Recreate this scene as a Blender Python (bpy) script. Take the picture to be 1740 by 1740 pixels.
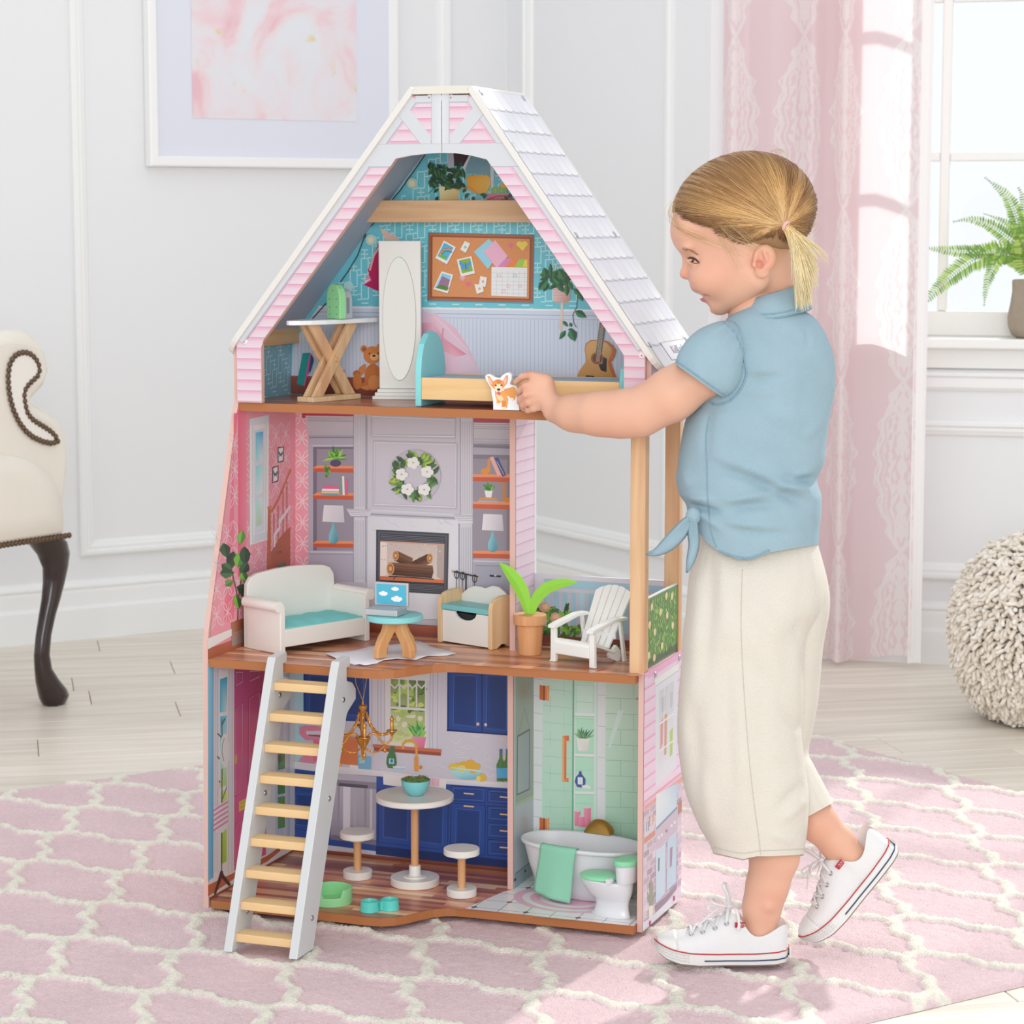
import bpy, bmesh, math, random
import numpy as np
from mathutils import Vector, Matrix, noise
random.seed(7); rng=np.random.default_rng(7)
PI=math.pi
for o in list(bpy.data.objects): bpy.data.objects.remove(o)
SC=bpy.context.scene; COL=SC.collection
# ---------------------------------------------------------------- camera
FPX=4100.0; CAMH=1.06; PITCH=math.atan(500/FPX)
cam=bpy.data.cameras.new('camera'); camo=bpy.data.objects.new('camera',cam); COL.objects.link(camo)
camo.location=(0,0,CAMH); camo.rotation_euler=(PI/2-PITCH,0,0)
cam.sensor_width=36; cam.lens=36*FPX/1740; cam.clip_start=.1; cam.clip_end=200
cam.dof.use_dof=True; cam.dof.focus_distance=3.45; cam.dof.aperture_fstop=14
SC.camera=camo
# ---------------------------------------------------------------- world, sun, added fill light, exposure
W=bpy.data.worlds.new('world'); SC.world=W; W.use_nodes=True
bg=W.node_tree.nodes['Background']; bg.inputs[0].default_value=(.965,.985,1,1); bg.inputs[1].default_value=1.04
def area(name,loc,target,size,power,color=(1,1,1)):
    l=bpy.data.lights.new(name,'AREA'); l.shape='RECTANGLE'; l.size=size[0]; l.size_y=size[1]; l.energy=power; l.color=color
    o=bpy.data.objects.new(name,l); COL.objects.link(o); o.location=loc
    o.rotation_euler=(Vector(target)-Vector(loc)).to_track_quat('-Z','Y').to_euler(); return o
sun=bpy.data.lights.new('sun','SUN'); sun.energy=3.4; sun.angle=math.radians(2.5); sun.color=(1,.96,.9)
suno=bpy.data.objects.new('sun',sun); COL.objects.link(suno)
suno.rotation_euler=Vector((-1.22,-2.3,-1.55)).to_track_quat('-Z','Y').to_euler()
area('front_fill_light',(.25,-.7,1.45),(-.05,3.5,.6),(2.2,1.6),60,(1,.99,.98))  # added fill from the camera side, brightens the doll house rooms
SC.view_settings.view_transform='Standard'; SC.view_settings.look='None'; SC.view_settings.gamma=1
SC.view_settings.use_curve_mapping=False; SC.view_settings.exposure=0.02
SC.cycles.max_bounces=7; SC.cycles.diffuse_bounces=4; SC.cycles.transparent_max_bounces=16
# ---------------------------------------------------------------- geometry of views: pixel -> point on a real plane
_c,_s=math.cos(PITCH),math.sin(PITCH)
FW=np.array([0,_c,-_s]); UPV=np.array([0,_s,_c]); RT=np.array([1.,0,0]); CP=np.array([0,0,CAMH])
def ray(x,y): return FW+RT*(x-870)/FPX+UPV*(870-y)/FPX
def on_plane(x,y,p0,n):
    d=ray(x,y); n=np.array(n,float); return CP+d*(((np.array(p0,float)-CP)@n)/(d@n))
def proj(p):
    v=np.array(p)-CP; z=v@FW; return 870+FPX*(v@RT)/z, 870-FPX*(v@UPV)/z
# ---------------------------------------------------------------- materials
def lin(c):
    if isinstance(c,str):
        c=c.lstrip('#'); c=tuple(int(c[i:i+2],16)/255 for i in (0,2,4))
    return tuple(x/12.92 if x<=.04045 else ((x+.055)/1.055)**2.4 for x in c[:3])
MATS={}
def mat(name,color='#ffffff',rough=.5,metal=0,coat=0,bump=0,bscale=200,var=0,vscale=8,sss=0,spec=.5,trans=0,attr=None,emit=None):
    if name in MATS: return MATS[name]
    m=bpy.data.materials.new(name); m.use_nodes=True; nt=m.node_tree; b=nt.nodes['Principled BSDF']
    c=lin(color)+(1,)
    b.inputs['Base Color'].default_value=c; b.inputs['Roughness'].default_value=rough; b.inputs['Metallic'].default_value=metal
    b.inputs['Coat Weight'].default_value=coat; b.inputs['Coat Roughness'].default_value=.12
    b.inputs['Specular IOR Level'].default_value=spec
    if sss: b.inputs['Subsurface Weight'].default_value=sss; b.inputs['Subsurface Radius'].default_value=(.012,.005,.003); b.inputs['Subsurface Scale'].default_value=.6
    tc=nt.nodes.new('ShaderNodeTexCoord')
    src=None
    if attr:
        a=nt.nodes.new('ShaderNodeAttribute'); a.attribute_name=attr; src=a.outputs['Color']
    if var:
        n=nt.nodes.new('ShaderNodeTexNoise'); n.inputs['Scale'].default_value=vscale; n.inputs['Detail'].default_value=4
        nt.links.new(tc.outputs['Object'],n.inputs['Vector'])
        mr=nt.nodes.new('ShaderNodeMapRange'); mr.inputs['To Min'].default_value=1-var; mr.inputs['To Max'].default_value=1+var*.6
        nt.links.new(n.outputs['Fac'],mr.inputs['Value'])
        mx=nt.nodes.new('ShaderNodeMix'); mx.data_type='RGBA'; mx.blend_type='MULTIPLY'; mx.inputs['Factor'].default_value=1
        if src: nt.links.new(src,mx.inputs['A'])
        else: mx.inputs['A'].default_value=c
        nt.links.new(mr.outputs['Result'],mx.inputs['B']); src=mx.outputs['Result']
    if src: nt.links.new(src,b.inputs['Base Color'])
    if bump:
        n=nt.nodes.new('ShaderNodeTexNoise'); n.inputs['Scale'].default_value=bscale; n.inputs['Detail'].default_value=3
        nt.links.new(tc.outputs['Object'],n.inputs['Vector'])
        bp=nt.nodes.new('ShaderNodeBump'); bp.inputs['Strength'].default_value=bump; bp.inputs['Distance'].default_value=.002
        nt.links.new(n.outputs['Fac'],bp.inputs['Height']); nt.links.new(bp.outputs['Normal'],b.inputs['Normal'])
    if trans: b.inputs['Transmission Weight'].default_value=trans
    if emit: b.inputs['Emission Color'].default_value=c; b.inputs['Emission Strength'].default_value=emit
    MATS[name]=m; return m
def woodmat(name,c1,c2,axis='X',scale=30,rough=.45,coat=0):
    if name in MATS: return MATS[name]
    m=mat(name,c1,rough,coat=coat); nt=m.node_tree; b=nt.nodes['Principled BSDF']
    tc=nt.nodes.new('ShaderNodeTexCoord'); mp=nt.nodes.new('ShaderNodeMapping')
    s=[scale]*3; s['XYZ'.index(axis)]=scale*.06; mp.inputs['Scale'].default_value=s
    nt.links.new(tc.outputs['Object'],mp.inputs['Vector'])
    n=nt.nodes.new('ShaderNodeTexNoise'); n.inputs['Scale'].default_value=2.2; n.inputs['Detail'].default_value=5; n.inputs['Distortion'].default_value=.5
    nt.links.new(mp.outputs['Vector'],n.inputs['Vector'])
    r=nt.nodes.new('ShaderNodeValToRGB'); r.color_ramp.elements[0].position=.35; r.color_ramp.elements[1].position=.68
    r.color_ramp.elements[0].color=lin(c2)+(1,); r.color_ramp.elements[1].color=lin(c1)+(1,)
    nt.links.new(n.outputs['Fac'],r.inputs['Fac']); nt.links.new(r.outputs['Color'],b.inputs['Base Color'])
    return m
# ---------------------------------------------------------------- object helpers
def tag(o,label=None,cat=None,group=None,kind=None):
    if label: o['label']=label
    if cat: o['category']=cat
    if group: o['group']=group
    if kind: o['kind']=kind
    return o
def empty(name,loc=(0,0,0),rz=0,label=None,cat=None,group=None,kind=None,scale=1,rot=None):
    o=bpy.data.objects.new(name,None); COL.objects.link(o); o.location=loc; o.rotation_euler=rot if rot else (0,0,rz)
    o.scale=(scale,)*3; o.empty_display_size=.02
    return tag(o,label,cat,group,kind)
def link(name,me,m=None,parent=None,smooth=False,bevel=0,seg=2,**kw):
    o=bpy.data.objects.new(name,me); COL.objects.link(o)
    if m is not None:
        for mm in (m if isinstance(m,(list,tuple)) else [m]): me.materials.append(mm)
    if parent is not None: o.parent=parent
    if smooth: me.polygons.foreach_set('use_smooth',[True]*len(me.polygons))
    if bevel:
        b=o.modifiers.new('bevel','BEVEL'); b.width=bevel; b.segments=seg; b.limit_method='ANGLE'; b.angle_limit=math.radians(35); b.harden_normals=False
    tag(o,kw.get('label'),kw.get('cat'),kw.get('group'),kw.get('kind'))
    return o
class MB:
    def __init__(s): s.v=[]; s.f=[]; s.mi=[]; s.c=[]; s.sm=[]; s.M=None; s.mat=0; s.color=None; s.smooth=False
    def add(s,vs,fs,cols=None):
        n=len(s.v)
        for p in vs:
            p=Vector(p)
            if s.M is not None: p=s.M@p
            s.v.append(tuple(p))
        for f in fs:
            s.f.append([i+n for i in f]); s.mi.append(s.mat); s.sm.append(s.smooth)
        if cols is None: cols=[s.color or (1,1,1)]*len(vs)
        s.c+=list(cols); return s
    def box(s,a,b):
        x0,y0,z0=a; x1,y1,z1=b
        v=[(x0,y0,z0),(x1,y0,z0),(x1,y1,z0),(x0,y1,z0),(x0,y0,z1),(x1,y0,z1),(x1,y1,z1),(x0,y1,z1)]
        return s.add(v,[(0,3,2,1),(4,5,6,7),(0,1,5,4),(1,2,6,5),(2,3,7,6),(3,0,4,7)])
    def prism(s,poly,d0,d1,plane='xy'):
        n=len(poly)
        def P(p,d):
            if plane=='xy': return (p[0],p[1],d)
            if plane=='xz': return (p[0],d,p[1])
            return (d,p[0],p[1])
        v=[P(p,d0) for p in poly]+[P(p,d1) for p in poly]
        f=[list(range(n))[::-1],list(range(n,2*n))]+[[i,(i+1)%n,(i+1)%n+n,i+n] for i in range(n)]
        return s.add(v,f)
    def rings(s,rs,cap=True,closed=False):
        n=len(rs[0]); v=[p for r in rs for p in r]; f=[]
        k=len(rs)
        for i in range(k if closed else k-1):
            for j in range(n):
                a=i*n+j; b=i*n+(j+1)%n; c=((i+1)%k)*n+(j+1)%n; d=((i+1)%k)*n+j
                f.append((a,b,c,d))
        if cap and not closed: f.append(list(range(n))[::-1]); f.append(list(range((k-1)*n,k*n)))
        return s.add(v,f)
    def tube(s,pts,r,n=8,cap=True,closed=False,flat=1.0):
        pts=[Vector(p) for p in pts]; R=[]
        m=len(pts); rr=r if isinstance(r,(list,tuple)) else [r]*m
        t0=(pts[1]-pts[0]).normalized(); up=Vector((0,0,1)) if abs(t0.z)<.9 else Vector((0,1,0))
        nx=(up-t0*up.dot(t0)).normalized()
        for i in range(m):
            if closed: t=(pts[(i+1)%m]-pts[i-1]).normalized()
            else: t=(pts[min(i+1,m-1)]-pts[max(i-1,0)])
            t=t.normalized() if t.length>1e-9 else t0
            nx=(nx-t*nx.dot(t)).normalized(); ny=t.cross(nx)
            R.append([pts[i]+nx*(rr[i]*flat*math.cos(2*PI*k/n))+ny*(rr[i]*math.sin(2*PI*k/n)) for k in range(n)])
        return s.rings(R,cap,closed)
    def lathe(s,prof,n=32,center=(0,0,0),sx=1,sy=1,cap=True):
        cx,cy,cz=center
        return s.rings([[(cx+r*sx*math.cos(2*PI*k/n),cy+r*sy*math.sin(2*PI*k/n),cz+z) for k in range(n)] for r,z in prof],cap)
    def sphere(s,c,r,n=12,m=8,sc=(1,1,1)):
        pr=[(max(1e-4,r*math.sin(PI*i/m)),-r*math.cos(PI*i/m)) for i in range(m+1)]
        return s.rings([[(c[0]+q*sc[0]*math.cos(2*PI*k/n),c[1]+q*sc[1]*math.sin(2*PI*k/n),c[2]+z*sc[2]) for k in range(n)] for q,z in pr])
    def mesh(s,name):
        me=bpy.data.meshes.new(name); me.from_pydata(s.v,[],s.f); me.update()
        if any(s.mi): me.polygons.foreach_set('material_index',s.mi)
        if any(s.sm): me.polygons.foreach_set('use_smooth',s.sm)
        if s.color is not None or any(c!=(1,1,1) for c in s.c[:1]):
            a=me.color_attributes.new('col','FLOAT_COLOR','POINT')
            a.data.foreach_set('color',np.array([tuple(c)+(1,) for c in s.c],dtype=np.float32).ravel())
        return me
    def obj(s,name,m=None,parent=None,smooth=False,bevel=0,seg=2,fixn=True,**kw):
        me=s.mesh(name)
        if fixn:
            bm=bmesh.new(); bm.from_mesh(me); bmesh.ops.recalc_face_normals(bm,faces=bm.faces); bm.to_mesh(me); bm.free()
        o=link(name,me,m,parent,smooth,bevel,seg,**kw)
        if smooth and not bevel:
            pass
        return o
def autosmooth(o,deg=40):
    me=o.data; me.polygons.foreach_set('use_smooth',[True]*len(me.polygons))
    try: me.set_sharp_from_angle(angle=math.radians(deg))
    except Exception: pass
    return o
def copy_tree(o,parent=None):
    c=o.copy(); COL.objects.link(c); c.parent=parent
    for ch in list(o.children): copy_tree(ch,c)
    return c
def frame3(o,ex,ey,ez):
    return Matrix(((ex[0],ey[0],ez[0],o[0]),(ex[1],ey[1],ez[1],o[1]),(ex[2],ey[2],ez[2],o[2]),(0,0,0,1)))
def sweep_frame(mb,x0,x1,z0,z1,prof):
    """mitred moulding frame in local x,z ; prof=[(inset,height)], height along -y"""
    rs=[]
    for i,h in prof: rs.append([(x0+i,-h,z0+i),(x1-i,-h,z0+i),(x1-i,-h,z1-i),(x0+i,-h,z1-i)])
    mb.rings(rs,cap=False)
# ================================================================ ROOM
def wallframe(p,ang):
    d=(math.cos(ang),math.sin(ang),0); n=(-math.sin(ang),math.cos(ang),0)   # local x along the wall, local y into the wall, z up
    return frame3(p,d,n,(0,0,1))
AL=math.radians(31.55); AB=math.radians(-60); AR=math.radians(-15)
PL=(-1.2767,5.9318,0); PB=(-.0161,6.7059,0); PR=(.47416,5.85188,0)
ML,MBk,MR=wallframe(PL,AL),wallframe(PB,AB),wallframe(PR,AR)
paint=mat('wall_paint','#ebecee',.55,bump=.05,bscale=300,var=.015,vscale=3)
trimp=mat('trim_paint','#f1f2f2',.4,bump=.03,bscale=200)
WH=2.7
def wallobj(name,M,x0,x1,holes=None):
    m=MB(); m.M=M
    if not holes: m.box((x0,0,0),(x1,.12,WH))
    else:
        a,b,c,d=holes
        m.box((x0,0,0),(a,.14,WH)); m.box((b,0,0),(x1,.14,WH)); m.box((a,0,0),(b,.14,c)); m.box((a,0,d),(b,.14,WH))
    return m.obj(name,paint,kind='structure')
wallobj('wall_left',ML,-2.2,1.479)
wallobj('wall_back',MBk,0,.983)
WX0,WX1,WZ0,WZ1=.36,1.72,.758,2.35
wallobj('wall_right',MR,0,2.6,(WX0,WX1,WZ0,WZ1))
def baseboard(name,M,x0,x1):
    m=MB(); m.M=M
    pr=[(0,0),(-.020,0),(-.020,.078),(-.017,.0847),(-.013,.086),(-.013,.120),(-.010,.128),(-.014,.131),(-.014,.136),(-.008,.147),(0,.150)]
    m.prism([(y,z) for y,z in pr],x0,x1,'yz'); return m.obj(name,trimp,kind='structure')
baseboard('baseboard_left',ML,-2.2,1.475); baseboard('baseboard_back',MBk,.01,.975); baseboard('baseboard_right',MR,.01,2.6)
PROF=[(0,0),(0,.012),(.006,.017),(.013,.017),(.017,.011),(.024,.012),(.030,.009),(.034,.008),(.038,.003),(.040,0)]
def panel(name,M,x0,x1,z0,z1):
    m=MB(); m.M=M; sweep_frame(m,x0,x1,z0,z1,PROF); return m.obj(name,trimp,kind='structure',bevel=0)
panel('trim_1',ML,.2155,1.30,.21,2.4); panel('trim_2',ML,-1.3,-.05,.21,2.4)
panel('trim_3',MBk,.107,.828,.211,2.4)
panel('trim_4',MR,.12,1.5,.203,.585)
m=MB(); m.M=MR; m.prism([(0,.655),(-.006,.655),(-.012,.663),(-.012,.685),(-.018,.690),(-.018,.698),(-.008,.704),(0,.704)],.0,2.6,'yz'); m.obj('trim_5',trimp,kind='structure')
# window
wroot=empty('window_1',kind='structure'); 
wp=mat('window_paint','#f0f0ee',.4)
def wbox(name,a,b,bev=.002,mt=wp): 
    m=MB(); m.M=MR; m.box(a,b); return m.obj(name,mt,wroot,bevel=bev)
m=MB(); m.M=MR
m.box((WX0-.07,-.055,.733),(WX1+.07,.0,.758)); m.box((WX0,-.0,.735),(WX1,.115,.778))
wbox('sill_board',(WX0-.08,-.05,.7555),(WX1+.08,.10,.7795),.004)
wbox('apron',(WX0-.07,-.014,.708),(WX1+.07,-.0005,.7555),.002)
for x0,x1 in ((WX0-.07,WX0),(WX1,WX1+.07)): wbox('casing',(x0,-.018,.7795),(x1,-.0005,WZ1+.07),.004)
wbox('head_casing',(WX0,-.018,WZ1),(WX1,-.0005,WZ1+.07),.004)
wbox('bottom_rail',(WX0,.082,.7795),(WX1,.118,.838),.003)
for x0,x1 in ((WX0,WX0+.045),(WX1-.045,WX1)): wbox('stile',(x0,.082,.838),(x1,.118,WZ1),.003)
MUX=[.551,.985,1.42]; MUZ=[1.2035,1.575,1.96]
for x in MUX: wbox('glazing_bar',(x-.0115,.088,.838),(x+.0115,.112,WZ1),.004)
for z in MUZ:
    xs=[WX0+.045]+MUX+[WX1-.045]
    for a,b in zip(xs,xs[1:]): wbox('glazing_bar',(a+.0115 if a in MUX else a,.089,z-.0105),(b-.0115 if b in MUX else b,.111,z+.0105),.004)
gm=bpy.data.materials.new('window_glass'); gm.use_nodes=True; nt=gm.node_tree; nt.nodes.clear()
out=nt.nodes.new('ShaderNodeOutputMaterial'); mx=nt.nodes.new('ShaderNodeMixShader'); tr=nt.nodes.new('ShaderNodeBsdfTransparent'); gl=nt.nodes.new('ShaderNodeBsdfGlossy'); gl.inputs['Roughness'].default_value=.02
fr=nt.nodes.new('ShaderNodeFresnel'); fr.inputs['IOR'].default_value=1.35; tr.inputs[0].default_value=(.98,.99,1,1)
nt.links.new(fr.outputs[0],mx.inputs[0]); nt.links.new(tr.outputs[0],mx.inputs[1]); nt.links.new(gl.outputs[0],mx.inputs[2]); nt.links.new(mx.outputs[0],out.inputs[0])
xs=[WX0+.045]+MUX+[WX1-.045]; zs=[.838]+MUZ+[WZ1]
for a,b in zip(xs,xs[1:]):
    for c,d in zip(zs,zs[1:]):
        wbox('pane',(a,.098,c),(b,.101,d),0,gm)
# floor: pale oak planks
fm=bpy.data.materials.new('oak_plank'); fm.use_nodes=True; nt=fm.node_tree; b=nt.nodes['Principled BSDF']; b.inputs['Roughness'].default_value=.38
tc=nt.nodes.new('ShaderNodeTexCoord'); mp=nt.nodes.new('ShaderNodeMapping'); mp.inputs['Scale'].default_value=(1.2,22,1)
oi=nt.nodes.new('ShaderNodeObjectInfo'); ad=nt.nodes.new('ShaderNodeVectorMath'); ad.operation='ADD'
nt.links.new(tc.outputs['Object'],mp.inputs['Vector']); nt.links.new(mp.outputs['Vector'],ad.inputs[0]); 
cm=nt.nodes.new('ShaderNodeCombineXYZ'); ml=nt.nodes.new('ShaderNodeMath'); ml.operation='MULTIPLY'; ml.inputs[1].default_value=37
nt.links.new(oi.outputs['Random'],ml.inputs[0]); nt.links.new(ml.outputs[0],cm.inputs[0]); nt.links.new(ml.outputs[0],cm.inputs[1]); nt.links.new(cm.outputs[0],ad.inputs[1])
n=nt.nodes.new('ShaderNodeTexNoise'); n.inputs['Scale'].default_value=1.6; n.inputs['Detail'].default_value=6; n.inputs['Distortion'].default_value=.4
nt.links.new(ad.outputs[0],n.inputs['Vector'])
r=nt.nodes.new('ShaderNodeValToRGB'); r.color_ramp.elements[0].position=.3; r.color_ramp.elements[1].position=.7
r.color_ramp.elements[0].color=lin('#d8cdbf')+(1,); r.color_ramp.elements[1].color=lin('#eee7dc')+(1,)
nt.links.new(n.outputs['Fac'],r.inputs['Fac'])
hs=nt.nodes.new('ShaderNodeHueSaturation'); mr=nt.nodes.new('ShaderNodeMapRange'); mr.inputs['To Min'].default_value=.93; mr.inputs['To Max'].default_value=1.03
nt.links.new(oi.outputs['Random'],mr.inputs['Value']); nt.links.new(mr.outputs[0],hs.inputs['Value']); nt.links.new(r.outputs['Color'],hs.inputs['Color']); nt.links.new(hs.outputs[0],b.inputs['Base Color'])
fl=MB().prism([(-4,-1),(4.2,-1),(4.2,4.85),(PR[0],PR[1]+.05),(PB[0],PB[1]+.05),(-4,4.3)],-.05,-.012).obj('floor',mat('subfloor','#bfb5a8',.8),kind='structure')
FA=math.radians(12); ex=np.array([math.cos(FA),math.sin(FA)]); ey=np.array([-ex[1],ex[0]])
pw,plen=.165,1.25
pm=MB().box((0,0,-.012),(plen-.0015,pw-.0015,0)).mesh('plank'); pm.materials.append(fm)
bmm=bmesh.new(); bmm.from_mesh(pm); bmesh.ops.bevel(bmm,geom=[e for e in bmm.edges if e.verts[0].co.z>-.001 and e.verts[1].co.z>-.001],offset=.0012,segments=1,affect='EDGES'); bmm.to_mesh(pm); bmm.free()
inside=lambda p:(-1.9<p[0]<2.1 and 2.2<p[1]<6.9)
for j in range(8,44):
    off=random.random()*plen
    for i in range(-3,5):
        o2=ex*(i*plen+off)+ey*(j*pw); cpt=o2+ex*plen/2
        # keep only planks inside the room
        dl=(cpt[0]-PL[0])*(-math.sin(AL))+(cpt[1]-PL[1])*math.cos(AL)
        dr=(cpt[0]-PR[0])*(-math.sin(AR))+(cpt[1]-PR[1])*math.cos(AR)
        db=(cpt[0]-PB[0])*(-math.sin(AB))+(cpt[1]-PB[1])*math.cos(AB)
        if inside(cpt) and dl<1.0 and dr<.7 and db<1.0:
            o=bpy.data.objects.new('plank',pm); COL.objects.link(o); o.parent=fl; o.location=(o2[0],o2[1],0); o.rotation_euler=(0,0,FA)
# ---------------------------------------------------------------- picture
proot=empty('framed_picture',(PL[0],PL[1],0),AL,'large white framed abstract print in pink and white on the left wall','picture')
m=MB(); sweep_frame(m,.4128,1.125,1.189,2.05,[(0,.001),(0,.034),(.004,.036),(.020,.036),(.026,.028),(.026,.02)]); m.obj('frame',mat('frame_white','#f4f4f4',.35),proot)
m=MB(); m.box((.43,-.024,1.205),(1.11,-.0045,2.034)); m.obj('mat_board',mat('mat_board','#dfe2ee',.5,coat=.35),proot)
m=MB(); m.box((.5335,-.0252,1.311),(1.0034,-.0245,1.93)); am=bpy.data.materials.new('abstract_paint'); am.use_nodes=True; nt=am.node_tree; b=nt.nodes['Principled BSDF']; b.inputs['Roughness'].default_value=.35
tc=nt.nodes.new('ShaderNodeTexCoord'); 
def nz(sc,det,dist,seed):
    mp=nt.nodes.new('ShaderNodeMapping'); mp.inputs['Location'].default_value=(seed,seed*2,seed*.7); mp.inputs['Scale'].default_value=(1,1,.8); nt.links.new(tc.outputs['Object'],mp.inputs['Vector'])
    n=nt.nodes.new('ShaderNodeTexNoise'); n.inputs['Scale'].default_value=sc; n.inputs['Detail'].default_value=det; n.inputs['Distortion'].default_value=dist; nt.links.new(mp.outputs[0],n.inputs['Vector']); return n.outputs['Fac']
def ramp(fac,els):
    r=nt.nodes.new('ShaderNodeValToRGB'); cr=r.color_ramp
    while len(cr.elements)<len(els): cr.elements.new(.5)
    for e,(p,c) in zip(cr.elements,els): e.position=p; e.color=lin(c)+(1,)
    nt.links.new(fac,r.inputs['Fac']); return r.outputs['Color']
c1=ramp(nz(6,8,.8,7.1),[(.36,'#e9bcc6'),(.44,'#ecd0d6'),(.50,'#e8dee3'),(.60,'#e3e5eb')])
f2=ramp(nz(14,5,1.0,1.3),[(.66,'#000000'),(.72,'#ffffff')]); mx=nt.nodes.new('ShaderNodeMix'); mx.data_type='RGBA'; nt.links.new(f2,mx.inputs['Factor']); nt.links.new(c1,mx.inputs['A']); mx.inputs['B'].default_value=lin('#e3d3a4')+(1,)
nt.links.new(mx.outputs['Result'],b.inputs['Base Color']); m.obj('abstract_print',am,proot)
# ---------------------------------------------------------------- rug
RA=math.radians(33); re1=np.array([math.cos(RA),math.sin(RA)]); re2=np.array([re1[1],-re1[0]])   # e2 points toward the camera
def rugmesh():
    a0,a1=.25,3.33; c0,c1=-4.155,-2.335
    # right edge passes (.79,4.58): along e1
    a1=float(np.array([.79,4.58])@re1)
    h=.0052; A=np.arange(a0,a1,h); Cc=np.arange(c0,c1,h); na,nc=len(A),len(Cc)
    X,Y=np.meshgrid(A,Cc,indexing='ij')
    rag=(rng.random(X.shape)-.5)*.0016
    gx=(X-1.111)/.1083; gy=(Y+3.945)/.1450   # nodes where round(gx)+round(gy) is odd/even
    U_=(gx+gy)/2; V_=(gx-gy)/2
    # family 1: lines V=const+.5 ; family 2: lines U=const+.5
    def dist(t,s):   # t across, s along
        w=.078*np.sin(2*PI*s)*1.0+.030*np.sin(6*PI*s)
        d=np.abs((t-w+.5)%1-.5); return d
    off=0.5
    d1=dist(U_-off,V_-off); d2=dist(V_-off,U_-off)
    d=np.minimum(d1,d2)*.181
    nzv=np.array([noise.noise((x*60,y*60,0)) for x,y in zip(X.ravel(),Y.ravel())]).reshape(X.shape)
    nz2=np.array([noise.noise((x*9,y*9,4)) for x,y in zip(X.ravel(),Y.ravel())]).reshape(X.shape)
    lw=.0105+.0035*nzv
    k=np.clip((lw-d)/.003+.5,0,1)
    h0=.0125+.0050*k+.0012*nzv+(rng.random(X.shape)-.5)*.0016*(1+k)
    # rounded edge
    e=np.minimum.reduce([X-a0+.0,a1-h-X,Y-c0,c1-h-Y]); h0=h0*np.clip(.25+e/.012,0,1)**.5
    pk=np.array(lin('#ead0d4')); cr=np.array(lin('#f5f1e4'))
    col=pk[None,None]*(1-k[...,None])+cr[None,None]*k[...,None]
    col=col*(1.0+.06*nz2[...,None]+.05*(rng.random(X.shape)[...,None]-.5))
    P=np.stack([X*re1[0]+Y*re2[0],X*re1[1]+Y*re2[1],h0+.001],-1).reshape(-1,3)
    idx=np.arange(na*nc).reshape(na,nc)
    F=np.stack([idx[:-1,:-1],idx[:-1,1:],idx[1:,1:],idx[1:,:-1]],-1).reshape(-1,4)
    # drop far unseen part under nothing; add skirt
    vs=P; top=len(P)
    ring=np.concatenate([idx[:,0],idx[-1,1:],idx[-2::-1,-1],idx[0,-2:0:-1]])
    low=P[ring].copy(); low[:,2]=.0005
    vs=np.concatenate([P,low]); m=len(ring); li=np.arange(m)+top
    S=np.stack([ring,li,np.roll(li,-1),np.roll(ring,-1)],-1)
    F=np.concatenate([F[:, ::-1],S])
    me=bpy.data.meshes.new('rug'); me.from_pydata(vs.tolist(),[],F.tolist()); me.update()
    colv=np.concatenate([col.reshape(-1,3),np.repeat(pk[None],m,0)]); colv=np.concatenate([colv,np.ones((len(colv),1))],1).astype(np.float32)
    a=me.color_attributes.new('col','FLOAT_COLOR','POINT'); a.data.foreach_set('color',colv.ravel())
    return me
rm=mat('wool_pile','#d9bdc2',.95,attr='col',bump=.9,bscale=420,var=.16,vscale=260,spec=.1)
bpn=[x for x in rm.node_tree.nodes if x.type=='BUMP'][0]; bpn.inputs['Distance'].default_value=.004
rug=link('rug',rugmesh(),rm,label='large blush pink wool rug with a cream trellis pattern under the doll house',cat='rug',smooth=True)
# ================================================================ DOLL HOUSE
HO=np.array([.19079,3.43115,.022]); HY=math.radians(-20)
HU=np.array([math.cos(HY),math.sin(HY),0]); HW=np.array([-math.sin(HY),math.cos(HY),0]); HZ=np.array([0,0,1.])
HM=Matrix.Translation(Vector(HO))@Matrix.Rotation(HY,4,'Z')
def hw(U,W_,z): return tuple(HO+U*HU+W_*HW+z*HZ)
def _loc(p): q=p-HO; return (float(q@HU),float(q@HW),float(q[2]))
def on_w(x,y,w_): return _loc(on_plane(x,y,HO+HW*w_,HW))
def on_u(x,y,u_): return _loc(on_plane(x,y,HO+HU*u_,HU))
def on_z(x,y,z_): return _loc(on_plane(x,y,HO+HZ*z_,HZ))
house=empty('doll_house',tuple(HO),HY,'tall pink and white wooden doll house with a shingled roof standing on the rug','doll house')
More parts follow.
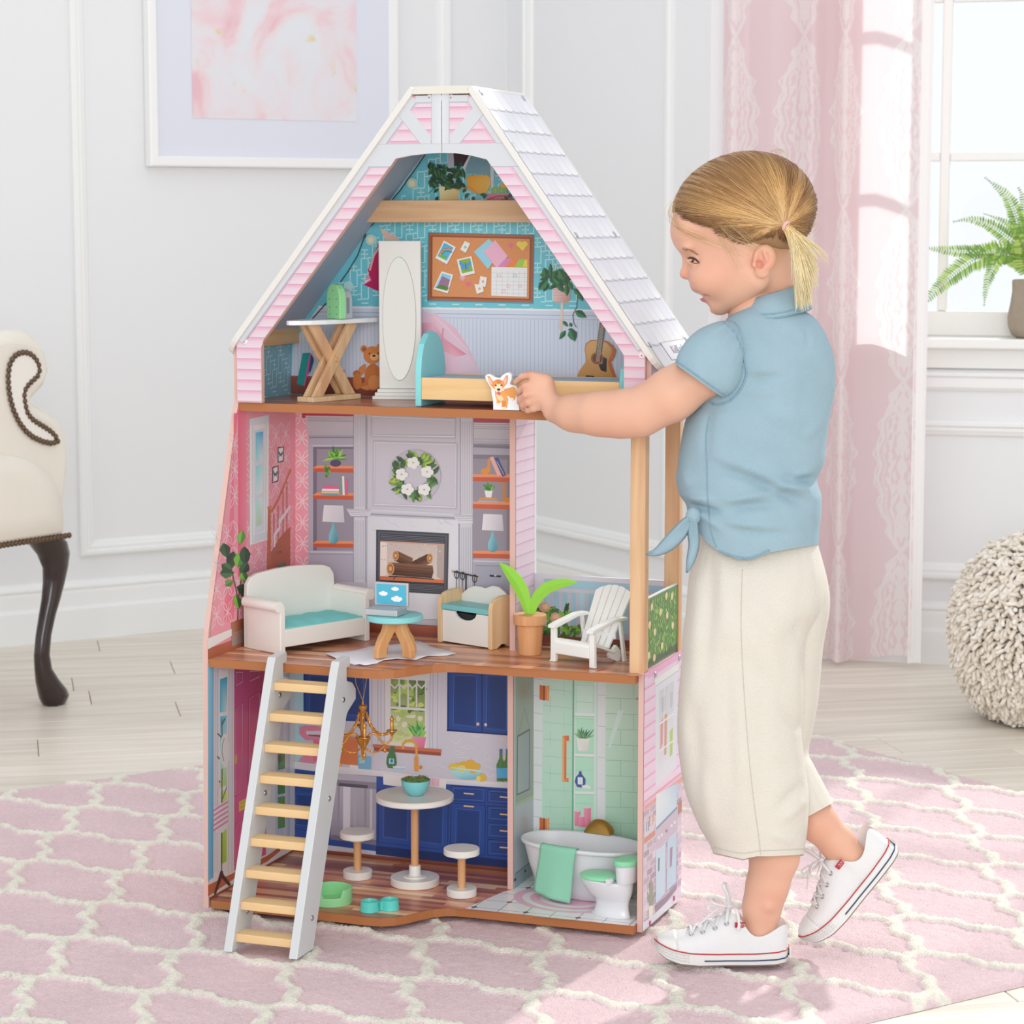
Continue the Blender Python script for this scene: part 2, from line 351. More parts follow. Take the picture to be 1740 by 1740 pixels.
# ---- printed panels: flat artwork printed on the boards, built as thin layers of ink in the panel's own plane
class Art:
    """flat print on a plane; points given as px pairs are read on that plane"""
    def __init__(s,kind,val,side,base=0.0006):
        s.kind=kind; s.val=val; s.side=side; s.n=0; s.b=MB(); s.b.color=(1,1,1); s.base=base; s.hold=False; s.T=None
    def P(s,p):
        if s.T: p=(s.T[0]+p[0]/s.T[2],s.T[1]+p[1]/s.T[2])
        if s.kind=='l': return _loc(on_plane(p[0],p[1],HO+HU*s.val,HU-HZ*.01316))
        return {'w':on_w,'u':on_u,'z':on_z}[s.kind](p[0],p[1],s.val)
    def loc(s,p2):      # local 2D coords of the plane -> 3D
        if s.kind=='w': return (p2[0],s.val,p2[1])
        if s.kind=='u': return (s.val,p2[0],p2[1])
        if s.kind=='l': return (s.val+.01316*p2[1],p2[0],p2[1])
        return (p2[0],p2[1],s.val)
    def to2(s,p3):
        if s.kind=='w': return (p3[0],p3[2])
        if s.kind in 'ul': return (p3[1],p3[2])
        return (p3[0],p3[1])
    def px(s,pts): return [s.to2(s.P(p)) for p in pts]
    def poly(s,pts,col,cols=None,local=False):
        q=list(pts) if local else s.px(pts)
        if len(q)<3: return
        s.n+=0 if s.hold else 1; off=(s.base+s.n*0.000008)*s.side
        v=[]
        for p in q:
            a=list(s.loc(p)); a[{'u':0,'l':0,'w':1,'z':2}[s.kind]]+=off; v.append(a)
        cl=[lin(c) for c in cols] if cols else [lin(col)]*len(v)
        s.b.add(v,[list(range(len(v)))],cl)
    def rect(s,x0,y0,x1,y1,col,col2=None,local=False):
        # col2: colour at the second y edge (printed gradient)
        s.poly([(x0,y0),(x1,y0),(x1,y1),(x0,y1)],col,[col,col,col2,col2] if col2 else None,local)
    def ell(s,cx,cy,rx,ry,col,n=20,rot=0,a0=0,a1=2*PI,local=False):
        c,d=math.cos(rot),math.sin(rot); k=n+(0 if abs(a1-a0-2*PI)<1e-6 else 1)
        s.poly([(cx+rx*math.cos(a0+(a1-a0)*i/n)*c-ry*math.sin(a0+(a1-a0)*i/n)*d,cy+rx*math.cos(a0+(a1-a0)*i/n)*d+ry*math.sin(a0+(a1-a0)*i/n)*c) for i in range(k)],col,local=local)
    def line(s,pts,w,col,local=False,closed=False):
        q=list(pts) if local else s.px(pts)
        if closed: q=q+[q[0]]
        w2=w/2
        L=[];R=[]
        for i,p in enumerate(q):
            a=q[max(i-1,0)]; b=q[min(i+1,len(q)-1)]
            if closed and i in (0,len(q)-1): a=q[-2]; b=q[1]
            dx,dy=b[0]-a[0],b[1]-a[1]; l=math.hypot(dx,dy) or 1; k=w2
            if 0<i<len(q)-1 or closed:   # mitre
                d1=(p[0]-a[0],p[1]-a[1]); l1=math.hypot(*d1) or 1; cs=abs((d1[0]*dx+d1[1]*dy)/(l*l1)); k=w2/max(cs,.6)
            L.append((p[0]-dy/l*k,p[1]+dx/l*k)); R.append((p[0]+dy/l*k,p[1]-dx/l*k))
        s.n+=0 if s.hold else 1; off=(s.base+s.n*0.000008)*s.side
        v=[]
        for p in L+R:
            a=list(s.loc(p)); a[{'u':0,'l':0,'w':1,'z':2}[s.kind]]+=off; v.append(a)
        n=len(q); s.b.add(v,[[i,i+1,n+i+1,n+i] for i in range(n-1)],[lin(col)]*len(v))
    def leaf(s,x,y,L,ang,w,col,col2=None,local=False):
        # ang degrees, screen sense (0 right, 90 down)
        a=math.radians(ang); c,d=math.cos(a),math.sin(a); pts=[]
        prof=[(0,0),(.15,.55),(.4,1),(.7,.7),(1,0),(.7,-.7),(.4,-1),(.15,-.55)]
        P=[(x+(u*L)*c-(v*w)*d,y+(u*L)*d+(v*w)*c) for u,v in prof]
        s.poly(P,col,local=local)
        if col2: s.poly([P[0],P[1],P[2],P[3],P[4]],col2,local=local)
    def done(s,name='printed_scene',rough=.35,m=None,gain=None):
        if gain is None: gain={'w':1.22,'l':1.3,'z':1.12,'u':1.0}[s.kind]
        s.b.c=[tuple(min(.86,x*gain) for x in c) for c in s.b.c]
        o=s.b.obj(name,m or mat('print_gloss','#ffffff',rough,attr='col',coat=.25),house,fixn=False); return o
pinkedge=mat('pink_edge','#dcb5ab',.5); boardw=mat('board_white','#eceef0',.4); backb=mat('board_back','#b9a48c',.7)
purpl=mat('lilac_board','#dcc9e2',.45); orange=mat('brown_edge','#ac6c3e',.5,var=.05,vscale=30)
def hpart(name,m,fn,parent=None,bevel=0,**kw):
    b=MB(); fn(b); return b.obj(name,m,parent or house,bevel=bevel,**kw)
Z2,Z3=.3835,.760; TH=.0125
# floor outline (curved front)
front=[(-.650,-.105),(-.52,-.1055),(-.43,-.1065),(-.395,-.108),(-.370,-.105),(-.352,-.094),(-.340,-.078),(-.328,-.055),(-.315,-.035),(-.300,-.023),(-.285,-.018),(-.26,-.0165),(-.2,-.0165),(-.0085,-.0165)]
def floorpart(z,outline,name='storey_floor'):
    return hpart(name,[orange],lambda b:b.prism(outline+[(-.0085,.199),(-.650,.199)],z-TH,z),bevel=0)
floorpart(TH,front); floorpart(Z2,front)
# attic floor
hpart('storey_floor',orange,lambda b:b.prism([(-.646,-.002),(-.0005,-.008),(-.0085,.199),(-.646,.199)],Z3-TH,Z3))
# left wall (slants back towards the attic)
prof=[(-.107,0),(-.107,.40),(-.104,.425),(-.010,.742),(-.0005,.765),(-.0005,.842),(.205,.842),(.205,0)]
def lw(b):
    n=len(prof); tilt=lambda z:.010*min(z/.76,1)
    v=[(-.661+tilt(z),w_,z) for w_,z in prof]+[(-.653+tilt(z),w_,z) for w_,z in prof]
    b.add(v,[list(range(n))[::-1],list(range(n,2*n))]+[[i,(i+1)%n,(i+1)%n+n,i+n] for i in range(n)])
hpart('left_wall',pinkedge,lw)
# right wall of the ground floor, top edge at .3855
hpart('right_wall',pinkedge,lambda b:b.box((-.008,-.001,0),(0,.203,.3855)))
# back walls
hpart('back_wall',boardw,lambda b:b.box((-.654,.2,0),(-.008,.206,Z2-TH)))
hpart('back_wall',boardw,lambda b:b.box((-.648,.2,Z2-TH),(-.238,.206,Z3)))
hpart('balcony_rail',boardw,lambda b:b.box((-.238,.2,Z2-TH),(-.006,.206,.490)))
RL,RR=(-.3537,1.2225),(-.2601,1.2225)   # ridge shoulders (outer)
hpart('back_wall',boardw,lambda b:b.prism([(-.646,Z3),(.0,Z3),(.0,.842),(-.2652,1.215),(-.3500,1.215),(-.642,.850)],.183,.189,'xz'))
# dividers
hpart('divider',pinkedge,lambda b:b.box((-.2485,.105,TH),(-.2395,.2,Z2-TH)))
hpart('divider',pinkedge,lambda b:b.box((-.2485,.115,Z2),(-.2395,.2,Z3-TH)))
# balcony posts, planter board and the attic side walls
pine=woodmat('pine_z','#e3bf95','#d0a078','Z',26,.5); pinex=woodmat('pine_x','#e0bb92','#cfa176','X',26,.5)
hpart('post',pine,lambda b:b.box((-.0225,.0,Z2),(-.0,.020,Z3-TH)),bevel=.001)
hpart('post',pine,lambda b:b.box((-.0245,.182,Z2),(-.001,.2,Z3-TH)),bevel=.001)
hpart('planter_board',boardw,lambda b:b.box((-.0085,.020,Z2),(-.0035,.182,.490)))
hpart('attic_side',pinkedge,lambda b:b.box((.0,-.001,.745),(.0085,.205,.842)),label='attic side board printed lilac')
# ---- gable facade
inner=[(-.6005,.761),(-.6005,.8511),(-.3795,1.1235),(-.3545,1.128),(-.3268,1.1305),(-.3085,1.1312),(-.2856,1.1305),(-.2629,1.1272),(-.2376,1.1211),(-.0482,.8675),(-.0305,.8453),(-.0305,.761)]
outer=[(-.6420,.761),(-.6420,.853),(-.3535,1.2135),(-.2605,1.2135),(.0015,.853),(.0015,.761)]
def fac(b):
    y0,y1=-.009,-.0
    left=[outer[0],outer[1],outer[2],(-.307,1.2135)]+[inner[5],inner[4],inner[3],inner[2],inner[1],inner[0]]
    right=[(-.3065,1.2135),outer[3],outer[4],outer[5],inner[11],inner[10],inner[9],inner[8],inner[7],inner[6],(-.3065,1.1312)]
    b.prism(left,y0,y1,'xz'); 
    b.prism(right,y0,y1,'xz')
hpart('gable_front',[mat('gable_edge','#d9b0a4',.5)],fac)
# ---- roof boards
roofw=mat('roof_white','#e0ded9',.4)
def roofslab(top,dirv,length,name):
    # board along the slope, rounded lower corners in depth (y) direction
    b=MB(); d=Vector((dirv[0],0,dirv[1])).normalized(); nrm=Vector((-d.z,0,d.x)); 
    if nrm.z<0: nrm=-nrm
    y0,y1=-.0155,.212; r=.034; pts=[(0,y0)]
    pts+= [(length-r+r*math.sin(a),y0+r-r*math.cos(a)) for a in np.linspace(0,PI/2,7)]
    pts+= [(length-r+r*math.cos(a),y1-r+r*math.sin(a)) for a in np.linspace(0,PI/2,7)]
    pts+= [(0,y1)]
    t=.0090; o=Vector((top[0],0,top[1])); n=len(pts)
    v=[o+d*p[0]+Vector((0,p[1],0)) for p in pts]+[o+d*p[0]+Vector((0,p[1],0))-nrm*t for p in pts]
    b.add(v,[list(range(n)),list(range(n,2*n))[::-1]]+[[i,(i+1)%n,(i+1)%n+n,i+n] for i in range(n)])
    return b.obj(name,roofw,house,bevel=.0008),o,d,nrm
dR=Vector((.2585,0,-.3608)).normalized(); dL=Vector((-.3033,0,-.3839)).normalized()
rl,oL,ddL,nL=roofslab((-.3545,1.2262),(dL.x,dL.z),.498,'roof_board')
rr,oR,ddR,nR=roofslab((-.2595,1.2262),(dR.x,dR.z),.497,'roof_board')
hpart('roof_ridge',mat('ridge_cream','#dedad0',.5),lambda b:b.box((-.3505,-.0155,1.2150),(-.2635,.212,1.2262)),bevel=.0006)
# shingles printed on the right roof board (flat print, scalloped edges)
for (o_,d_,n_,L0) in ((oL,ddL,nL,.42),(oR,ddR,nR,.42)):
    ub=MB(); y0,y1=-.0005,.1825
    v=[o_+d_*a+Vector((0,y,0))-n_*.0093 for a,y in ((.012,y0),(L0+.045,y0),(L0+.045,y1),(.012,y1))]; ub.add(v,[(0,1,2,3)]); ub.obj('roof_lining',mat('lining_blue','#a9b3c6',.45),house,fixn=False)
sb=MB(); sb.color=(1,1,1)
def R3(s_,w_,k): return oR+ddR*s_+Vector((0,w_,0))+nR*(.0004+k*.00001)
rw=[-.0115+i*.0310 for i in range(8)]
NR=13; rh=.0375; k=0
for i in range(NR):
    s0=.006+i*rh; s1=min(s0+rh,.497)
    offc=0 if i%2 else .0155
    for j in range(-1,8):
        a=max(-.0120,j*.031+offc-.0115); b_=min(.2075,a if False else (j+1)*.031+offc-.0115)
        if b_-a<.003: continue
        g=random.choice(['#f3f4f8','#f7f8fb','#eeeef5','#fbfbfd'])
        if s1>.47: a=max(a,.0); b_=min(b_,.2)
        m_=5; arc=[]
        for q in range(m_+1):
            t=q/m_; arc.append((s1-.0028*abs(2*t-1)**3-.0005,a+(b_-a)*t))
        arc=[(min(x,.4945),y) for x,y in arc]
        # joint shadow line under
        v=[R3(s0,a,0),R3(s0,b_,0)]+[R3(x,y,0) for x,y in arc[::-1]]
        sb.add(v,[list(range(len(v)))],[lin('#d0cbdd')]*len(v))
        k=1+(i%2)
        v=[R3(s0+.001,a+.0007,k),R3(s0+.001,b_-.0007,k)]+[R3(x-.0022,min(max(y,a+.0007),b_-.0007),k) for x,y in arc[::-1]]
        sb.add(v,[list(range(len(v)))],[lin('#e6e4ef')]*2+[lin(g)]*(len(v)-2))
sb.c=[tuple(x*.90 for x in c) for c in sb.c]
sb.obj('printed_shingles',mat('print_gloss','#ffffff',.35,attr='col',coat=.25),house,fixn=False)
# screws and the brand plate on the roof
steel=mat('steel','#b9bbc0',.25,1); 
def screw(pos,axis,m_=steel,r=.0042,parent=house,name='screw'):
    b=MB(); q=Vector(axis).to_track_quat('Z','Y').to_matrix().to_4x4(); b.M=Matrix.Translation(Vector(pos))@q
    b.lathe([(r,0),(r*1.0,.0006),(r*.75,.0016),(r*.3,.0019),(.0001,.0019)],16)
    o=b.obj(name,m_,parent,smooth=True); return o
for s_ in (.012,.262,.452):
    for w_ in (.004,.185): 
        p=oR+ddR*s_+Vector((0,w_,0)); screw(p,nR,r=.0055)
pl=MB(); Y0,Y1,S0,S1=.055,.180,.452,.482
c=[oR+ddR*S0+Vector((0,Y0,0)),oR+ddR*S0+Vector((0,Y1,0)),oR+ddR*S1+Vector((0,Y1,0)),oR+ddR*S1+Vector((0,Y0,0))]
v=[p+nR*.0007 for p in c]; pl.add(v,[(0,1,2,3)])
pl.obj('name_plate',mat('plate','#f4f2f6',.5),house,fixn=False)
lb=MB()
for i in range(4):
    a,b_=c[i],c[(i+1)%4]; lb.tube([a+nR*.0009,b_+nR*.0009],.0004,4)
lb.obj('plate_border',mat('grey_ink','#bdbbc8',.6),house)
tx=bpy.data.curves.new('plate_lettering','FONT'); tx.body='KidKraft'; tx.size=.019; tx.align_x='CENTER'; tx.align_y='CENTER'; tx.extrude=.0001
to=bpy.data.objects.new('tmp_text',tx); COL.objects.link(to); bpy.context.view_layer.update()
tme=bpy.data.meshes.new_from_object(to.evaluated_get(bpy.context.evaluated_depsgraph_get())); bpy.data.objects.remove(to); bpy.data.curves.remove(tx)
to=link('plate_lettering',tme,MATS['grey_ink'],house)
cx=(c[0]+c[2])/2+nR*.0012
to.matrix_local=Matrix(((0,-ddR.x,nR.x,cx.x),(1,0,nR.y,cx.y),(0,-ddR.z,nR.z,cx.z),(0,0,0,1)))
# pink capped screws on the gable
pk=mat('pale_pink_cap','#f1dfe2',.4)
for p in ((416,580),(730,166),(767,166),(1091,604)):
    q=on_w(p[0],p[1],-.009); screw((q[0],-.009,q[2]),(0,-1,0),pk,.0050); b=MB(); b.box((q[0]-.0014,-.0114,q[2]-.0003),(q[0]+.0014,-.0108,q[2]+.0003)); b.box((q[0]-.0003,-.0114,q[2]-.0014),(q[0]+.0003,-.0108,q[2]+.0014)); b.obj('screw_slot',mat('slot','#5d5f66',.5,.5),house)
# ---- facade siding print
A=Art('w',-.009,-1,.0003)
def clipx(poly,z):
    xs=[]; n=len(poly)
    for i in range(n):
        (x0,z0),(x1,z1)=poly[i],poly[(i+1)%n]
        if (z0<=z<z1) or (z1<=z<z0): xs.append(x0+(x1-x0)*(z-z0)/(z1-z0))
    return sorted(xs)
PT,PB_='#efb6cf','#f4e6ef'
sh=.01605; z=.7625; zr=[]
while z<1.2: zr.append(z); z+=sh
outs=[(-.6420,.7615),(-.6420,.853),(-.3535,1.2130),(-.2605,1.2130),(.0015,.853),(.0015,.7615)]
inn=[(a,b) for a,b in inner]
for z in zr:
    z1=min(z+sh,1.2125)
    e=.0004
    o0,o1=clipx(outs,z+e),clipx(outs,z1-e); i0,i1=clipx(inn,z+e),clipx(inn,z1-e)
    if z1>1.13: i0=i1=[]
    segs=[]
    if len(i0)>=2 and len(i1)>=2: segs=[((o0[0],i0[0]),(o1[0],i1[0])),((i0[-1],o0[-1]),(i1[-1],o1[-1]))]
    elif len(i0)<2 and z>1.128: segs=[((o0[0],o0[-1]),(o1[0],o1[-1]))]
    for (a0,b0),(a1,b1) in segs:
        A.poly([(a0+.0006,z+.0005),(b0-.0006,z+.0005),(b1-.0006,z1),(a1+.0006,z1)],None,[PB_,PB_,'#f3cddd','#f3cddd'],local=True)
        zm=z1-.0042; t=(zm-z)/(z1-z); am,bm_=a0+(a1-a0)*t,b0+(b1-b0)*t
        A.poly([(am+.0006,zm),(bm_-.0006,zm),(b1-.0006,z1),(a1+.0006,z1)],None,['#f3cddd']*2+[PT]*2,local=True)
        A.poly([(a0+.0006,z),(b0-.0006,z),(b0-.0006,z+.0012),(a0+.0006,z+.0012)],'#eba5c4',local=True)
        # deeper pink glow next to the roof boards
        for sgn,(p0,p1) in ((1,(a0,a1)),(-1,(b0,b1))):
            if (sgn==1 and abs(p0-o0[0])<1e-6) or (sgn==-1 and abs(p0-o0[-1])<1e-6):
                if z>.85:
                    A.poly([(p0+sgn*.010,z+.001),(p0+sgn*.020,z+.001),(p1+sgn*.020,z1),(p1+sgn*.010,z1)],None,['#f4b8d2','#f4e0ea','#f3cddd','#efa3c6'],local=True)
gw='#e3e6ec'; gs='#c3c8d2'
def strip(pts,w_,col=gw,sh=True):
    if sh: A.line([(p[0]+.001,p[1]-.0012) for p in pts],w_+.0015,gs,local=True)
    A.line(pts,w_,col,local=True)
strip([(-.6420+.006,.8545),(-.3545+.004,1.2095)],.011); strip([(.0015-.006,.8545),(-.2605-.003,1.2095)],.011)
strip([(-.3475,1.2085),(-.2665,1.2085)],.009)
# diagonal braces and king post, in the facade plane
A.T=(660,130,7.25)
A.line([(135,483),(398,824)],.0014,gs); A.line([(1168,472),(882,826)],.0014,gs)
A.poly([(215,368),(250,385),(530,735),(530,826),(402,826),(135,482),(140,462)],gw)
A.poly([(1078,372),(1048,385),(760,735),(760,826),(878,826),(1166,470),(1160,450)],gw)
A.poly([(540,205),(654,205),(654,830),(540,830)],None,[gw,'#edf0f4','#edf0f4',gw]); A.poly([(662,205),(752,205),(752,830),(662,830)],None,['#edf0f4',gw,gw,'#edf0f4'])
A.line([(538,205),(538,830)],.0008,gs); A.line([(754,205),(754,830)],.0008,gs); A.T=None
arch=inner[2:9]
bot=[(-.3885,1.112)]+arch+[(-.2290,1.1105)]
def poly_arch():
    lo=[(-.4235,1.1125),(-.3875,1.1125)]+arch+[(-.2305,1.1115),(-.1895,1.1115)]
    top=[(-.1960,1.1440),(-.4080,1.1440)]
    A.poly([(p[0],p[1]-.0015) for p in lo[:2]]+[lo[0]],gs,local=True)
    A.poly(lo[:2]+[arch[0]]+arch[1:]+lo[-2:]+top,gw,local=True)
poly_arch()
A.line([(-.4235,1.1120),(-.3885,1.1120)],.0012,gs,local=True); A.line([(-.2295,1.1110),(-.1895,1.1110)],.0012,gs,local=True)
A.line([(-.4080,1.1443),(-.1960,1.1443)],.0008,'#cfd3db',local=True)
A.line([(-.307,1.1325),(-.307,1.2060)],.0010,'#8f939c',local=True)
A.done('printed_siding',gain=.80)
# thin white trim lips running up the roof line (real strips)
# ================================================================ PRINTED ARTWORK ON THE DOLL HOUSE BOARDS
def rr(a,b): return random.uniform(a,b)
def blob(A,x,y,rx,ry,col,n=14,j=.18,local=False):
    A.poly([(x+rx*(1+rr(-j,j))*math.cos(2*PI*i/n),y+ry*(1+rr(-j,j))*math.sin(2*PI*i/n)) for i in range(n)],col,local=local)
def fret(A,x0,x1,z0,z1,col,P=.0165,lw=.0013,inside=None):
    """chinese fretwork: staggered upright oblongs joined by short bars (local coords)"""
    A.n+=1; A.hold=True
    ok=inside or (lambda x,z:True); w_,h=P*.62,P*1.30; Q=P*2.0
    def L(pts):
        if all(x0<=p[0]<=x1 and z0<=p[1]<=z1 and ok(*p) for p in pts): A.line(pts,lw,col,local=True)
    i=0; x=x0+P*.6
    while x<x1+P:
        z=z0-Q+(Q/2 if i%2 else 0)+.3*P
        while z<z1+Q:
            a,b,c,d=x-w_/2,x+w_/2,z-h/2,z+h/2
            L([(a,c),(b,c)]);L([(b,c),(b,d)]);L([(b,d),(a,d)]);L([(a,d),(a,c)])
            m=z+Q/2; L([(x,d),(x,d+(Q-h))]); L([(b,z+h*.22),(b+P-w_,z+h*.22)]); L([(a,z-h*.22),(a-P+w_,z-h*.22)]); L([(x-w_*.5,m),(x+w_*.5,m)])
            z+=Q
        x+=P; i+=1
    A.hold=False
def petals(A,x0,x1,z0,z1,col,u=.021):
    A.n+=1; A.hold=True
    nx=int((x1-x0)/u)+1; nz=int((z1-z0)/u)+1
    for i in range(nx):
        for j in range(nz):
            cx,cz=x0+(i+.5)*u,z0+(j+.5)*u*1.1
            if cx>x1-u*.5 or cz>z1-u*.55: continue
            for k in range(4):
                a=PI/4+k*PI/2; d=u*.36
                px_,pz_=cx+d*math.cos(a),cz+d*math.sin(a)*1.1
                L=[(.0,0),(.5,.17),(1,0),(.5,-.17)]
                q=[(cx+(t*.66*u)*math.cos(a)-(w_*.66*u)*math.sin(a),cz+((t*.66*u)*math.sin(a)+(w_*.66*u)*math.cos(a))*1.1) for t,w_ in L]
                A.line([q[0],q[1],q[2],q[3],q[0]],.0012,col,local=True)
    A.hold=False
def woodprint(z,u0,u1,w0,w1,outline_front=True,pal=('#a2634c','#b87a58','#cc946c','#deb088','#8c5340','#c48a68','#ab6c58')):
    A=Art('z',z,1,.0002); A.n=1; A.hold=True
    def umax(w_):
        if w_>=-.0166 or not outline_front: return u1
        pts=[p for p in front if p[0]>-.43]
        best=u1
        for (a,wa),(b,wb) in zip(pts,pts[1:]):
            if min(wa,wb)<=w_<=max(wa,wb) and wb>wa: return a+(b-a)*(w_-wa)/(wb-wa)
        return -.38
    wy=w0; st=.0118
    while wy<w1-1e-6:
        we=min(wy+st,w1); x=u0-rr(0,.2)
        while x<u1:
            l=rr(.12,.36); a,b=max(x,u0),min(x+l,u1)
            m0,m1=umax(wy+1e-4)-.0008,umax(we-1e-4)-.0008
            if b>a and a<max(m0,m1):
                c=random.choice(pal)
                sub=2
                for q in range(sub):
                    ya,yb=wy+(we-wy)*q/sub,wy+(we-wy)*(q+1)/sub
                    ma,mb_=umax(ya+1e-4)-.0008,umax(yb-1e-4)-.0008
                    bb0,bb1=min(b,ma),min(b,mb_)
                    if bb0>a or bb1>a: A.poly([(a,ya),(max(bb0,a),ya),(max(bb1,a),yb),(a,yb)],c,local=True)
            x+=l
        wy=we
    return A
A=woodprint(TH,-.652,-.0085,-.104,.2)
# bathroom floor tiles over the right part of the ground floor print
A.hold=False; A.n=3
A.poly([(-.272,-.0155),(-.0085,-.0155),(-.0085,.2),(-.2395,.2),(-.2395,.105),(-.2495,.090)],'#dfe6ee',local=True)
A.n+=1; A.hold=True
for i in range(6): 
    z=-.0155+.012+i*.042
    A.line([(max(-.270+ (z+.0155)*.2,-.262 if z<.1 else -.239),z),(-.0085,z)],.0011,'#5c6272',local=True)
for i in range(7):
    x=-.262+i*.041
    A.line([(x,-.015),(x,.03),(x,.2)] if x>-.24 else [(x,-.015),(x,.05)],.0011,'#5c6272',local=True)
A.hold=False; A.n+=1; A.hold=True
for i in range(7):
    for j in range(6):
        if (i+j)%2: continue
        x,z=-.262+i*.041,-.0035+j*.042
        if x<-.24 and z>.05 or x>-.02: continue
        A.poly([(x-.006,z),(x,z-.006),(x+.006,z),(x,z+.006)],'#4a4a52',local=True)
A.hold=False
for r_,c in ((1,'#d6a3b5'),(.86,'#d9dbe4'),(.74,'#d79fb3'),(.58,'#dcdde6'),(.44,'#d8a0b4')):
    A.ell(962+18*(1-r_),1530,90*r_,21*r_,c,28,rot=.07)
A.done('printed_floor',.12,gain=1.4)
A=woodprint(Z2,-.646,-.0005,-.104,.2); A.done('printed_floor',.12)
A=woodprint(Z3,-.643,-.0005,-.0015,.2,False,('#8d5140','#a3604a','#b5745a','#9a5844')); A.done('printed_floor',.12)
T1=(340,680,3.625); T2=(580,690,3.703)
# ---------------- first floor back wall: panelled fireplace wall
A=Art('w',.2,-1); 
A.rect(-.648,.3835,-.2485,.7475,'#b7b5bf','#bdbbc5',local=True)
A.rect(-.648,.3835,-.617,.7475,'#e58d9b','#e9a0ab',local=True); petals(A,-.648,-.617,.40,.745,'#f6d5d8',.031)
A.T=T1
A.poly([(628,80),(945,84),(945,110),(628,110)],'#b33b4f')
A.poly([(650,95),(945,100),(945,222),(683,225),(660,205)],None,['#c2c0c8','#c2c0c8','#aeacb6','#aeacb6','#aeacb6'])
for y in (108,120,128,215): A.line([(662,y),(945,y+3)],.0009,'#9694a1')
A.poly([(668,225),(945,225),(945,1120),(668,1120)],'#a5a2b0'); A.line([(672,228),(945,228)],.002,'#77737f')
A.poly([(697,288),(945,288),(945,925),(697,925)],'#6f6a78'); A.poly([(720,300),(945,300),(945,925),(720,925)],'#8d8795')
A.line([(690,280),(945,280)],.0015,'#c4c2cc')
for y in (405,572,868):
    A.poly([(697,y+12),(722,y-4),(945,y),(945,y+16),(697,y+16)],'#d98a5e'); A.poly([(697,y+14),(945,y+16),(945,y+42),(697,y+36)],'#b9563a')
A.line([(676,934),(945,938)],.002,'#c1bfc9'); A.line([(676,946),(945,950)],.001,'#8a8794')
# fern, books, lamp
A.ell(836,388,34,22,'#4d4463'); 
for i in range(46):
    a=rr(-200,20); A.leaf(836+rr(-16,16),355+rr(-8,8),rr(35,78),a,rr(5,8),random.choice(['#4f8f35','#76b548','#3c6f2c','#94c957']))
for i in range(16): A.leaf(790+rr(-12,10),395+i*4,rr(18,34),rr(70,130),6,random.choice(['#4f8f35','#76b548','#3c6f2c']))
A.poly([(765,522),(850,530),(858,545),(760,545)],'#d35e86'); A.poly([(755,545),(858,547),(858,560),(750,560)],'#e8e6ea'); A.poly([(750,562),(858,563),(856,574),(748,573)],'#e8b78c'); A.poly([(745,575),(856,575),(854,586),(745,582)],'#5b97a8')
A.poly([(862,456),(874,458),(878,584),(864,584)],'#7c8f86'); A.poly([(876,465),(890,470),(893,584),(880,584)],'#e9e6ea'); A.poly([(893,482),(912,486),(912,584),(895,584)],'#cf5c80')
def lamp(x,y):
    A.poly([(x-57,y),(x+62,y+4),(x+70,y+108),(x-67,y+102)],None,['#d2d1d6','#c4c2c9','#bab8c0','#d4d3d8'])
    A.poly([(x-5,y+108),(x+8,y+108),(x+12,y+140),(x+30,y+185),(x+28,y+225),(x+12,y+240),(x-14,y+238),(x-27,y+220),(x-28,y+185),(x-10,y+140)],None,['#6ba5b1']*4+['#4f8997']*2+['#4c8593']+['#7db6c0']*3)
lamp(822,645)
def pillar(x0,x1,y0,y1,dy=3):
    A.poly([(x0,y0),(x1,y0+dy),(x1,y1+dy),(x0,y1)],'#c1c1c9'); A.line([(x0,y0),(x0,y1)],.0012,'#8d8b98'); A.line([(x1,y0),(x1,y1)],.0016,'#908e9a')
    n=6
    for i in range(1,n+1):
        x=x0+(x1-x0)*(i+.2)/(n+1.4); A.line([(x,y0+24),(x,y1-14)],.0008,'#a09fab')
pillar(948,1022,70,670); pillar(948,1022,715,1120)
A.poly([(903,668),(1063,674),(1055,690),(1038,716),(932,716),(915,688)],'#c9c9d0')
for k in (0,8,18,30): A.line([(908+k*.8,672+k),(1058-k*.8,677+k)],.0009,'#9896a3')
A.line([(932,717),(1040,717)],.0014,'#84828f')
A.T=T2
for (a,b,c,d) in (((190,62),(722,82),(716,196),(190,188)),((208,226),(728,238),(722,640),(204,622))):
    A.line([a,b,c,d],.0035,'#adabb6',closed=True); A.line([(a[0]+4,a[1]+4),(b[0]-4,b[1]+4),(c[0]-4,c[1]-4),(d[0]+4,d[1]-4)],.0012,'#d0cfd6',closed=True)
A.T=T2
pillar(752,832,72,690); pillar(746,829,738,1240)
A.line([(160,70),(160,650)],.0025,'#9c9aa6')
A.poly([(190,648),(715,676),(712,700),(190,676)],None,['#c9c9d0','#c9c9d0','#b2b1bb','#b2b1bb']); A.line([(190,680),(712,704)],.0016,'#8f8e9a')
A.poly([(170,692),(738,716),(738,1340),(164,1340)],None,['#c6c7ce','#cdced4','#d0d1d7','#c8c9d0'])
for i in range(9):
    x,y=rr(180,700),rr(705,760); A.line([(x,y),(x+rr(-30,30),y+20),(x+rr(10,50),y+rr(20,40))],.0006,'#b3b5bf')
A.poly([(708,682),(882,688),(874,706),(855,740),(736,738),(720,704)],'#c9c9d0')
for k in (0,8,18,30): A.line([(714+k*.8,686+k),(876-k*.8,691+k)],.0009,'#9896a3')
A.poly([(222,776),(680,800),(672,1186),(220,1160)],'#3a3d47'); A.poly([(236,790),(668,812),(662,1174),(234,1148)],'#50535e'); A.poly([(246,798),(656,820),(650,1168),(244,1142)],'#2e3038')
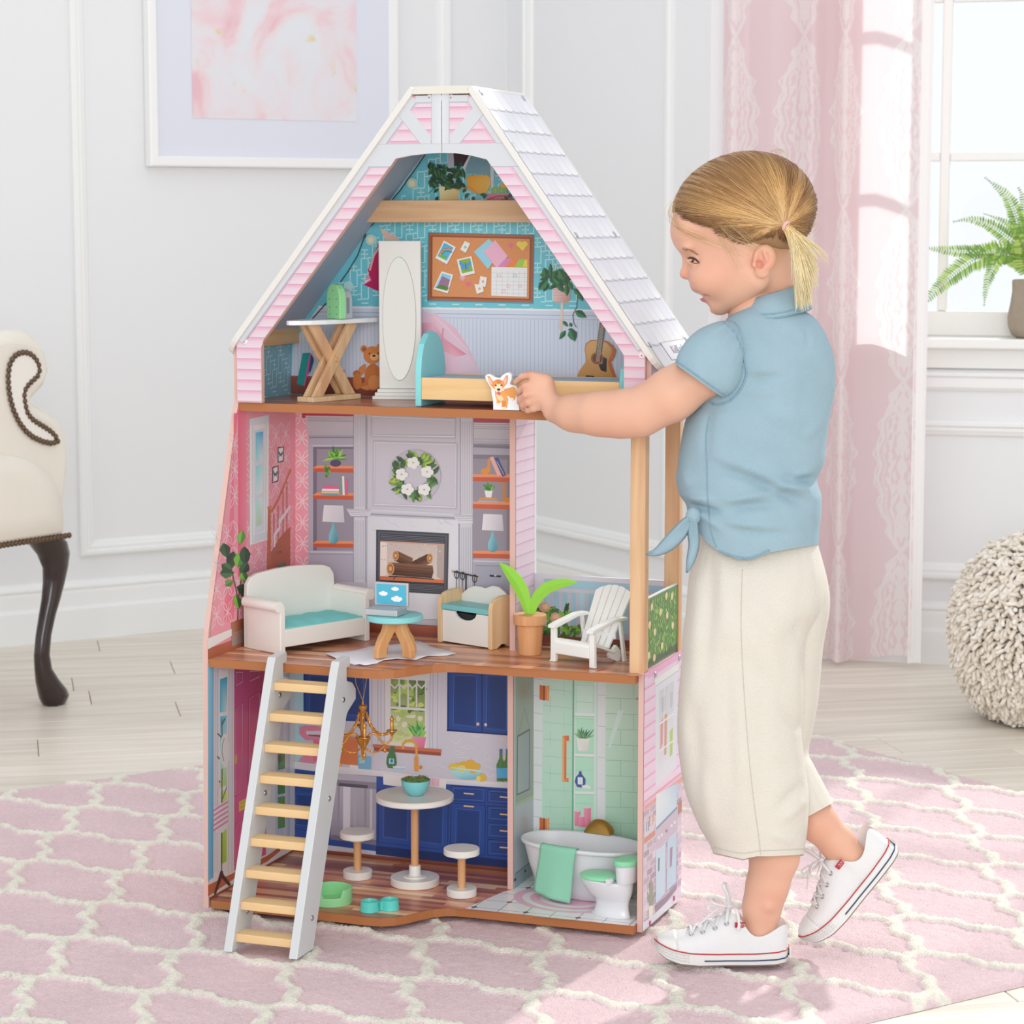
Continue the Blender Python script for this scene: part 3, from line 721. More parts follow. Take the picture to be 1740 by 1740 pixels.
for k in range(4): A.line([(250,808+k*10),(650,830+k*10)],.0008,'#6a6d78')
A.poly([(248,846),(652,866),(648,1114),(246,1092)],'#b98f7d'); A.poly([(248,854),(650,876),(646,1100),(246,1080)],None,['#b9aaa4','#bdaea7','#cdbfb7','#c6b8b1'])
A.poly([(248,854),(290,858),(290,1060),(246,1080)],'#d6c9c1'); A.poly([(650,876),(606,872),(604,1072),(646,1100)],'#a89a95')
A.n+=1; A.hold=True
for i in range(60): A.ell(rr(255,640),rr(870,1060),rr(2,5),rr(1,4),random.choice(['#8f827f','#e0d6cf','#a0938e']),6)
A.hold=False
A.poly([(247,1068),(648,1092),(647,1114),(246,1090)],'#c4683f')
def log(x0,y0,x1,y1,r,c='#5a3828'):
    A.line([(x0,y0),((x0+x1)/2,(y0+y1)/2+2),(x1,y1)],r*2/3703*1.15,c)
def logp(x0,y0,x1,y1,r):
    dx,dy=x1-x0,y1-y0; l=math.hypot(dx,dy); nx,ny=-dy/l*r,dx/l*r
    A.poly([(x0+nx,y0+ny),(x1+nx,y1+ny),(x1+dx/l*8,y1+dy/l*8),(x1-nx,y1-ny),(x0-nx,y0-ny)],None,['#47291d','#3f2419','#4b2d20','#7d553c','#7b523a'])
    for k in range(5):
        t=rr(-.7,.7); A.line([(x0+nx*t,y0+ny*t),((x0+x1)/2+nx*t+rr(-3,3),(y0+y1)/2+ny*t+rr(-3,3)),(x1+nx*t,y1+ny*t)],.0006,'#3a2117')
    A.ell(x0,y0,r*.62,r,'#c08a55',16); A.ell(x0,y0,r*.42,r*.7,'#8f5c37',14); A.ell(x0,y0,r*.25,r*.42,'#cf9c66',12)
logp(560,955,440,1015,30); logp(345,940,440,985,32); logp(312,1022,575,1042,40); 
A.line([(300,1070),(420,1075),(585,1088)],.0018,'#26262c'); A.line([(330,1090),(350,1066)],.0012,'#26262c')
for k in range(4): A.line([(250,1108+k*9),(648,1132+k*9)],.0008,'#6a6d78')
# wreath
A.ell(468,440,160,166,'#b0aeb8',32); A.ell(468,440,70,70,'#bab8c2',24)
for i in range(120):
    a=rr(0,2*PI); r_=rr(66,122); x,y=466+r_*math.cos(a),436+r_*math.sin(a)
    A.leaf(x,y,rr(46,66),math.degrees(a)+rr(-70,70),rr(11,16),*random.choice([('#35552f','#476b3c'),('#2c4a2c','#3a5f36'),('#7d9b35','#9db84a'),('#4d7a3b','#5d8c48'),('#54783c','#3f6332')]))
def flower(x,y,s=1):
    for k in range(5):
        a=2*PI*k/5+rr(-.2,.2); blob(A,x+22*s*math.cos(a),y+22*s*math.sin(a),20*s,18*s,random.choice(['#f3f2f2','#e6e5e8']),10,.1)
    A.ell(x,y,10*s,9*s,'#e9e9e2',10); A.ell(x,y,7*s,5*s,'#8fae4c',8)
for p in ((458,355),(546,412),(386,428),(422,522),(528,524)): flower(*p)
# right shelves
A.poly([(838,76),(1100,84),(1100,102),(838,100)],'#b33b4f'); A.poly([(838,102),(1100,106),(1100,238),(838,232)],None,['#c2c0c8','#c2c0c8','#aeacb6','#aeacb6'])
for y in (112,128,140,205,222): A.line([(838,y),(1100,y+5)],.0009,'#9694a1')
A.poly([(836,238),(1100,245),(1100,1240),(832,1240)],'#a3a1ae'); A.poly([(838,240),(1100,248),(1100,268),(838,258)],'#77737f')
A.poly([(836,303),(1100,308),(1100,955),(834,955)],'#7b7581'); A.poly([(836,330),(1050,335),(1045,950),(834,950)],'#8d8793')
for y in (427,598,908):
    A.poly([(834,y),(1070,y),(1100,y+20),(1100,y+22),(834,y+18)],'#d98a5e'); A.poly([(834,y+17),(1100,y+22),(1100,y+52),(834,y+44)],'#b9563a')
A.poly([(886,398),(900,392),(915,388),(928,370),(925,345),(935,328),(950,326),(946,336),(938,345),(943,372),(945,400),(930,425),(905,430),(888,418)],'#cf8a3b')
A.poly([(940,322),(962,316),(1012,432),(990,440)],'#dba9a4'); A.poly([(970,328),(992,320),(1044,432),(1022,444)],'#3a4c8e'); A.line([(985,345),(1030,430)],.001,'#c9b98a')
A.poly([(908,528),(958,530),(950,574),(916,572)],'#e6e6ea')
for i in range(22): A.leaf(933+rr(-18,18),532,rr(35,62),rr(-150,-30),6,random.choice(['#4f8f35','#7db648','#2f6a3a']))
A.poly([(872,572),(990,576),(988,590),(872,586)],'#c98a45'); A.poly([(868,590),(998,594),(998,604),(868,602)],'#9aa5bb')
A.poly([(1022,475),(1010,480),(1005,490),(1020,490),(1024,520),(1018,560),(1030,600),(1060,605),(1075,590),(1078,568),(1050,575),(1036,560),(1040,520),(1035,485)],'#c17b30')
lamp(958,676)
A.line([(834,972),(1100,980)],.002,'#c1bfc9'); A.poly([(850,1000),(1090,1006),(1086,1240),(848,1240)],'#9c9dab'); A.line([(850,1000),(1090,1006),(1086,1240)],.0012,'#7f7f8e')
A.poly([(940,1058),(1012,1064),(1010,1076),(940,1070)],'#2b2d35'); A.ell(976,1064,8,6,'#b9bac4',8)
A.line([(702,1036),(880,1074)],.0022,'#23242b'); A.ell(708,1038,7,8,'#c09a4a',8); A.ell(874,1072,7,8,'#c09a4a',8); A.line([(792,1060),(790,1190)],.0022,'#23242b')
for x in (733,770,846):
    A.line([(x,1048+(x-733)*.22),(x-2,1150+(x-733)*.1)],.0012,'#30313a'); A.line([(x+14*math.cos(t),1058+(x-733)*.22+24*math.sin(t)) for t in np.linspace(0,2*PI,12)],.0014,'#30313a'); A.line([(x-2,1130),(x-2,1160)],.0018,'#a3854a')
A.T=None; A.rect(-.648,.3835,-.2485,.3990,'#7e4030','#a0563c',local=True)
A.rect(-.648,.3990,-.245,.3999,'#5f3428',local=True)
A.done()
# ---------------- first floor left wall
A=Art('l',-.653,1)
def lwpoly(z0,z1):  # front edge of the left wall
    def f(z):
        if z<.40: return -.106
        if z<.425: return -.106+.003*(z-.40)/.025
        return -.103+(z-.425)/.317*.094
    zs=np.linspace(z0,z1,6); return [(f(z)+.0008,z) for z in zs]+[(.2,z1),(.2,z0)]
A.poly(lwpoly(.3835,.7475),'#e28a98',local=True)
A.poly([( -.055,.43),(-.020,.43),(-.020,.745),(-.004,.745),(-.02,.70)],'#e06a80',local=True)
petals(A,-.096,.195,.425,.60,'#f3c9cd',.036); petals(A,-.035,.195,.60,.745,'#f3c9cd',.036)
A.T=T1
A.poly([(232,60),(285,62),(285,1060),(232,1090)],None,['#d95670','#e27d90','#e27d90','#d95670'])
A.poly([(303,115),(422,90),(418,858),(305,892)],'#d3d6de'); A.poly([(303,115),(422,90),(422,140),(303,160)],'#c6cad4')
A.line([(322,160),(322,880)],.0014,'#a3a8b6'); A.line([(404,140),(402,860)],.0014,'#a3a8b6'); A.poly([(330,185),(396,172),(392,800),(334,828)],'#c3c8d3')
A.poly([(340,200),(386,192),(384,368),(341,378)],None,['#4fb2d6','#2e9ec9','#cfe6f2','#8fd0e6']); A.poly([(341,405),(384,396),(382,570),(342,588)],None,['#7fcbe3','#a5dbe9','#d9ecf4','#b7e0ee']); A.poly([(342,610),(382,596),(380,760),(344,780)],None,['#9fd6e8','#cfe8f2','#b7bfae','#a8c48f'])
A.poly([(330,830),(414,806),(416,850),(326,880)],'#c2c6d1')
for (a,b,c,d) in (((475,290),(515,284),(513,378),(475,386)),((442,412),(481,402),(480,500),(442,512))):
    A.poly([a,b,c,d],'#3b2b2d'); A.poly([(a[0]+6,a[1]+7),(b[0]-6,b[1]+7),(c[0]-6,c[1]-7),(d[0]+6,d[1]-8)],'#e4e0da')
    x,y=(a[0]+c[0])/2,(a[1]+c[1])/2
    for sg in (-1,1): A.poly([(x,y-4),(x+sg*13,y-22),(x+sg*12,y-4),(x+sg*8,y+4),(x+sg*8,y+18),(x,y+6)],'#2c4d63')
# stairs
A.poly([(430,1035),(432,940),(455,900),(500,830),(553,780),(553,1080),(430,1100)],'#a2563a')
A.poly([(470,930),(498,925),(498,940),(470,948)],'#7d3b2a'); 
for x,y0,y1 in ((452,700,900),(478,650,945),(508,560,880),(532,500,820)): A.line([(x,y0),(x,y1)],.0038,'#a55a3b')
A.line([(436,690),(480,610),(556,425)],.006,'#b5643f'); A.poly([(415,660),(433,655),(434,1060),(408,1070)],'#ad5e3c'); A.poly([(412,655),(436,650),(436,670),(412,672)],'#c06f46')
A.line([(455,905),(455,830),(485,790),(485,750),(520,700),(553,650)],.006,'#cfcad2')
for i in range(12): A.leaf(505,1035,rr(25,48),rr(-160,-20),6,random.choice(['#2f5a45','#3f7358']))
# skirting
A.T=None; A.poly([(-.106,.3835),(.2,.3835),(.2,.3990),(-.106,.3990)],'#a2573c',local=True)
A.T=T1; A.poly([(44,1468),(190,1408),(300,1372),(420,1330),(555,1290),(555,1330),(420,1365),(300,1412),(190,1452),(44,1536)],'#d5dbe6'); A.line([(44,1475),(190,1415),(555,1296)],.0015,'#eef1f6')
# fiddle leaf fig
A.line([(228,1360),(232,1230),(215,1150),(190,1040)],.003,'#4a3a2c'); A.line([(232,1230),(250,1100),(255,950)],.003,'#4a3a2c')
for x,y,L,a,w_,c,c2 in ((140,880,95,75,34,'#1f3d25','#2f5a33'),(205,930,130,105,34,'#2b4a2a','#1d3524'),(130,1010,80,35,30,'#3a6a33','#274a2a'),(118,1065,90,0,34,'#25452a','#3a6a36'),(150,1140,60,-30,24,'#5e8f38','#3f7030'),(258,800,95,100,26,'#4c8a34','#79b447'),(225,1030,110,-75,36,'#7ab03f','#4b8434'),(270,900,120,88,36,'#1d3a26','#2a4e2e'),(290,1000,90,120,32,'#22402a','#35613a'),(250,1060,70,60,28,'#3f7030','#79b447'),(222,1150,75,20,30,'#2a4e2e','#1d3a26'),(215,1200,90,75,26,'#3a6a33','#79b447'),(240,1160,90,45,26,'#1d3a26','#2b4a2a')):
    A.leaf(x,y,L,a,w_,c,c2)
A.poly([(190,1368),(268,1342),(268,1490),(192,1518)],None,['#a3603a','#8a4a2f','#6d5a55','#8d8580'])
for k in range(6): A.line([(192,1440+k*13),(268,1415+k*13)],.0009,'#9b928d')
A.done()
# attic stretch of the left wall: fretwork
A=Art('l',-.653,1); A.poly([(.001,Z3+.0003),(.183,Z3+.0003),(.183,.842),(.001,.842)],'#6e9fb0',local=True); fret(A,.004,.181,Z3+.002,.840,'#a8c9d3',.0210,.0016); A.line([(.182,.762),(.182,.842)],.0015,'#49717f',local=True); A.done()
# ---------------- attic back wall
A=Art('w',.183,-1)
A.poly([(-.643,Z3+.0003),(-.001,Z3+.0003),(-.001,.842),(-.264,1.212),(-.351,1.212),(-.641,.850)],'#68b8c7',local=True)
fret(A,-.62,-.01,.90,1.19,'#b3e0e7',.0190,.0017,lambda x,z: x>-.3537-(1.2262-z)*.79+.022 and x<-.2601+(1.2262-z)*.7165-.022)
A.T=None
zt=.898
A.poly([(-.643,.7607),(-.001,.7607),(-.001,.842),(-.041,zt),(-.594,zt),(-.638,.842)],'#c2c9d8',local=True)
A.line([(-.594,zt+.001),(-.041,zt+.001)],.003,'#e3e7ef',local=True); A.line([(-.597,zt-.007),(-.036,zt-.007)],.0012,'#9ba3b5',local=True); A.line([(-.600,zt-.013),(-.033,zt-.013)],.001,'#aab1c2',local=True)
A.n+=1; A.hold=True
for i in range(100):
    x=-.636+i*.0063; top=min(zt-.014,.842+(x+.638)*1.26,.842+(-.001-x)*1.25)
    if x<-.003: A.line([(x,.79),(x,top)],.0007,'#a3abbd',local=True)
A.hold=False
A.rect(-.643,.7607,-.001,.789,'#6d352a','#8c4534',local=True); A.line([(-.643,.789),(-.001,.789)],.0014,'#a7604a',local=True)
TA=(380,380,4.143); TB=(740,120,3.783); TC=(680,480,3.48); TD=(600,0,2.719)
# pink drapes, banner
A.T=TC; A.poly([(120,170),(215,185),(330,270),(395,370),(440,450),(475,540),(120,560)],None,['#cfb9c9','#d3b3c3','#dba9bb','#d3a6b9','#cfb6c8','#cdbdcd','#d89fb3'])
A.poly([(130,240),(200,235),(260,330),(395,425),(330,440),(250,400),(235,560),(130,560)],None,['#c890a4','#dfa6b7','#d1899f','#c97e96','#dba3b5','#cf92a6','#d7a4b5','#c890a4'])
A.line([(255,270),(245,380),(270,520)],.003,'#c98ba0'); A.line([(200,200),(300,290),(400,400)],.002,'#d9bccb')
A.T=TA; A.poly([(1100,30),(1220,90),(1240,118),(1140,118)],'#d3b3a6'); A.poly([(1095,130),(1100,480),(985,430),(1025,350),(1015,330),(1060,220)],'#b31f57'); A.line([(1098,165),(1060,222),(1030,330)],.003,'#d9a7a0'); A.poly([(1020,350),(1040,400),(985,430)],'#d38aa5')
A.poly([(1000,400),(1040,385),(990,430)],'#e6c7d4')
# corkboard
A.T=None; A.poly([(727,394.5),(909,398.5),(907,516.5),(726,512)],'#4b8fa0'); A.poly([(729,395.7),(907.5,399.7),(905.5,514),(727.6,510)],'#86452c'); A.line([(731,398),(905,402),(903,512),(730,508)],.0022,'#a65b33',closed=True)
A.poly([(735.5,402.5),(900.5,406),(899,507.5),(734.5,503.5)],'#c98550')
A.n+=1; A.hold=True
for i in range(260): A.ell(rr(738,897),rr(407,502),rr(.4,.9),rr(.4,.9),random.choice(['#b5713f','#d99d6a','#a9683a']),5)
A.hold=False; A.T=TB
def card(p,c1,inner=None):
    A.poly([(x+3,y+5) for x,y in p],'#a86a40'); A.poly(p,c1)
    if inner: cx,cy=sum(x for x,y in p)/4,sum(y for x,y in p)/4; A.poly([(cx+(x-cx)*.78,cy-5+(y-cy)*.76) for x,y in p],inner); return cx,cy
card([(55,1092),(132,1135),(75,1245),(0,1205)],'#e6ebf0','#4aa8cf')
for k,c in enumerate(('#c0533f','#d9a23b','#4f9a5a','#3e5fae')): A.line([(22+k*5,1190),(48+k*3,1150+k*4),(85,1140+k*7),(108,1150+k*7)],.0012,c)
A.poly([(20,1195),(60,1215),(75,1195),(40,1180)],'#5fae4a')
card([(138,1215),(232,1193),(255,1303),(165,1325)],'#e6ebf0','#7ea53a')
for sg in (-1,1): A.poly([(192,1250),(192+sg*34,1222),(192+sg*38,1245),(192+sg*20,1255),(192+sg*26,1285),(192+sg*6,1272)],'#3a8fd0')
A.line([(192,1235),(196,1285)],.0009,'#1f2a33')
card([(40,1290),(115,1312),(80,1432),(-12,1405)],'#e9eef3','#7fc0df'); A.poly([(15,1385),(45,1320),(95,1345),(80,1400)],'#8f6a86'); A.poly([(2,1392),(40,1375),(88,1395),(76,1415),(0,1396)],'#4f7a30')
card([(190,1095),(225,1112),(195,1172),(160,1150)],'#e4e9ee'); A.ell(193,1135,10,10,'#8fbf9a',6)
card([(342,1083),(385,1115),(400,1180),(340,1277),(248,1165)],'#8cc3d6'); card([(385,1090),(466,1192),(398,1272),(310,1165)],'#dba5bd')
for p in ((485,1120),(175,1330),(210,1368)): 
    for sg in (-1,1): A.ell(p[0]+sg*8,p[1],11,10,'#d6647f' if p[0]!=175 else '#e39aa8',10)
    A.poly([(p[0]-18,p[1]+3),(p[0]+18,p[1]+3),(p[0],p[1]+24)],'#d6647f' if p[0]!=175 else '#e39aa8')
for sg in (-1,1): A.ell(558+sg*16,1115,20,18,'#ecc04a',12)
A.poly([(525,1122),(592,1120),(562,1158)],'#ecc04a')
A.poly([(455,1205),(495,1210),(450,1262),(400,1262)],'#c77fa6'); A.poly([(495,1210),(540,1212),(510,1262),(450,1262)],'#e07a3d'); A.poly([(540,1212),(590,1215),(590,1262),(510,1262)],'#8fbf4a'); A.poly([(575,1214),(592,1216),(592,1262),(562,1262)],'#e6c34a')
A.poly([(362,1262),(592,1266),(588,1454),(360,1446)],'#e6e9ef')
A.n+=1; A.hold=True
for k in range(6): A.line([(364,1300+k*26),(590,1304+k*26)],.0004,'#aab0bd'); A.line([(395+k*36,1290),(393+k*36,1446)],.0004,'#aab0bd')
A.hold=False
for x,y,c in ((410,1318,'#c85a6a'),(470,1385,'#c85a6a'),(440,1418,'#c85a6a'),(512,1318,'#5b6a8f'),(545,1385,'#c85a6a')): A.line([(x+12*math.cos(t),y+10*math.sin(t)) for t in np.linspace(0,2*PI,10)],.0005,c)
for p in (((290,1320),(334,1330),(322,1392),(280,1380)),((252,1372),(305,1378),(312,1420),(268,1436))): card(list(p),'#e4e9ee'); A.ell(sum(q[0] for q in p)/4,sum(q[1] for q in p)/4,9,9,'#dba34a',8)
# hanging plant, tassel, guitar
A.line([(775,1250),(765,1330),(760,1385)],.0016,'#d9c4a8'); A.line([(775,1250),(850,1380)],.0012,'#d9c4a8')
A.poly([(755,1372),(872,1372),(866,1475),(850,1490),(770,1488),(758,1475)],None,['#d9b6b6','#cf9f9d','#c08f80','#b78878','#c79684','#d9b6b6'])
for k in range(5): A.line([(757,1392+k*18),(870,1392+k*18)],.0005,'#b98a86')
A.line([(815,1490),(812,1600)],.004,'#d3c1b0'); A.poly([(800,1600),(824,1600),(818,1650),(808,1690),(795,1650)],'#c9b8ad'); A.line([(770,1485),(815,1500),(860,1485)],.0012,'#c9ab86')
for i in range(30):
    A.leaf(rr(700,880),rr(1270,1370),rr(45,80),rr(20,160),rr(14,22),*random.choice([('#1f4a2c','#2f6a38'),('#245a32','#3f7d44'),('#1a3d29','#285433')]))
for x,y,L,a,w_ in ((740,1240,90,88,14),(700,1265,60,80,18),(665,1410,95,-50,26),(760,1330,60,40,20),(845,1375,75,88,20),(890,1400,70,45,18),(920,1430,60,60,18)): A.leaf(x,y,L,a,w_,'#1f4a2c','#2f7a45')
A.line([(915,1440),(910,1520),(885,1570),(890,1620),(908,1650)],.0011,'#2a4d33')
for x,y,L,a,w_ in ((900,1545,85,30,24),(820,1610,50,45,12),(868,1620,30,75,12),(855,1665,40,5,12),(838,1670,70,125,16),(870,1660,85,70,32)): A.leaf(x,y,L,a,w_,'#1d4a2e','#2f7a45')
A.T=TC
A.poly([(1045,560),(1062,520),(1100,470),(1100,430),(1092,395),(1100,360),(1130,340),(1180,340),(1225,345),(1260,370),(1280,400),(1270,440),(1250,470),(1262,510),(1280,560)],'#b5652c')
A.poly([(1045,560),(1062,520),(1100,470),(1105,430),(1095,395),(1105,362),(1135,345),(1185,345),(1225,358),(1252,390),(1256,415),(1240,445),(1230,470),(1240,510),(1262,560)],None,['#b98a52']*3+['#c79a60']*3+['#cfa268']*4+['#b98a52']*5)
A.ell(1168,448,38,36,'#8a5a35',22); A.ell(1168,448,28,27,'#6d3a22',20); A.poly([(1205,440),(1225,450),(1222,530),(1190,520),(1175,485),(1198,478)],'#2e2624'); A.poly([(1100,548),(1150,552),(1150,560),(1098,558)],'#3a2a26')
A.poly([(1182,235),(1214,255),(1196,420),(1160,412)],'#4a3630')
A.n+=1; A.hold=True
for k in range(14): A.line([(1181-k*1.5,245+k*12),(1212-k*1.2,258+k*12)],.0005,'#b9b2a5')
A.hold=False
for k in range(5): A.line([(1187+k*5,245),(1167+k*5,415),(1160+k*5,470)],.00035,'#d6cdbf')
# bear, books
A.T=TA
A.ell(1055,1080,60,95,'#b86a35',20); A.ell(1050,925,62,62,'#c47a42',22); A.ell(992,882,24,27,'#c47a42',14); A.ell(993,884,13,15,'#9b5426',12); A.ell(1100,870,22,25,'#c47a42',12)
A.ell(1064,938,30,24,'#dba878',16); A.ell(1062,930,12,8,'#2c1c18',10); A.ell(1030,914,5,7,'#2c1c18',8); A.ell(1092,912,5,7,'#2c1c18',8)
A.leaf(1005,985,120,120,26,'#c47a42'); A.ell(942,1055,27,24,'#b5652f',14); A.ell(945,1110,32,58,'#bf7239',18); A.leaf(960,1150,130,-12,34,'#b5652f','#c47a42'); A.ell(1065,1115,45,50,'#c8804a',16)
A.poly([(560,912),(612,908),(575,1145),(518,1128)],'#1c8f8c'); A.poly([(612,908),(620,915),(602,1040),(575,1145),(568,1142)],'#cf4f93'); A.poly([(620,915),(638,950),(625,1010),(600,1060)],'#3c3f86'); A.poly([(622,920),(640,960),(612,1060)],'#35455c')
A.poly([(800,1025),(855,1030),(858,1120),(800,1110)],'#cf4f73'); A.poly([(808,1040),(838,1042),(840,1105),(808,1100)],'#e6e6ea')
# top shelf things
A.T=TD
A.poly([(440,700),(470,700),(466,830),(440,830)],'#aab3be'); A.poly([(466,708),(540,712),(512,768),(470,766)],'#3f2d33'); A.poly([(540,715),(556,715),(520,790),(508,775)],'#c6c9d2')
A.poly([(550,715),(620,730),(635,760),(632,805),(530,802),(520,780)],'#7398a5'); A.poly([(635,760),(655,760),(650,880),(640,880)],'#c3c8d4')
A.poly([(540,810),(622,808),(636,820),(638,850),(620,890),(570,896),(530,870),(526,825)],None,['#cf8a2c','#e3a63a','#e3a63a','#e8b04a','#e3a63a','#d9962f','#cf8a2c','#d9962f'])
A.poly([(636,868),(712,866),(716,890),(640,892)],'#86ad5c'); A.line([(660,867),(660,892)],.001,'#a6c57a'); A.line([(690,867),(690,892)],.001,'#a6c57a'); A.poly([(680,852),(708,850),(708,866),(684,866)],'#e0aa3c')
A.poly([(622,896),(720,894),(745,932),(618,932)],None,['#d3778a','#d9909d','#c95a70','#c95a70'])
A.poly([(398,862),(496,862),(486,928),(406,928)],None,['#e0cfa0','#d3b97c','#c9ab6c','#dcc894'])
for i in range(60): A.leaf(rr(350,510),rr(770,850),rr(28,55),rr(20,160) if random.random()<.7 else rr(-160,-20),rr(8,13),*random.choice([('#223f2b','#31573a'),('#1d3627','#2a4b33'),('#2c4c33','#3f6b45')]))
for x,y in ((375,890),(395,905),(510,890),(520,915),(560,905),(590,900),(600,915),(705,905),(720,915),(690,920)): A.leaf(x,y,rr(22,34),rr(-60,120),8,'#1f3d29','#2f5a3a')
A.line([(350,895),(380,870),(400,860)],.0008,'#2a4d33'); A.line([(480,880),(540,865),(580,900)],.0012,'#c98a2f'); A.line([(620,925),(670,905),(720,905)],.0008,'#2a4d33')
# string lights
A.line([(342,706),(300,770),(258,828),(222,880),(186,921)],.0018,'#3a3d45'); A.line([(258,828),(252,840)],.0035,'#3a3d45')
A.line([(112,1018),(60,1062),(58,1085)],.0018,'#3a3d45')
A.T=TA; A.line([(1062,0),(1010,50),(998,92),(950,225),(880,340),(828,412)],.0018,'#3a3d45'); A.line([(728,560),(650,648),(560,750)],.0018,'#3a3d45'); A.line([(1003,70),(998,98)],.0035,'#3a3d45')
A.ell(1045,115,40,40,'#a8c9c4',18); A.ell(1042,115,20,22,'#dcd2a8',14); A.ell(885,440,34,36,'#a8cfd0',18)
A.T=TD; A.ell(278,848,26,26,'#9cc4c0',16); A.ell(276,848,14,15,'#d9cba0',12)
A.done()
# ---------------- kitchen back wall
TK=(560,1120,3.625); TL=(340,1100,3.107); TH2=(850,1120,3.48)
A=Art('w',.2,-1)
A.rect(-.653,.0125,-.2485,.371,'#b6b5c1','#c0bfc9',local=True)
A.T=TK
A.n+=1; A.hold=True
for i in range(50):
    x,y=rr(100,1100),rr(440,740); A.ell(x,y,rr(1,4),rr(1,3),'#a3a2b0',5)
A.hold=False
for i in range(14):
    x,y=rr(640,1090),rr(450,700); A.line([(x,y),(x+rr(10,40),y+rr(-10,30)),(x+rr(40,80),y+rr(-10,50))],.0007,'#d3d3db')
A.T=TL
A.poly([(352,110),(560,120),(560,1060),(352,1100)],'#9fc0d4'); blueD,blueM,blueL='#1c3873','#234489','#3a5ea3'
def cab(pts,kn=None):
    A.poly(pts,blueM); cx=sum(p[0] for p in pts)/4; cy=sum(p[1] for p in pts)/4
    w0=abs(pts[1][0]-pts[0][0]); h0=abs(pts[2][1]-pts[1][1])
    def ins(m): 
        fx,fy=(w0-2*m)/w0,(h0-2*m)/h0
        return [(cx+(p[0]-cx)*fx,cy+(p[1]-cy)*fy) for p in pts]
    A.line(pts,.0010,'#15295a',closed=True); m_=min(w0,h0)*.16
    A.line(ins(m_),.0012,blueL,closed=True); A.line(ins(m_+4),.0012,'#17306a',closed=True); A.poly(ins(m_+9),blueD if h0>120 else '#1f3d7c')
A.T=TK
A.poly([(-160,60),(245,70),(245,385),(-160,372)],blueM); cab([(-150,70),(40,74),(40,372),(-150,366)]); cab([(46,74),(238,78),(238,378),(46,372)])
A.poly([(726,60),(1130,70),(1130,470),(724,440)],blueM); cab([(736,66),(938,72),(936,452),(732,432)]); cab([(944,72),(1120,76),(1118,466),(942,453)])
A.poly([(724,432),(1130,462),(1130,472),(722,442)],'#15295a')
for x,y in ((915,400),(963,404)): A.ell(x,y,10,11,'#b39a90',12); A.ell(x-2,y-3,5,5,'#e3d3cc',8)
# window
A.poly([(250,66),(345,70),(345,560),(250,520)],'#c3c4cf'); 
for x in (262,300,318,340): A.line([(x,70),(x,540)],.0011,'#9f9fae')
A.poly([(345,66),(690,72),(660,560),(345,535)],'#cccdd6'); A.poly([(600,70),(690,72),(672,560),(600,556)],'#bfc0cb')
for x in (622,640,668): A.line([(x,72),(x-4,556)],.0011,'#9f9fae')
A.poly([(376,122),(592,132),(592,530),(376,512)],None,['#6f8a48','#4f6b3a','#b9c98a','#cfd8a8'])
for i in range(40): blob(A,rr(385,585),rr(140,320),rr(10,26),rr(8,20),random.choice(['#7fa045','#9dbb55','#5c7d3a','#b6c96a','#4b6636']),8)
for i in range(26): blob(A,rr(385,585),rr(330,500),rr(12,26),rr(8,20),random.choice(['#b3c873','#c9d896','#d6dfb2','#9db95a','#a9b87a']),8)
A.poly([(345,66),(620,72),(620,134),(345,120)],'#c9cad4')
for x0 in (376,431,486,541):
    A.line([(x0,122 if x0==376 else 124),(x0,150),(x0+27,178),(x0+54,152),(x0+54,126)],.0024,'#dcdde4')
for x in (434,486,538): A.line([(x,160),(x,296)],.0030,'#dcdde4')
A.poly([(372,290),(596,302),(596,318),(372,304)],'#dcdde4'); A.line([(374,122),(374,512)],.0025,'#dcdde4'); A.line([(594,132),(594,530)],.0025,'#dcdde4')
A.poly([(510,474),(598,480),(584,548),(530,542)],None,['#e08aa5','#d9789a','#c76386','#d9789a'])
for i in range(26): A.leaf(548+rr(-26,26),476,rr(45,110),rr(-140,-40),7,random.choice(['#3f8a4f','#5aa55a','#2f6a40','#7db95a']))
A.poly([(270,522),(692,554),(692,574),(270,542)],'#b5674a'); A.poly([(276,542),(688,574),(688,594),(276,562)],'#8c4836')
# backsplash things
A.T=TL
A.poly([(528,420),(560,412),(640,418),(640,485),(560,490),(540,470),(527,455)],'#dd7f97'); A.poly([(560,440),(640,440),(640,458),(565,460)],'#eac3cd'); A.line([(575,462),(640,468)],.002,'#4a4a55')
A.poly([(530,590),(560,558),(620,560),(620,600),(600,618),(515,610)],'#dd7f97'); A.poly([(600,485),(630,485),(630,600),(600,600)],'#d06a86')
A.T=TK
A.poly([(35,480),(50,468),(170,478),(178,500),(175,655),(30,640)],None,['#cf8050']*3+['#c27044']*3); A.ell(58,655,22,20,'#e0a042',12); A.poly([(128,648),(188,655),(188,676),(125,670)],'#dfe2e8')
A.poly([(175,590),(260,600),(258,678),(180,672)],'#6fa3bf'); A.poly([(186,605),(220,606),(220,640),(186,640)],'#8fc0d6'); A.ell(208,600,14,26,'#d9a84a',10)
A.poly([(375,535),(405,535),(402,565),(412,600),(416,640),(405,672),(362,668),(352,640),(356,600),(372,565)],'#3f6f3f'); A.poly([(370,610),(400,612),(400,645),(368,642)],'#8cc3d6'); A.ell(386,625,8,12,'#2f6f9f',8)
A.poly([(0,655),(330,688),(720,735),(1130,762),(1130,796),(720,768),(330,722),(0,700)],None,['#c9c9d3','#cfcfd8','#d3d3dc','#d3d3dc','#bfbfcb','#bdbdc9','#bdbdc9','#b9b9c5'])
A.poly([(-260,622),(0,655),(0,700),(-260,668)],'#c6c7d2')
A.poly([(390,660),(440,650),(470,662),(455,684),(405,682)],'#9fc0d6'); A.line([(392,662),(470,664)],.002,'#dfe3ea')
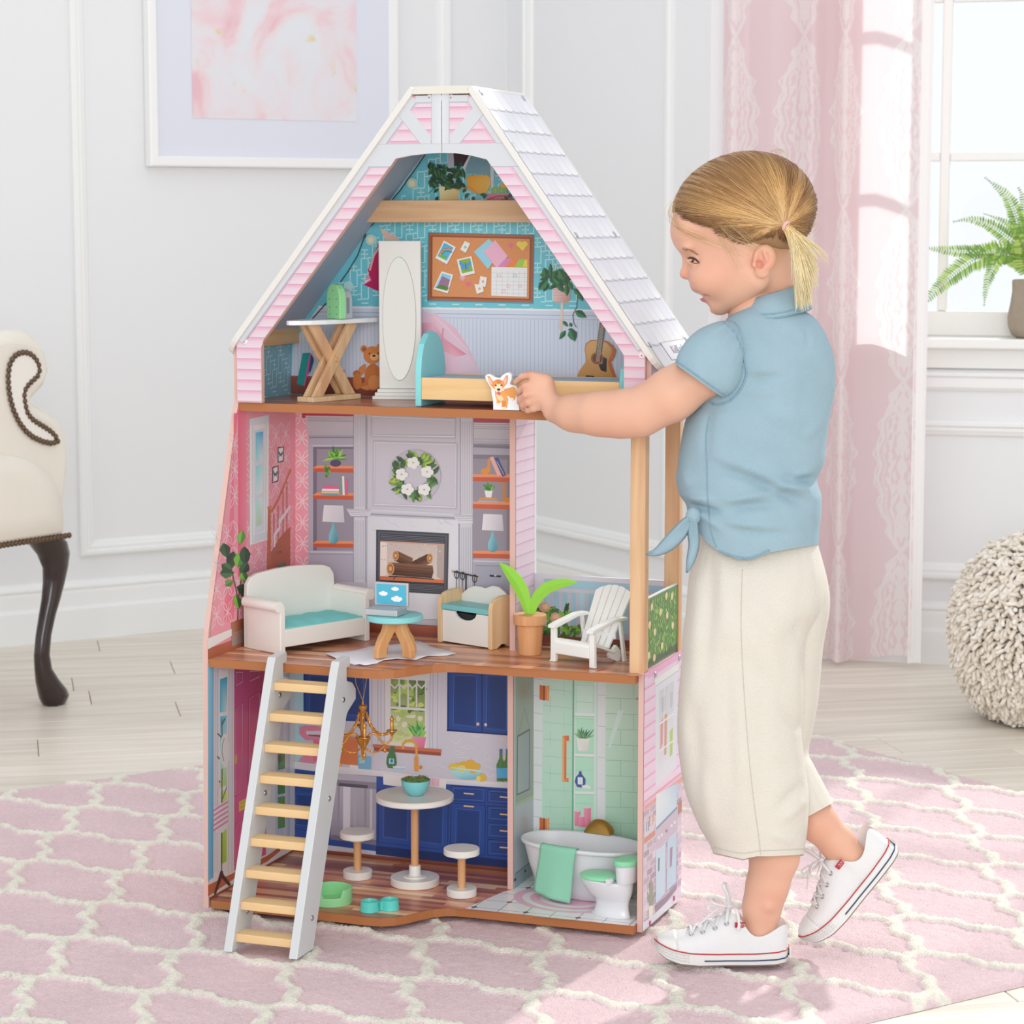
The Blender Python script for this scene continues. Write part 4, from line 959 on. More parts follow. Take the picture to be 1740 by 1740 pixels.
A.line([(456,552),(456,520),(475,503),(505,500),(530,515),(538,550),(540,640)],.0040,'#cf9346'); A.line([(537,600),(537,690)],.0070,'#c98a3e'); A.line([(545,665),(575,662)],.0045,'#cf9346'); A.ell(564,665,9,12,'#b57a35',8)
A.poly([(742,668),(940,690),(935,715),(900,738),(820,742),(780,725),(752,700)],None,['#9fcfdc','#8cc3d3','#7fb5c6','#6fa5b8','#7fb5c6','#8cc3d3','#9fcfdc'])
for x,y in ((790,658),(830,650),(870,640),(860,665),(905,660),(815,672),(890,680),(765,662)): A.ell(x,y,28,22,random.choice(['#e8b450','#dfa33f','#efc268']),14)
A.poly([(742,668),(760,664),(945,684),(940,696)],'#b3dbe4'); A.ell(938,730,32,24,'#e3a840',14); A.ell(920,735,14,18,'#efc878',10)
for x in (1057,1096):
    A.poly([(x-7,555),(x+9,555),(x+10,610),(x+26,650),(x+24,752),(x-24,750),(x-27,650),(x-9,610)],None,['#4f7d45']*3+['#355c33']*2+['#4b7840']*3); A.poly([(x-25,668),(x+26,672),(x+24,732),(x-25,730)],'#4f9fd0'); A.poly([(x-8,552),(x+10,552),(x+10,580),(x-8,580)],'#3a6f9f')
# base cabinets and dishwasher
A.poly([(-260,668),(0,700),(330,722),(720,768),(1130,796),(1130,1290),(-260,1110)],blueM); A.poly([(-240,690),(-20,705),(-20,1090),(-240,1070)],blueM)
cab([(-230,700),(-150,706),(-150,790),(-230,785)]); cab([(-230,800),(-60,812),(-60,1060),(-230,1040)])
A.poly([(18,700),(292,722),(290,1142),(10,1106)],None,['#a9a7b3','#9d9ba8','#8f8d9b','#83818f'])
for x,c in ((60,'#8a8896'),(110,'#c3c1cb'),(160,'#a09eab'),(225,'#8a8896'),(260,'#b7b5c0')): A.poly([(x-22,760),(x+22,762),(x+20,1118),(x-24,1112)],None,[c]*4) if x in(110,) else A.line([(x,775),(x-2,1115)],.004,c)
A.poly([(20,738),(292,758),(292,800),(20,775)],'#7c7a88'); A.poly([(60,760),(240,775),(238,795),(60,780)],'#4c4b58'); A.poly([(18,1080),(290,1112),(290,1145),(8,1108)],'#6b6978')
A.poly([(332,705),(722,745),(720,800),(640,815),(335,770)],'#cfd0d9'); A.poly([(615,728),(680,735),(678,780),(618,775)],'#d9a7b8'); A.line([(640,730),(640,776)],.0012,'#c792a6')
cab([(305,800),(520,830),(516,1150),(303,1125)]); cab([(526,830),(735,850),(730,1175),(522,1152)])
cab([(752,778),(965,793),(963,884),(750,868)]); cab([(752,884),(964,900),(960,1205),(748,1180)])
for y0,y1 in ((800,880),(902,990),(1004,1095),(1108,1205)): cab([(978,y0),(1130,y0+8),(1130,y1+10),(976,y1)])
for x0,y in ((830,824),(830,902)): A.line([(x0,y),(x0+63,y+5)],.0022,'#cdb089')
for y in (846,952,1054,1156): A.line([(1052,y),(1110,y+5)],.0022,'#cdb089')
A.poly([(290,1148),(1130,1240),(1130,1300),(290,1200)],'#132a5c')
A.T=None; A.rect(-.653,.0125,-.2485,.0190,'#5a2f26','#7a4130',local=True)
# ---------------- bathroom back wall (same board)
A.rect(-.2395,.0125,-.008,.371,'#c6cfd9',local=True); A.T=TH2
A.n+=1; A.hold=True
for k in range(11): A.line([(196,110+k*102),(258,120+k*102)],.0007,'#9ba6b5')
A.hold=False
A.poly([(255,88),(440,96),(432,1300),(248,1300)],None,['#b7cfc4','#a5c6b4','#8fbba1','#9cc6ae'])
A.n+=1; A.hold=True
for k in range(11): A.line([(256,170+k*100),(436,192+k*98)],.0007,'#86b39b')
for k in range(11): A.line([(300 if k%2 else 380,120+k*100),(300 if k%2 else 380,215+k*100)],.0006,'#86b39b')
A.hold=False
A.line([(437,96),(430,1300)],.0030,'#5f9f7d'); A.line([(445,96),(438,1300)],.0012,'#d3e6dc')
A.poly([(448,98),(566,104),(560,1300),(442,1300)],'#9fc9b2'); A.poly([(456,140),(552,146),(550,330),(456,325)],'#b3d3c0')
A.n+=1; A.hold=True
for k in range(8): A.line([(450,150+k*100),(560,155+k*100)],.0006,'#8ab89f')
A.hold=False
A.poly([(560,104),(582,105),(576,1300),(556,1300)],None,['#c3d6cc','#a9c4b6','#a9c4b6','#c3d6cc'])
for y in (316,556,778): A.poly([(444,y),(562,y+4),(562,y+20),(444,y+16)],'#c9dfd4'); A.line([(444,y+18),(562,y+22)],.0008,'#7fae95')
A.poly([(582,105),(628,107),(622,1300),(576,1300)],'#c5cbd8')
A.n+=1; A.hold=True
for k in range(7): A.line([(582,210+k*184),(626,213+k*184)],.0007,'#9ba6b5')
A.hold=False
A.poly([(628,107),(850,115),(845,1300),(622,1300)],None,['#b5cabd','#aac3b5','#8fbba0','#93bfa6'])
A.n+=1; A.hold=True
for k in range(12):
    y=205+k*92; A.line([(626,y+22),(848,y+30)],.0009,'#82ad96')
    x=715 if k%2 else 792; A.line([(x,y-65),(x,y+24)],.0009,'#82ad96')
A.hold=False
A.poly([(700,300),(735,300),(655,520),(640,520)],'#b7d6c5')
for y in (150,934):
    A.poly([(236,y),(262,y+6),(262,y+92),(236,y+86)],'#b8653d'); A.poly([(264,y+10),(294,y+2),(292,y+96),(264,y+88)],'#cf7f50'); A.line([(263,y+4),(263,y+92)],.003,'#8d4729'); A.line([(285,y+6),(285,y+92)],.0012,'#e9a67a')
A.poly([(372,452),(410,450),(410,480),(396,482),(394,700),(408,700),(408,724),(370,722)],None,['#c9743f','#b5602f','#b5602f','#c9743f','#b5602f','#c9743f','#b5602f','#d98550']); A.line([(378,460),(376,718)],.0018,'#e6a070')
A.poly([(455,465),(532,468),(522,542),(466,540)],None,['#e4e1de','#cfcbc6','#c3bfba','#dcd9d5'])
for i in range(28): A.leaf(493+rr(-22,22),468,rr(30,80),rr(-165,-15),5,random.choice(['#4f7d5a','#6a9a6c','#37604a']))
A.poly([(470,660),(484,660),(486,678),(508,705),(508,735),(488,758),(458,752),(444,722),(452,692),(468,678)],'#38498c'); A.poly([(462,695),(492,697),(492,740),(462,738)],'#c3cfe6'); A.poly([(484,745),(520,740),(540,752),(538,764),(490,760)],'#e3e6e6')
for x0,y0,x1,y1 in ((442,895,478,984),(498,875,540,990),(468,925,504,990)): A.poly([(x0,y0),(x1,y0),(x1,y1),(x0,y1)],None,['#e08aa2','#cf6f8a','#c9657f','#d98098']); A.ell((x0+x1)/2,y0,(x1-x0)/2,5,'#edb3c0',12)
A.poly([(800,232),(838,214),(850,222),(848,240),(810,238)],'#a88a63'); A.ell(842,498,8,28,'#c3cbd0',10)
A.done(gain=1.42)
# ---------------- ground floor left wall
A=Art('l',-.653,1); A.poly([(-.1060,.0125),(.2,.0125),(.2,.371),(-.1060,.371)],'#c3c5d0',local=True); A.T=TL
A.poly([(40,85),(70,92),(68,1215),(40,1235)],None,['#7fb0cb','#5d97b5','#4f8ba9','#6aa3c0'])
A.poly([(70,92),(175,112),(172,1180),(68,1215)],None,['#b3b0bb','#b9b6c1','#cfd0da','#c9cad4']); 
for x in (78,90,150,168): A.line([(x,110),(x-2,1190)],.0012,'#9a98a6')
A.poly([(96,118),(148,122),(146,1150),(96,1170)],'#c9cbd6')
A.poly([(103,168),(142,155),(140,338),(102,345)],None,['#2a8fb0','#2a8fb0','#a9d3e0','#3d9fbd']); A.poly([(104,365),(140,358),(138,540),(103,548)],None,['#3d9fbd','#5fb3cb','#b9d9e0','#7fc3d6']); A.poly([(104,565),(139,560),(138,730),(103,740)],None,['#9fcfdc','#c3dfe3','#8fb55a','#a9c97a']); A.poly([(108,760),(139,752),(138,1130),(108,1145)],None,['#a5c24f','#b9cf6a','#8fae3f','#7c9c38'])
A.poly([(178,112),(352,118),(352,1090),(178,1180)],None,['#a03f6c','#9a3c52','#c9476f','#cc5580'])
A.poly([(346,118),(500,118),(500,1030),(346,1100)],'#bcc4d2')
A.poly([(395,130),(452,130),(452,1010),(395,1060)],'#a9b4c6'); A.poly([(440,115),(472,115),(472,1052),(440,1065)],None,['#c9cdd8','#8fa9bf','#8fa9bf','#c9cdd8'])
for y0,y1 in ((560,640),(690,770),(790,950)): A.poly([(408,y0),(446,y0-5),(446,y1),(408,y1+8)],random.choice(['#4f7d45','#5f8a4a']))
A.poly([(408,570),(425,565),(430,600),(412,620)],'#2f4f33')
def dpan(p,c='#b35a80'):
    A.line(p,.0014,'#7f2a50',closed=True); cx=sum(a for a,b in p)/4; cy=sum(b for a,b in p)/4; A.line([(cx+(a-cx)*.9,cy+(b-cy)*.96) for a,b in p],.0009,'#dd9ab5',closed=True)
dpan([(186,130),(225,130),(225,182),(186,205)]); dpan([(255,126),(315,124),(315,155),(255,182)]); dpan([(184,320),(225,285),(222,760),(182,790)]); dpan([(255,262),(315,232),(312,715),(252,745)]); dpan([(182,940),(222,905),(222,1130),(182,1150)]); dpan([(252,890),(312,850),(312,1080),(252,1110)])
A.poly([(203,815),(238,798),(238,850),(203,868)],'#d3a83b'); A.line([(210,825),(232,815)],.001,'#9a7626'); A.line([(210,845),(232,835)],.001,'#9a7626'); A.ell(186,590,7,30,'#b58a4a',10)
A.poly([(40,1255),(175,1190),(352,1100),(420,1050),(420,1075),(352,1130),(178,1220),(40,1315)],'#a3573a'); A.T=None; A.poly([(-.106,.0125),(.2,.0125),(.2,.0165),(-.106,.0165)],'#7a4030',local=True); A.T=TL
# coat stand, hat, bag
A.line([(113,640),(111,1190)],.0028,'#3a2626'); A.line([(112,400),(114,470)],.0024,'#3a2626')
for a,b in (((90,455),(110,475)),((125,378),(114,410)),((130,375),(118,400)),((112,380),(113,405)),((88,575),(100,590)),((96,705),(104,712)),((138,735),(116,800))): A.line([a,b],.0020,'#3a2626')
A.poly([(105,1180),(116,1180),(122,1200),(160,1250),(150,1262),(112,1218),(78,1310),(70,1300)],'#3a2424')
A.ell(128,545,24,92,'#d3d6df',22); A.ell(138,545,14,68,'#dfe2ea',18); A.line([(125,480),(114,515),(112,555),(122,600)],.0016,'#2f3038')
A.poly([(68,848),(146,800),(140,950),(120,975),(92,985),(70,960)],'#e6c9d4')
for k in range(5): A.line([(68,862+k*26),(104,838+k*26),(144,815+k*25)],.0032,'#cf6f92')
A.line([(85,848),(88,790),(95,740),(104,712)],.0010,'#cf8aa2')
A.done(gain=1.6)
# ---------------- bathroom face of the lower divider
A=Art('u',-.2395,1); A.rect(.1055,.0125,.2,.371,'#c3cad4',local=True); A.T=TH2
A.poly([(90,82),(204,92),(200,822),(88,872)],'#9fb2a5')
A.n+=1; A.hold=True
for i in range(7):
    for j in range(22): A.line([(94+i*15,100+j*33),(100+i*15,116+j*33),(94+i*15,132+j*33)],.0006,'#b9b58f')
A.hold=False
A.poly([(90,852),(200,800),(200,822),(90,872)],'#b9c9a8'); A.poly([(98,452),(174,408),(172,772),(94,808)],'#5f6772'); A.poly([(103,462),(169,424),(167,764),(100,796)],None,['#a9b7bb','#95a5ab','#a3b1b9','#b3bfc5'])
A.line([(102,455),(140,290),(172,410)],.0009,'#4f5660'); A.poly([(86,1265),(196,1180),(196,1310),(84,1400)],'#9fb3bd'); A.line([(86,1270),(196,1185)],.001,'#4a505a')
A.poly([(80,1300),(92,1292),(92,1308),(80,1318)],'#23262b'); A.poly([(140,1248),(150,1240),(150,1256),(140,1264)],'#23262b'); A.line([(90,1372),(190,1290)],.001,'#4a505a'); A.line([(140,1230),(140,1330)],.001,'#4a505a')
A.done()
# pink siding on the balcony face of the upper divider, the ground-floor side wall, attic side
def siding(A,w0,w1,z0,z1,pitch,c1='#e2bfdd',c2='#efdcee',ln='#cf98c4'):
    z=z0; A.n+=1; A.hold=True
    while z<z1-1e-5:
        ze=min(z+pitch,z1); zm=max(z,ze-pitch*.22)
        A.poly([(w0,z),(w1,z),(w1,zm),(w0,zm)],None,[c2,c2,'#ecd6ea','#ecd6ea'],local=True)
        A.poly([(w0,zm),(w1,zm),(w1,ze),(w0,ze)],None,['#ecd6ea']*2+[c1]*2,local=True); z=ze
    A.hold=False; A.n+=1; A.hold=True; z=z0+pitch
    while z<z1-1e-4: A.line([(w0,z),(w1,z)],.0009,ln,local=True); z+=pitch
    A.hold=False
A=Art('u',-.2395,1); siding(A,.1155,.2,Z2,.7475,.0180); A.ell(.142,.668,.0018,.0022,'#f6eef6',8,local=True); A.done()
A=Art('u',.0085,1); siding(A,-.0005,.2045,.7455,.8415,.0170,'#cdb0dc','#dccbe8','#b694c8'); A.done('printed_siding',gain=.9)
A=Art('u',0,1); siding(A,-.0005,.2025,.0005,.385,.0190,'#ee9fd0','#e9cfe8','#df86c0'); A.T=TH2
A.poly([(865,80),(1085,-60),(1085,-20),(900,100),(870,118)],'#ecb0d8')
A.poly([(916,128),(1052,28),(1048,75),(1040,640),(928,752),(915,740)],'#dfe3ec'); A.poly([(912,120),(1056,20),(1056,60),(930,150),(915,160)],'#e9edf2'); A.line([(915,162),(1052,66)],.0014,'#b9c0cf')
A.poly([(938,190),(1024,128),(1020,590),(936,664)],None,['#c9cfdb','#cfd5e0','#e3e6ee','#dfe2ea'])
for pts,c in (([(945,380),(960,340),(958,500),(944,540)],'#dd8f9a'),([(968,330),(984,320),(980,560),(966,570)],'#c9a088'),([(1000,430),(1018,400),(1016,560),(1000,580)],'#b3cf6a'),([(950,230),(975,215),(972,300),(952,320)],'#b9c0cc'),([(1000,200),(1018,190),(1016,280),(1002,290)],'#c3c8d2')): A.poly(pts,c)
for a,b in (((937,386),(1022,322)),((937,545),(1021,482)),((968,168),(964,640)),((996,150),(992,615))): A.line([a,b],.0026,'#eceff4')
A.poly([(850,842),(1078,660),(1078,722),(850,905)],'#dd9f86'); A.poly([(850,850),(1078,670),(1078,690),(850,872)],'#ecb3dc')
A.poly([(845,900),(1076,722),(1050,1400),(838,1610),(838,1560)],'#d6c9d6')
A.n+=1; A.hold=True
for i in range(6):
    for j in range(17):
        x=846+i*38+(19 if j%2 else 0); y=905+j*40-(x-846)*.78
        if x<1045 and y<1580-(x-846)*.9: A.poly([(x,y),(x+32,y-25),(x+32,y+8),(x,y+33)],random.choice(['#a596a9','#cdbccb','#bba9bb','#e0d6e0']))
A.hold=False
A.poly([(920,800),(1050,728),(1040,880),(915,1010)],None,['#e3f0f6','#a9cbe0','#c3dbe9','#d6e6ef']); A.line([(918,1005),(1044,876)],.004,'#6f93ad'); A.poly([(915,1015),(1048,882),(1046,1010),(918,1130)],'#c9bccb')
for x,y in ((935,1055),(952,1040),(1010,985),(1028,965),(980,1015)): A.ell(x,y,7,11,'#8f7f92' if x==980 else '#e6dfe6',10)
A.poly([(915,1140),(975,1085),(972,1390),(916,1450)],'#c3dceb'); A.poly([(984,1075),(1042,1020),(1038,1320),(980,1375)],'#b9d6e8'); A.line([(916,1140),(916,1450),(972,1390),(975,1085)],.0015,'#8a7c92'); A.line([(984,1075),(980,1375),(1038,1320),(1042,1020)],.0015,'#8a7c92')
A.poly([(930,1180),(940,1170),(938,1250),(930,1258)],'#5f6f86'); A.poly([(1000,1120),(1016,1105),(1012,1220),(1000,1235)],'#9f7f9a')
A.poly([(910,1460),(975,1400),(1042,1325),(1040,1360),(985,1430),(915,1500)],'#8d7a92'); A.poly([(848,970),(912,915),(910,1000),(850,1060)],'#d6d0da')
for x,y,c in ((862,990,'#5f8fb5'),(880,960,'#cf5f4a'),(896,950,'#e0a04a'),(872,985,'#7f6f8a'),(905,930,'#cf8a4a')): A.line([(x,y-30),(x,y+30)],.004,c)
A.poly([(848,1060),(912,1010),(912,1040),(848,1095)],'#cf8a6a'); A.poly([(1050,850),(1072,830),(1070,900),(1048,920)],'#b5745a')
A.poly([(878,1320),(890,1300),(902,1330),(900,1400),(915,1380),(905,1430),(896,1460),(880,1460),(868,1410),(866,1370),(880,1400)],'#8d9a80'); A.poly([(874,1460),(900,1455),(896,1530),(876,1540)],'#ebe6cf')
A.poly([(838,1560),(905,1510),(1048,1375),(1046,1430),(838,1612)],'#dfe3ee')
A.done()
for x,y in ((1112.5,1146.5),(1153.5,1118)): 
    q=on_u(x,y,0); screw((0.0006,q[1],q[2]),(1,0,0),steel,.0045)
for x,y in ((1103,1568),(1144,1526)):
    q=on_u(x,y,0); screw((0.0006,q[1],q[2]),(1,0,0),mat('rose_screw','#c9568a',.4),.0045)
# balcony rail print
A=Art('w',.2,-1); A.rect(-.2395,.3835,-.006,.490,'#aeb0c0',local=True); A.T=(840,690,3.55)
A.rect(-.2395,.482,-.006,.4895,'#c3c4d2',local=True) if False else A.poly([(245,1005),(1090,1065),(1090,1090),(245,1035)],'#c6c6d3')
A.poly([(300,1045),(1090,1095),(1090,1130),(300,1090)],'#93b9cf')
A.n+=1; A.hold=True
for i in range(16): 
    x=300+i*52; A.poly([(x+8,1110+(x-300)*.07),(x+38,1112+(x-300)*.07),(x+38,1500),(x+8,1500)],random.choice(['#9cc0d2','#8fb3c9','#a9c9d6']))
A.hold=False
A.poly([(245,1090),(1090,1140),(1090,1160),(245,1112)],'#b7b8c7'); A.poly([(245,1340),(1090,1390),(1090,1500),(245,1460)],'#a3a3b5')
A.poly([(245,1005),(300,1010),(300,1500),(245,1500)],'#c3c3d0')
for i in range(110): A.leaf(rr(270,450),rr(1230,1400),rr(35,70),rr(0,360),rr(9,15),random.choice(['#3f6a2f','#5a8f3a','#79ad45','#2f4f2a','#48752f']))
for x,y in ((305,1212),(370,1275)): blob(A,x,y,34,28,'#c99a7a'); blob(A,x+4,y-4,20,16,'#dbb497')
for i in range(24): A.leaf(rr(440,520),rr(1330,1400),rr(25,50),rr(-90,30),9,random.choice(['#5a8f3a','#79ad45','#3f6a2f']))
A.T=None; A.rect(-.2395,.3835,-.006,.395,'#7a4236',local=True)
A.done()

for U_,sd in ((-.0035,1),(-.0085,-1)):
    A=Art('u',U_,sd); A.rect(.0205,.3840,.1815,.4885,'#558a3c',local=True)
    A.rect(.0205,.3840,.1815,.400,'#1f3a24','#2f5a2c',local=True)
    for i in range(330):
        w_,z_=rr(.028,.174),rr(.395,.480)
        g=random.choice(['#7db648','#97cb57','#5a9540','#aad766','#457a35','#85c050'])
        A.hold=(i%12!=0); A.leaf(w_,z_,rr(.006,.0105),rr(40,140),rr(.0014,.0024),g,local=True)
    A.hold=False
    for w_,z_ in ((.032,.405),(.06,.397),(.062,.435),(.035,.45),(.10,.408),(.125,.45),(.15,.475),(.155,.43),(.09,.46),(.045,.475),(.12,.48)):
        A.ell(w_,z_,.0075,.0062,'#cdbb8a',12,local=True); A.ell(w_,z_+.0006,.0058,.0048,'#eddbae',12,local=True)
    A.done()
# cross boards of bare pine inside the attic
hpart('attic_shelf',pinex,lambda b:b.prism([(-.4995,1.0309),(-.4730,1.0645),(-.150,1.0645),(-.1245,1.0309)],.152,.164,'xz'),bevel=.0008)
q=.845
hpart('eaves_block',woodmat('pine_y','#dfbf8f','#c69a68','Y',22,.5),lambda b:b.prism([(-.6405,.842),(-.627,.842),(-.627,.868),(-.606,.893),(-.612,.8955),(-.6405,.862)],-.0,.182,'xz'),bevel=.0006)
hpart('eaves_block',MATS['pine_y'],lambda b:b.prism([(-.0015,.842),(-.020,.842),(-.020,.858),(-.040,.884),(-.034,.888),(-.0015,.856)],-.0,.182,'xz'),bevel=.0006)
# ================================================================ TOY FURNITURE
def place(name,U,W_,z,rot,label,cat,group=None):
    return empty(name,hw(U,W_,z),HY+math.radians(rot),label,cat,group)
def part(name,m,parent,fn,bevel=0,smooth=False,seg=2,**kw):
    b=MB(); fn(b); return b.obj(name,m,parent,smooth=smooth,bevel=bevel,seg=seg,**kw)
def spart(name,m,parent,fn,deg=35,**kw):
    b=MB(); fn(b); return autosmooth(b.obj(name,m,parent,**kw),deg)
G=.0005
twhite=mat('toy_white','#e9e7e1',.32,coat=.15); aqua=mat('toy_aqua','#86d3d6',.4,coat=.1); aqualid=mat('aqua_lid','#7cc5c9',.4)
beech=woodmat('beech','#e3b27e','#d49c66','Z',24,.45); ply=woodmat('ply_y','#e9cfa6','#dbb98c','Z',40,.5)
silver=mat('silver_plastic','#c9ccd2',.3,.7); mint=mat('mint_plastic','#8fdcae',.35,coat=.1); green=mat('green_plastic','#98dd9f',.4)
teal=mat('teal_plastic','#5cd0c6',.35,coat=.1); porcelain=mat('toy_porcelain','#dfe2e6',.28,coat=.3); gold=mat('toy_gold','#dc9f4e',.32,.65)
gold.node_tree.nodes['Principled BSDF'].inputs['Metallic'].default_value=.55
# ---- sofa
s=place('toy_sofa',-.5586,-.042,Z2+G,64.4,'white wooden toy sofa with a long aqua cushion in the pink sitting room','sofa')
L_,D_=.178,.089
for x0,x1 in ((0,.010),(L_-.010,L_)):
    a=part('arm',twhite,s,lambda b:b.box((x0,0,0),(x1,D_-.006,.074)),bevel=.0015)
    xc=x0-.002 if x0==0 else x1+.002
    spart('arm_roll',twhite,a,lambda b:b.tube([(xc,-.0005,.073),(xc,D_-.008,.073)],.0085,20),30)
part('front_rail',twhite,s,lambda b:b.box((.010,0,.0105),(L_-.010,.006,.0375)),bevel=.001)
part('seat_board',twhite,s,lambda b:b.box((.010,.006,.028),(L_-.010,D_-.007,.032)))
def sback(b):
    p=[(.001,.0),(.177,.0),(.177,.074),(.175,.098),(.168,.108),(.155,.113),(.120,.1165),(.089,.1175),(.058,.1165),(.023,.113),(.010,.108),(.003,.098),(.001,.074)]
    b.prism(p,D_-.007,D_+.002,'xz')
part('backrest',twhite,s,sback,bevel=.0015)
def cush(b):
    nx,ny=20,8; P=[]
    for i in range(nx+1):
        for j in range(ny+1):
            x=.0115+(.155)*i/nx; y=.004+(D_-.013)*j/ny; e=min(i,nx-i)/3; f=min(j,ny-j)/2
            h=.0385+.006*min(1,e,f)**.5+.0008*math.sin(i*1.3+j*.5)+.0006*math.sin(j*2.1+i*.4)
            P.append((x,y,h))
    n=len(P); F=[(i*(ny+1)+j,(i+1)*(ny+1)+j,(i+1)*(ny+1)+j+1,i*(ny+1)+j+1) for i in range(nx) for j in range(ny)]
    B=[(x,y,.0325) for x,y,z in P]; ring=[i*(ny+1) for i in range(nx+1)]+[nx*(ny+1)+j for j in range(1,ny+1)]+[i*(ny+1)+ny for i in range(nx-1,-1,-1)]+[j for j in range(ny-1,0,-1)]
    F+=[[f[3]+n,f[2]+n,f[1]+n,f[0]+n] for f in F[:nx*ny]]
    F+=[(ring[k],ring[(k+1)%len(ring)],ring[(k+1)%len(ring)]+n,ring[k]+n) for k in range(len(ring))]
    b.add(P+B,F)
spart('seat_cushion',mat('aqua_cloth','#79cfce',.75,bump=.3,bscale=900),s,cush,50)
# ---- cloth, coffee table, laptop
cl=[(552,1112.5),(575,1109),(607,1106),(630,1101),(651,1098.5),(680,1095),(708,1090.5),(718,1094),(736,1101),(760,1107),(775,1112.8),(760,1114.5),(747,1116),(726,1117),(706,1122.5),(690,1121),(674,1121.5),(651,1124),(640,1128),(621,1132.5),(611,1131),(602,1130.5),(585,1126),(570,1120.5)]
cpts=[on_z(x,y,Z2) for x,y in cl]; cc=np.mean([(p[0],p[1]) for p in cpts],0)
b=MB(); V=[(cc[0],cc[1],Z2+.0016)]; n=len(cpts)
for k,fr in enumerate((.35,.7,1.0)):
    for i,p in enumerate(cpts):
        V.append((cc[0]+(p[0]-cc[0])*fr,cc[1]+(p[1]-cc[1])*fr,Z2+.0013+.0009*math.sin(i*1.9+k)*fr))
F=[(0,1+i,1+(i+1)%n) for i in range(n)]
for k in (0,1): F+=[(1+k*n+i,1+(k+1)*n+i,1+(k+1)*n+(i+1)%n,1+k*n+(i+1)%n) for i in range(n)]
b.M=HM; b.add(V,F); o=autosmooth(b.obj('doily',mat('white_cloth','#e9eaf2',.85,bump=.2,bscale=700),None,label='crumpled white cloth lying under the aqua coffee table',cat='cloth'),60)
sm=o.modifiers.new('thick','SOLIDIFY'); sm.thickness=.0006; sm.offset=1
t=place('toy_coffee_table',-.3895,.0,Z2+.0035,32,'round aqua toy coffee table on curved wooden legs beside the sofa','table')
spart('tabletop',aqua,t,lambda b:b.lathe([(.0005,.0535),(.0405,.0535),(.0425,.0548),(.0425,.0605),(.0410,.0622),(.0005,.0622)],48,cap=True),30)
for k in range(4):
    def leg(b,a=math.radians(45+90*k-12)):
        p=[(.0006,.044),(.0006,.0535),(.020,.0535),(.022,.043),(.027,.033),(.034,.024),(.039,.012),(.0395,0),(.0215,0),(.0205,.012),(.016,.022),(.009,.031),(.0045,.037)]
        b.M=Matrix.Rotation(a,4,'Z'); b.prism(p,-.0055,.0055,'xz')
    part('leg',beech,t,leg,bevel=.0014)
l=place('toy_laptop',-.4010,-.006,Z2+.0035+.0627,-2,'silver toy laptop with white clouds on its blue screen','laptop')
part('base',silver,l,lambda b:b.box((-.027,-.020,0),(.027,.016,.0095)),bevel=.0012)
part('keyboard',mat('keys','#a9b8c0',.5,bump=.9,bscale=500),l,lambda b:b.box((-.0235,-.0145,.0096),(.0235,.009,.0101)))
part('screen_frame',silver,l,lambda b:b.box((-.027,.0165,.0095),(.0285,.021,.0455)),bevel=.0012)
sc=part('screen',mat('screen_blue','#4fb6d3',.25),l,lambda b:b.box((-.0235,.0160,.0125),(.0250,.0164,.0425)))
def clouds(b):
    for cx_,cz_,s_ in ((-.0120,.0285,1),(.0075,.0365,.85),(.0100,.0215,1.25)):
        for k,(dx,dz,r_) in enumerate(((-.0045,-.0003,.0028),(0,.0008,.0036),(.0045,0,.0029),(-.002,-.0018,.0026),(.0022,-.0018,.0026))):
            yy=.0158-k*.00002
            b.prism([(cx_+s_*(dx+r_*math.cos(a)),cz_+s_*(dz+r_*.8*math.sin(a))) for a in np.linspace(0,2*PI,14)[:-1]],yy-.00001,yy,'xz')
part('cloud_picture',mat('cloud_white','#f4f3f1',.5),sc,clouds)
# ---- lidded bench
s=place('toy_storage_bench',-.3791,.1450,Z2+G,-20.6,'white toy storage bench with an aqua lid and rounded wooden sides','bench')
Lb,Db=.112,.052
def side(x0):
    def f(b):
        p=[(0,0),(0,.062),(.003,.071),(.012,.077),(.026,.080),(.042,.080),(Db,.078),(Db,0),(Db-.012,0),(Db-.018,.005),(Db-.028,.006),(.020,.004),(.012,0)]
        b.prism(p,x0,x0+.0075,'yz')
    return f
part('side_panel',ply,s,side(0),bevel=.0008); part('side_panel',ply,s,side(Lb-.0075),bevel=.0008)
fp=[(.0078,.002),(Lb-.0078,.002),(Lb-.0078,.0515),(.078,.0515)]+[(.056+.022*math.cos(a),.0515-.0125*math.sin(a)) for a in np.linspace(.25,PI-.25,9)]+[(.034,.0515),(.0078,.0515)]
part('front_panel',twhite,s,lambda b:b.prism(fp,.003,.007,'xz'),bevel=.0003)
part('hollow_shade',mat('shade_dark','#2f3236',.9),s,lambda b:b.box((.008,.012,.003),(Lb-.008,.0485,.048)))  # dark block in the hollow, its colour stands in for the shade
part('lid',aqualid,s,lambda b:b.box((.0080,.0015,.0525),(Lb-.0080,.0465,.0605)),bevel=.0008)
bp=[(.008,.003),(Lb-.008,.003),(Lb-.008,.074),(.096,.082),(.084,.0885),(.072,.0895),(.062,.086),(.056,.084),(.046,.0855),(.034,.0855),(.022,.081),(.008,.071)]
part('back_panel',twhite,s,lambda b:b.prism(bp,.0475,.0515,'xz'),bevel=.0006)
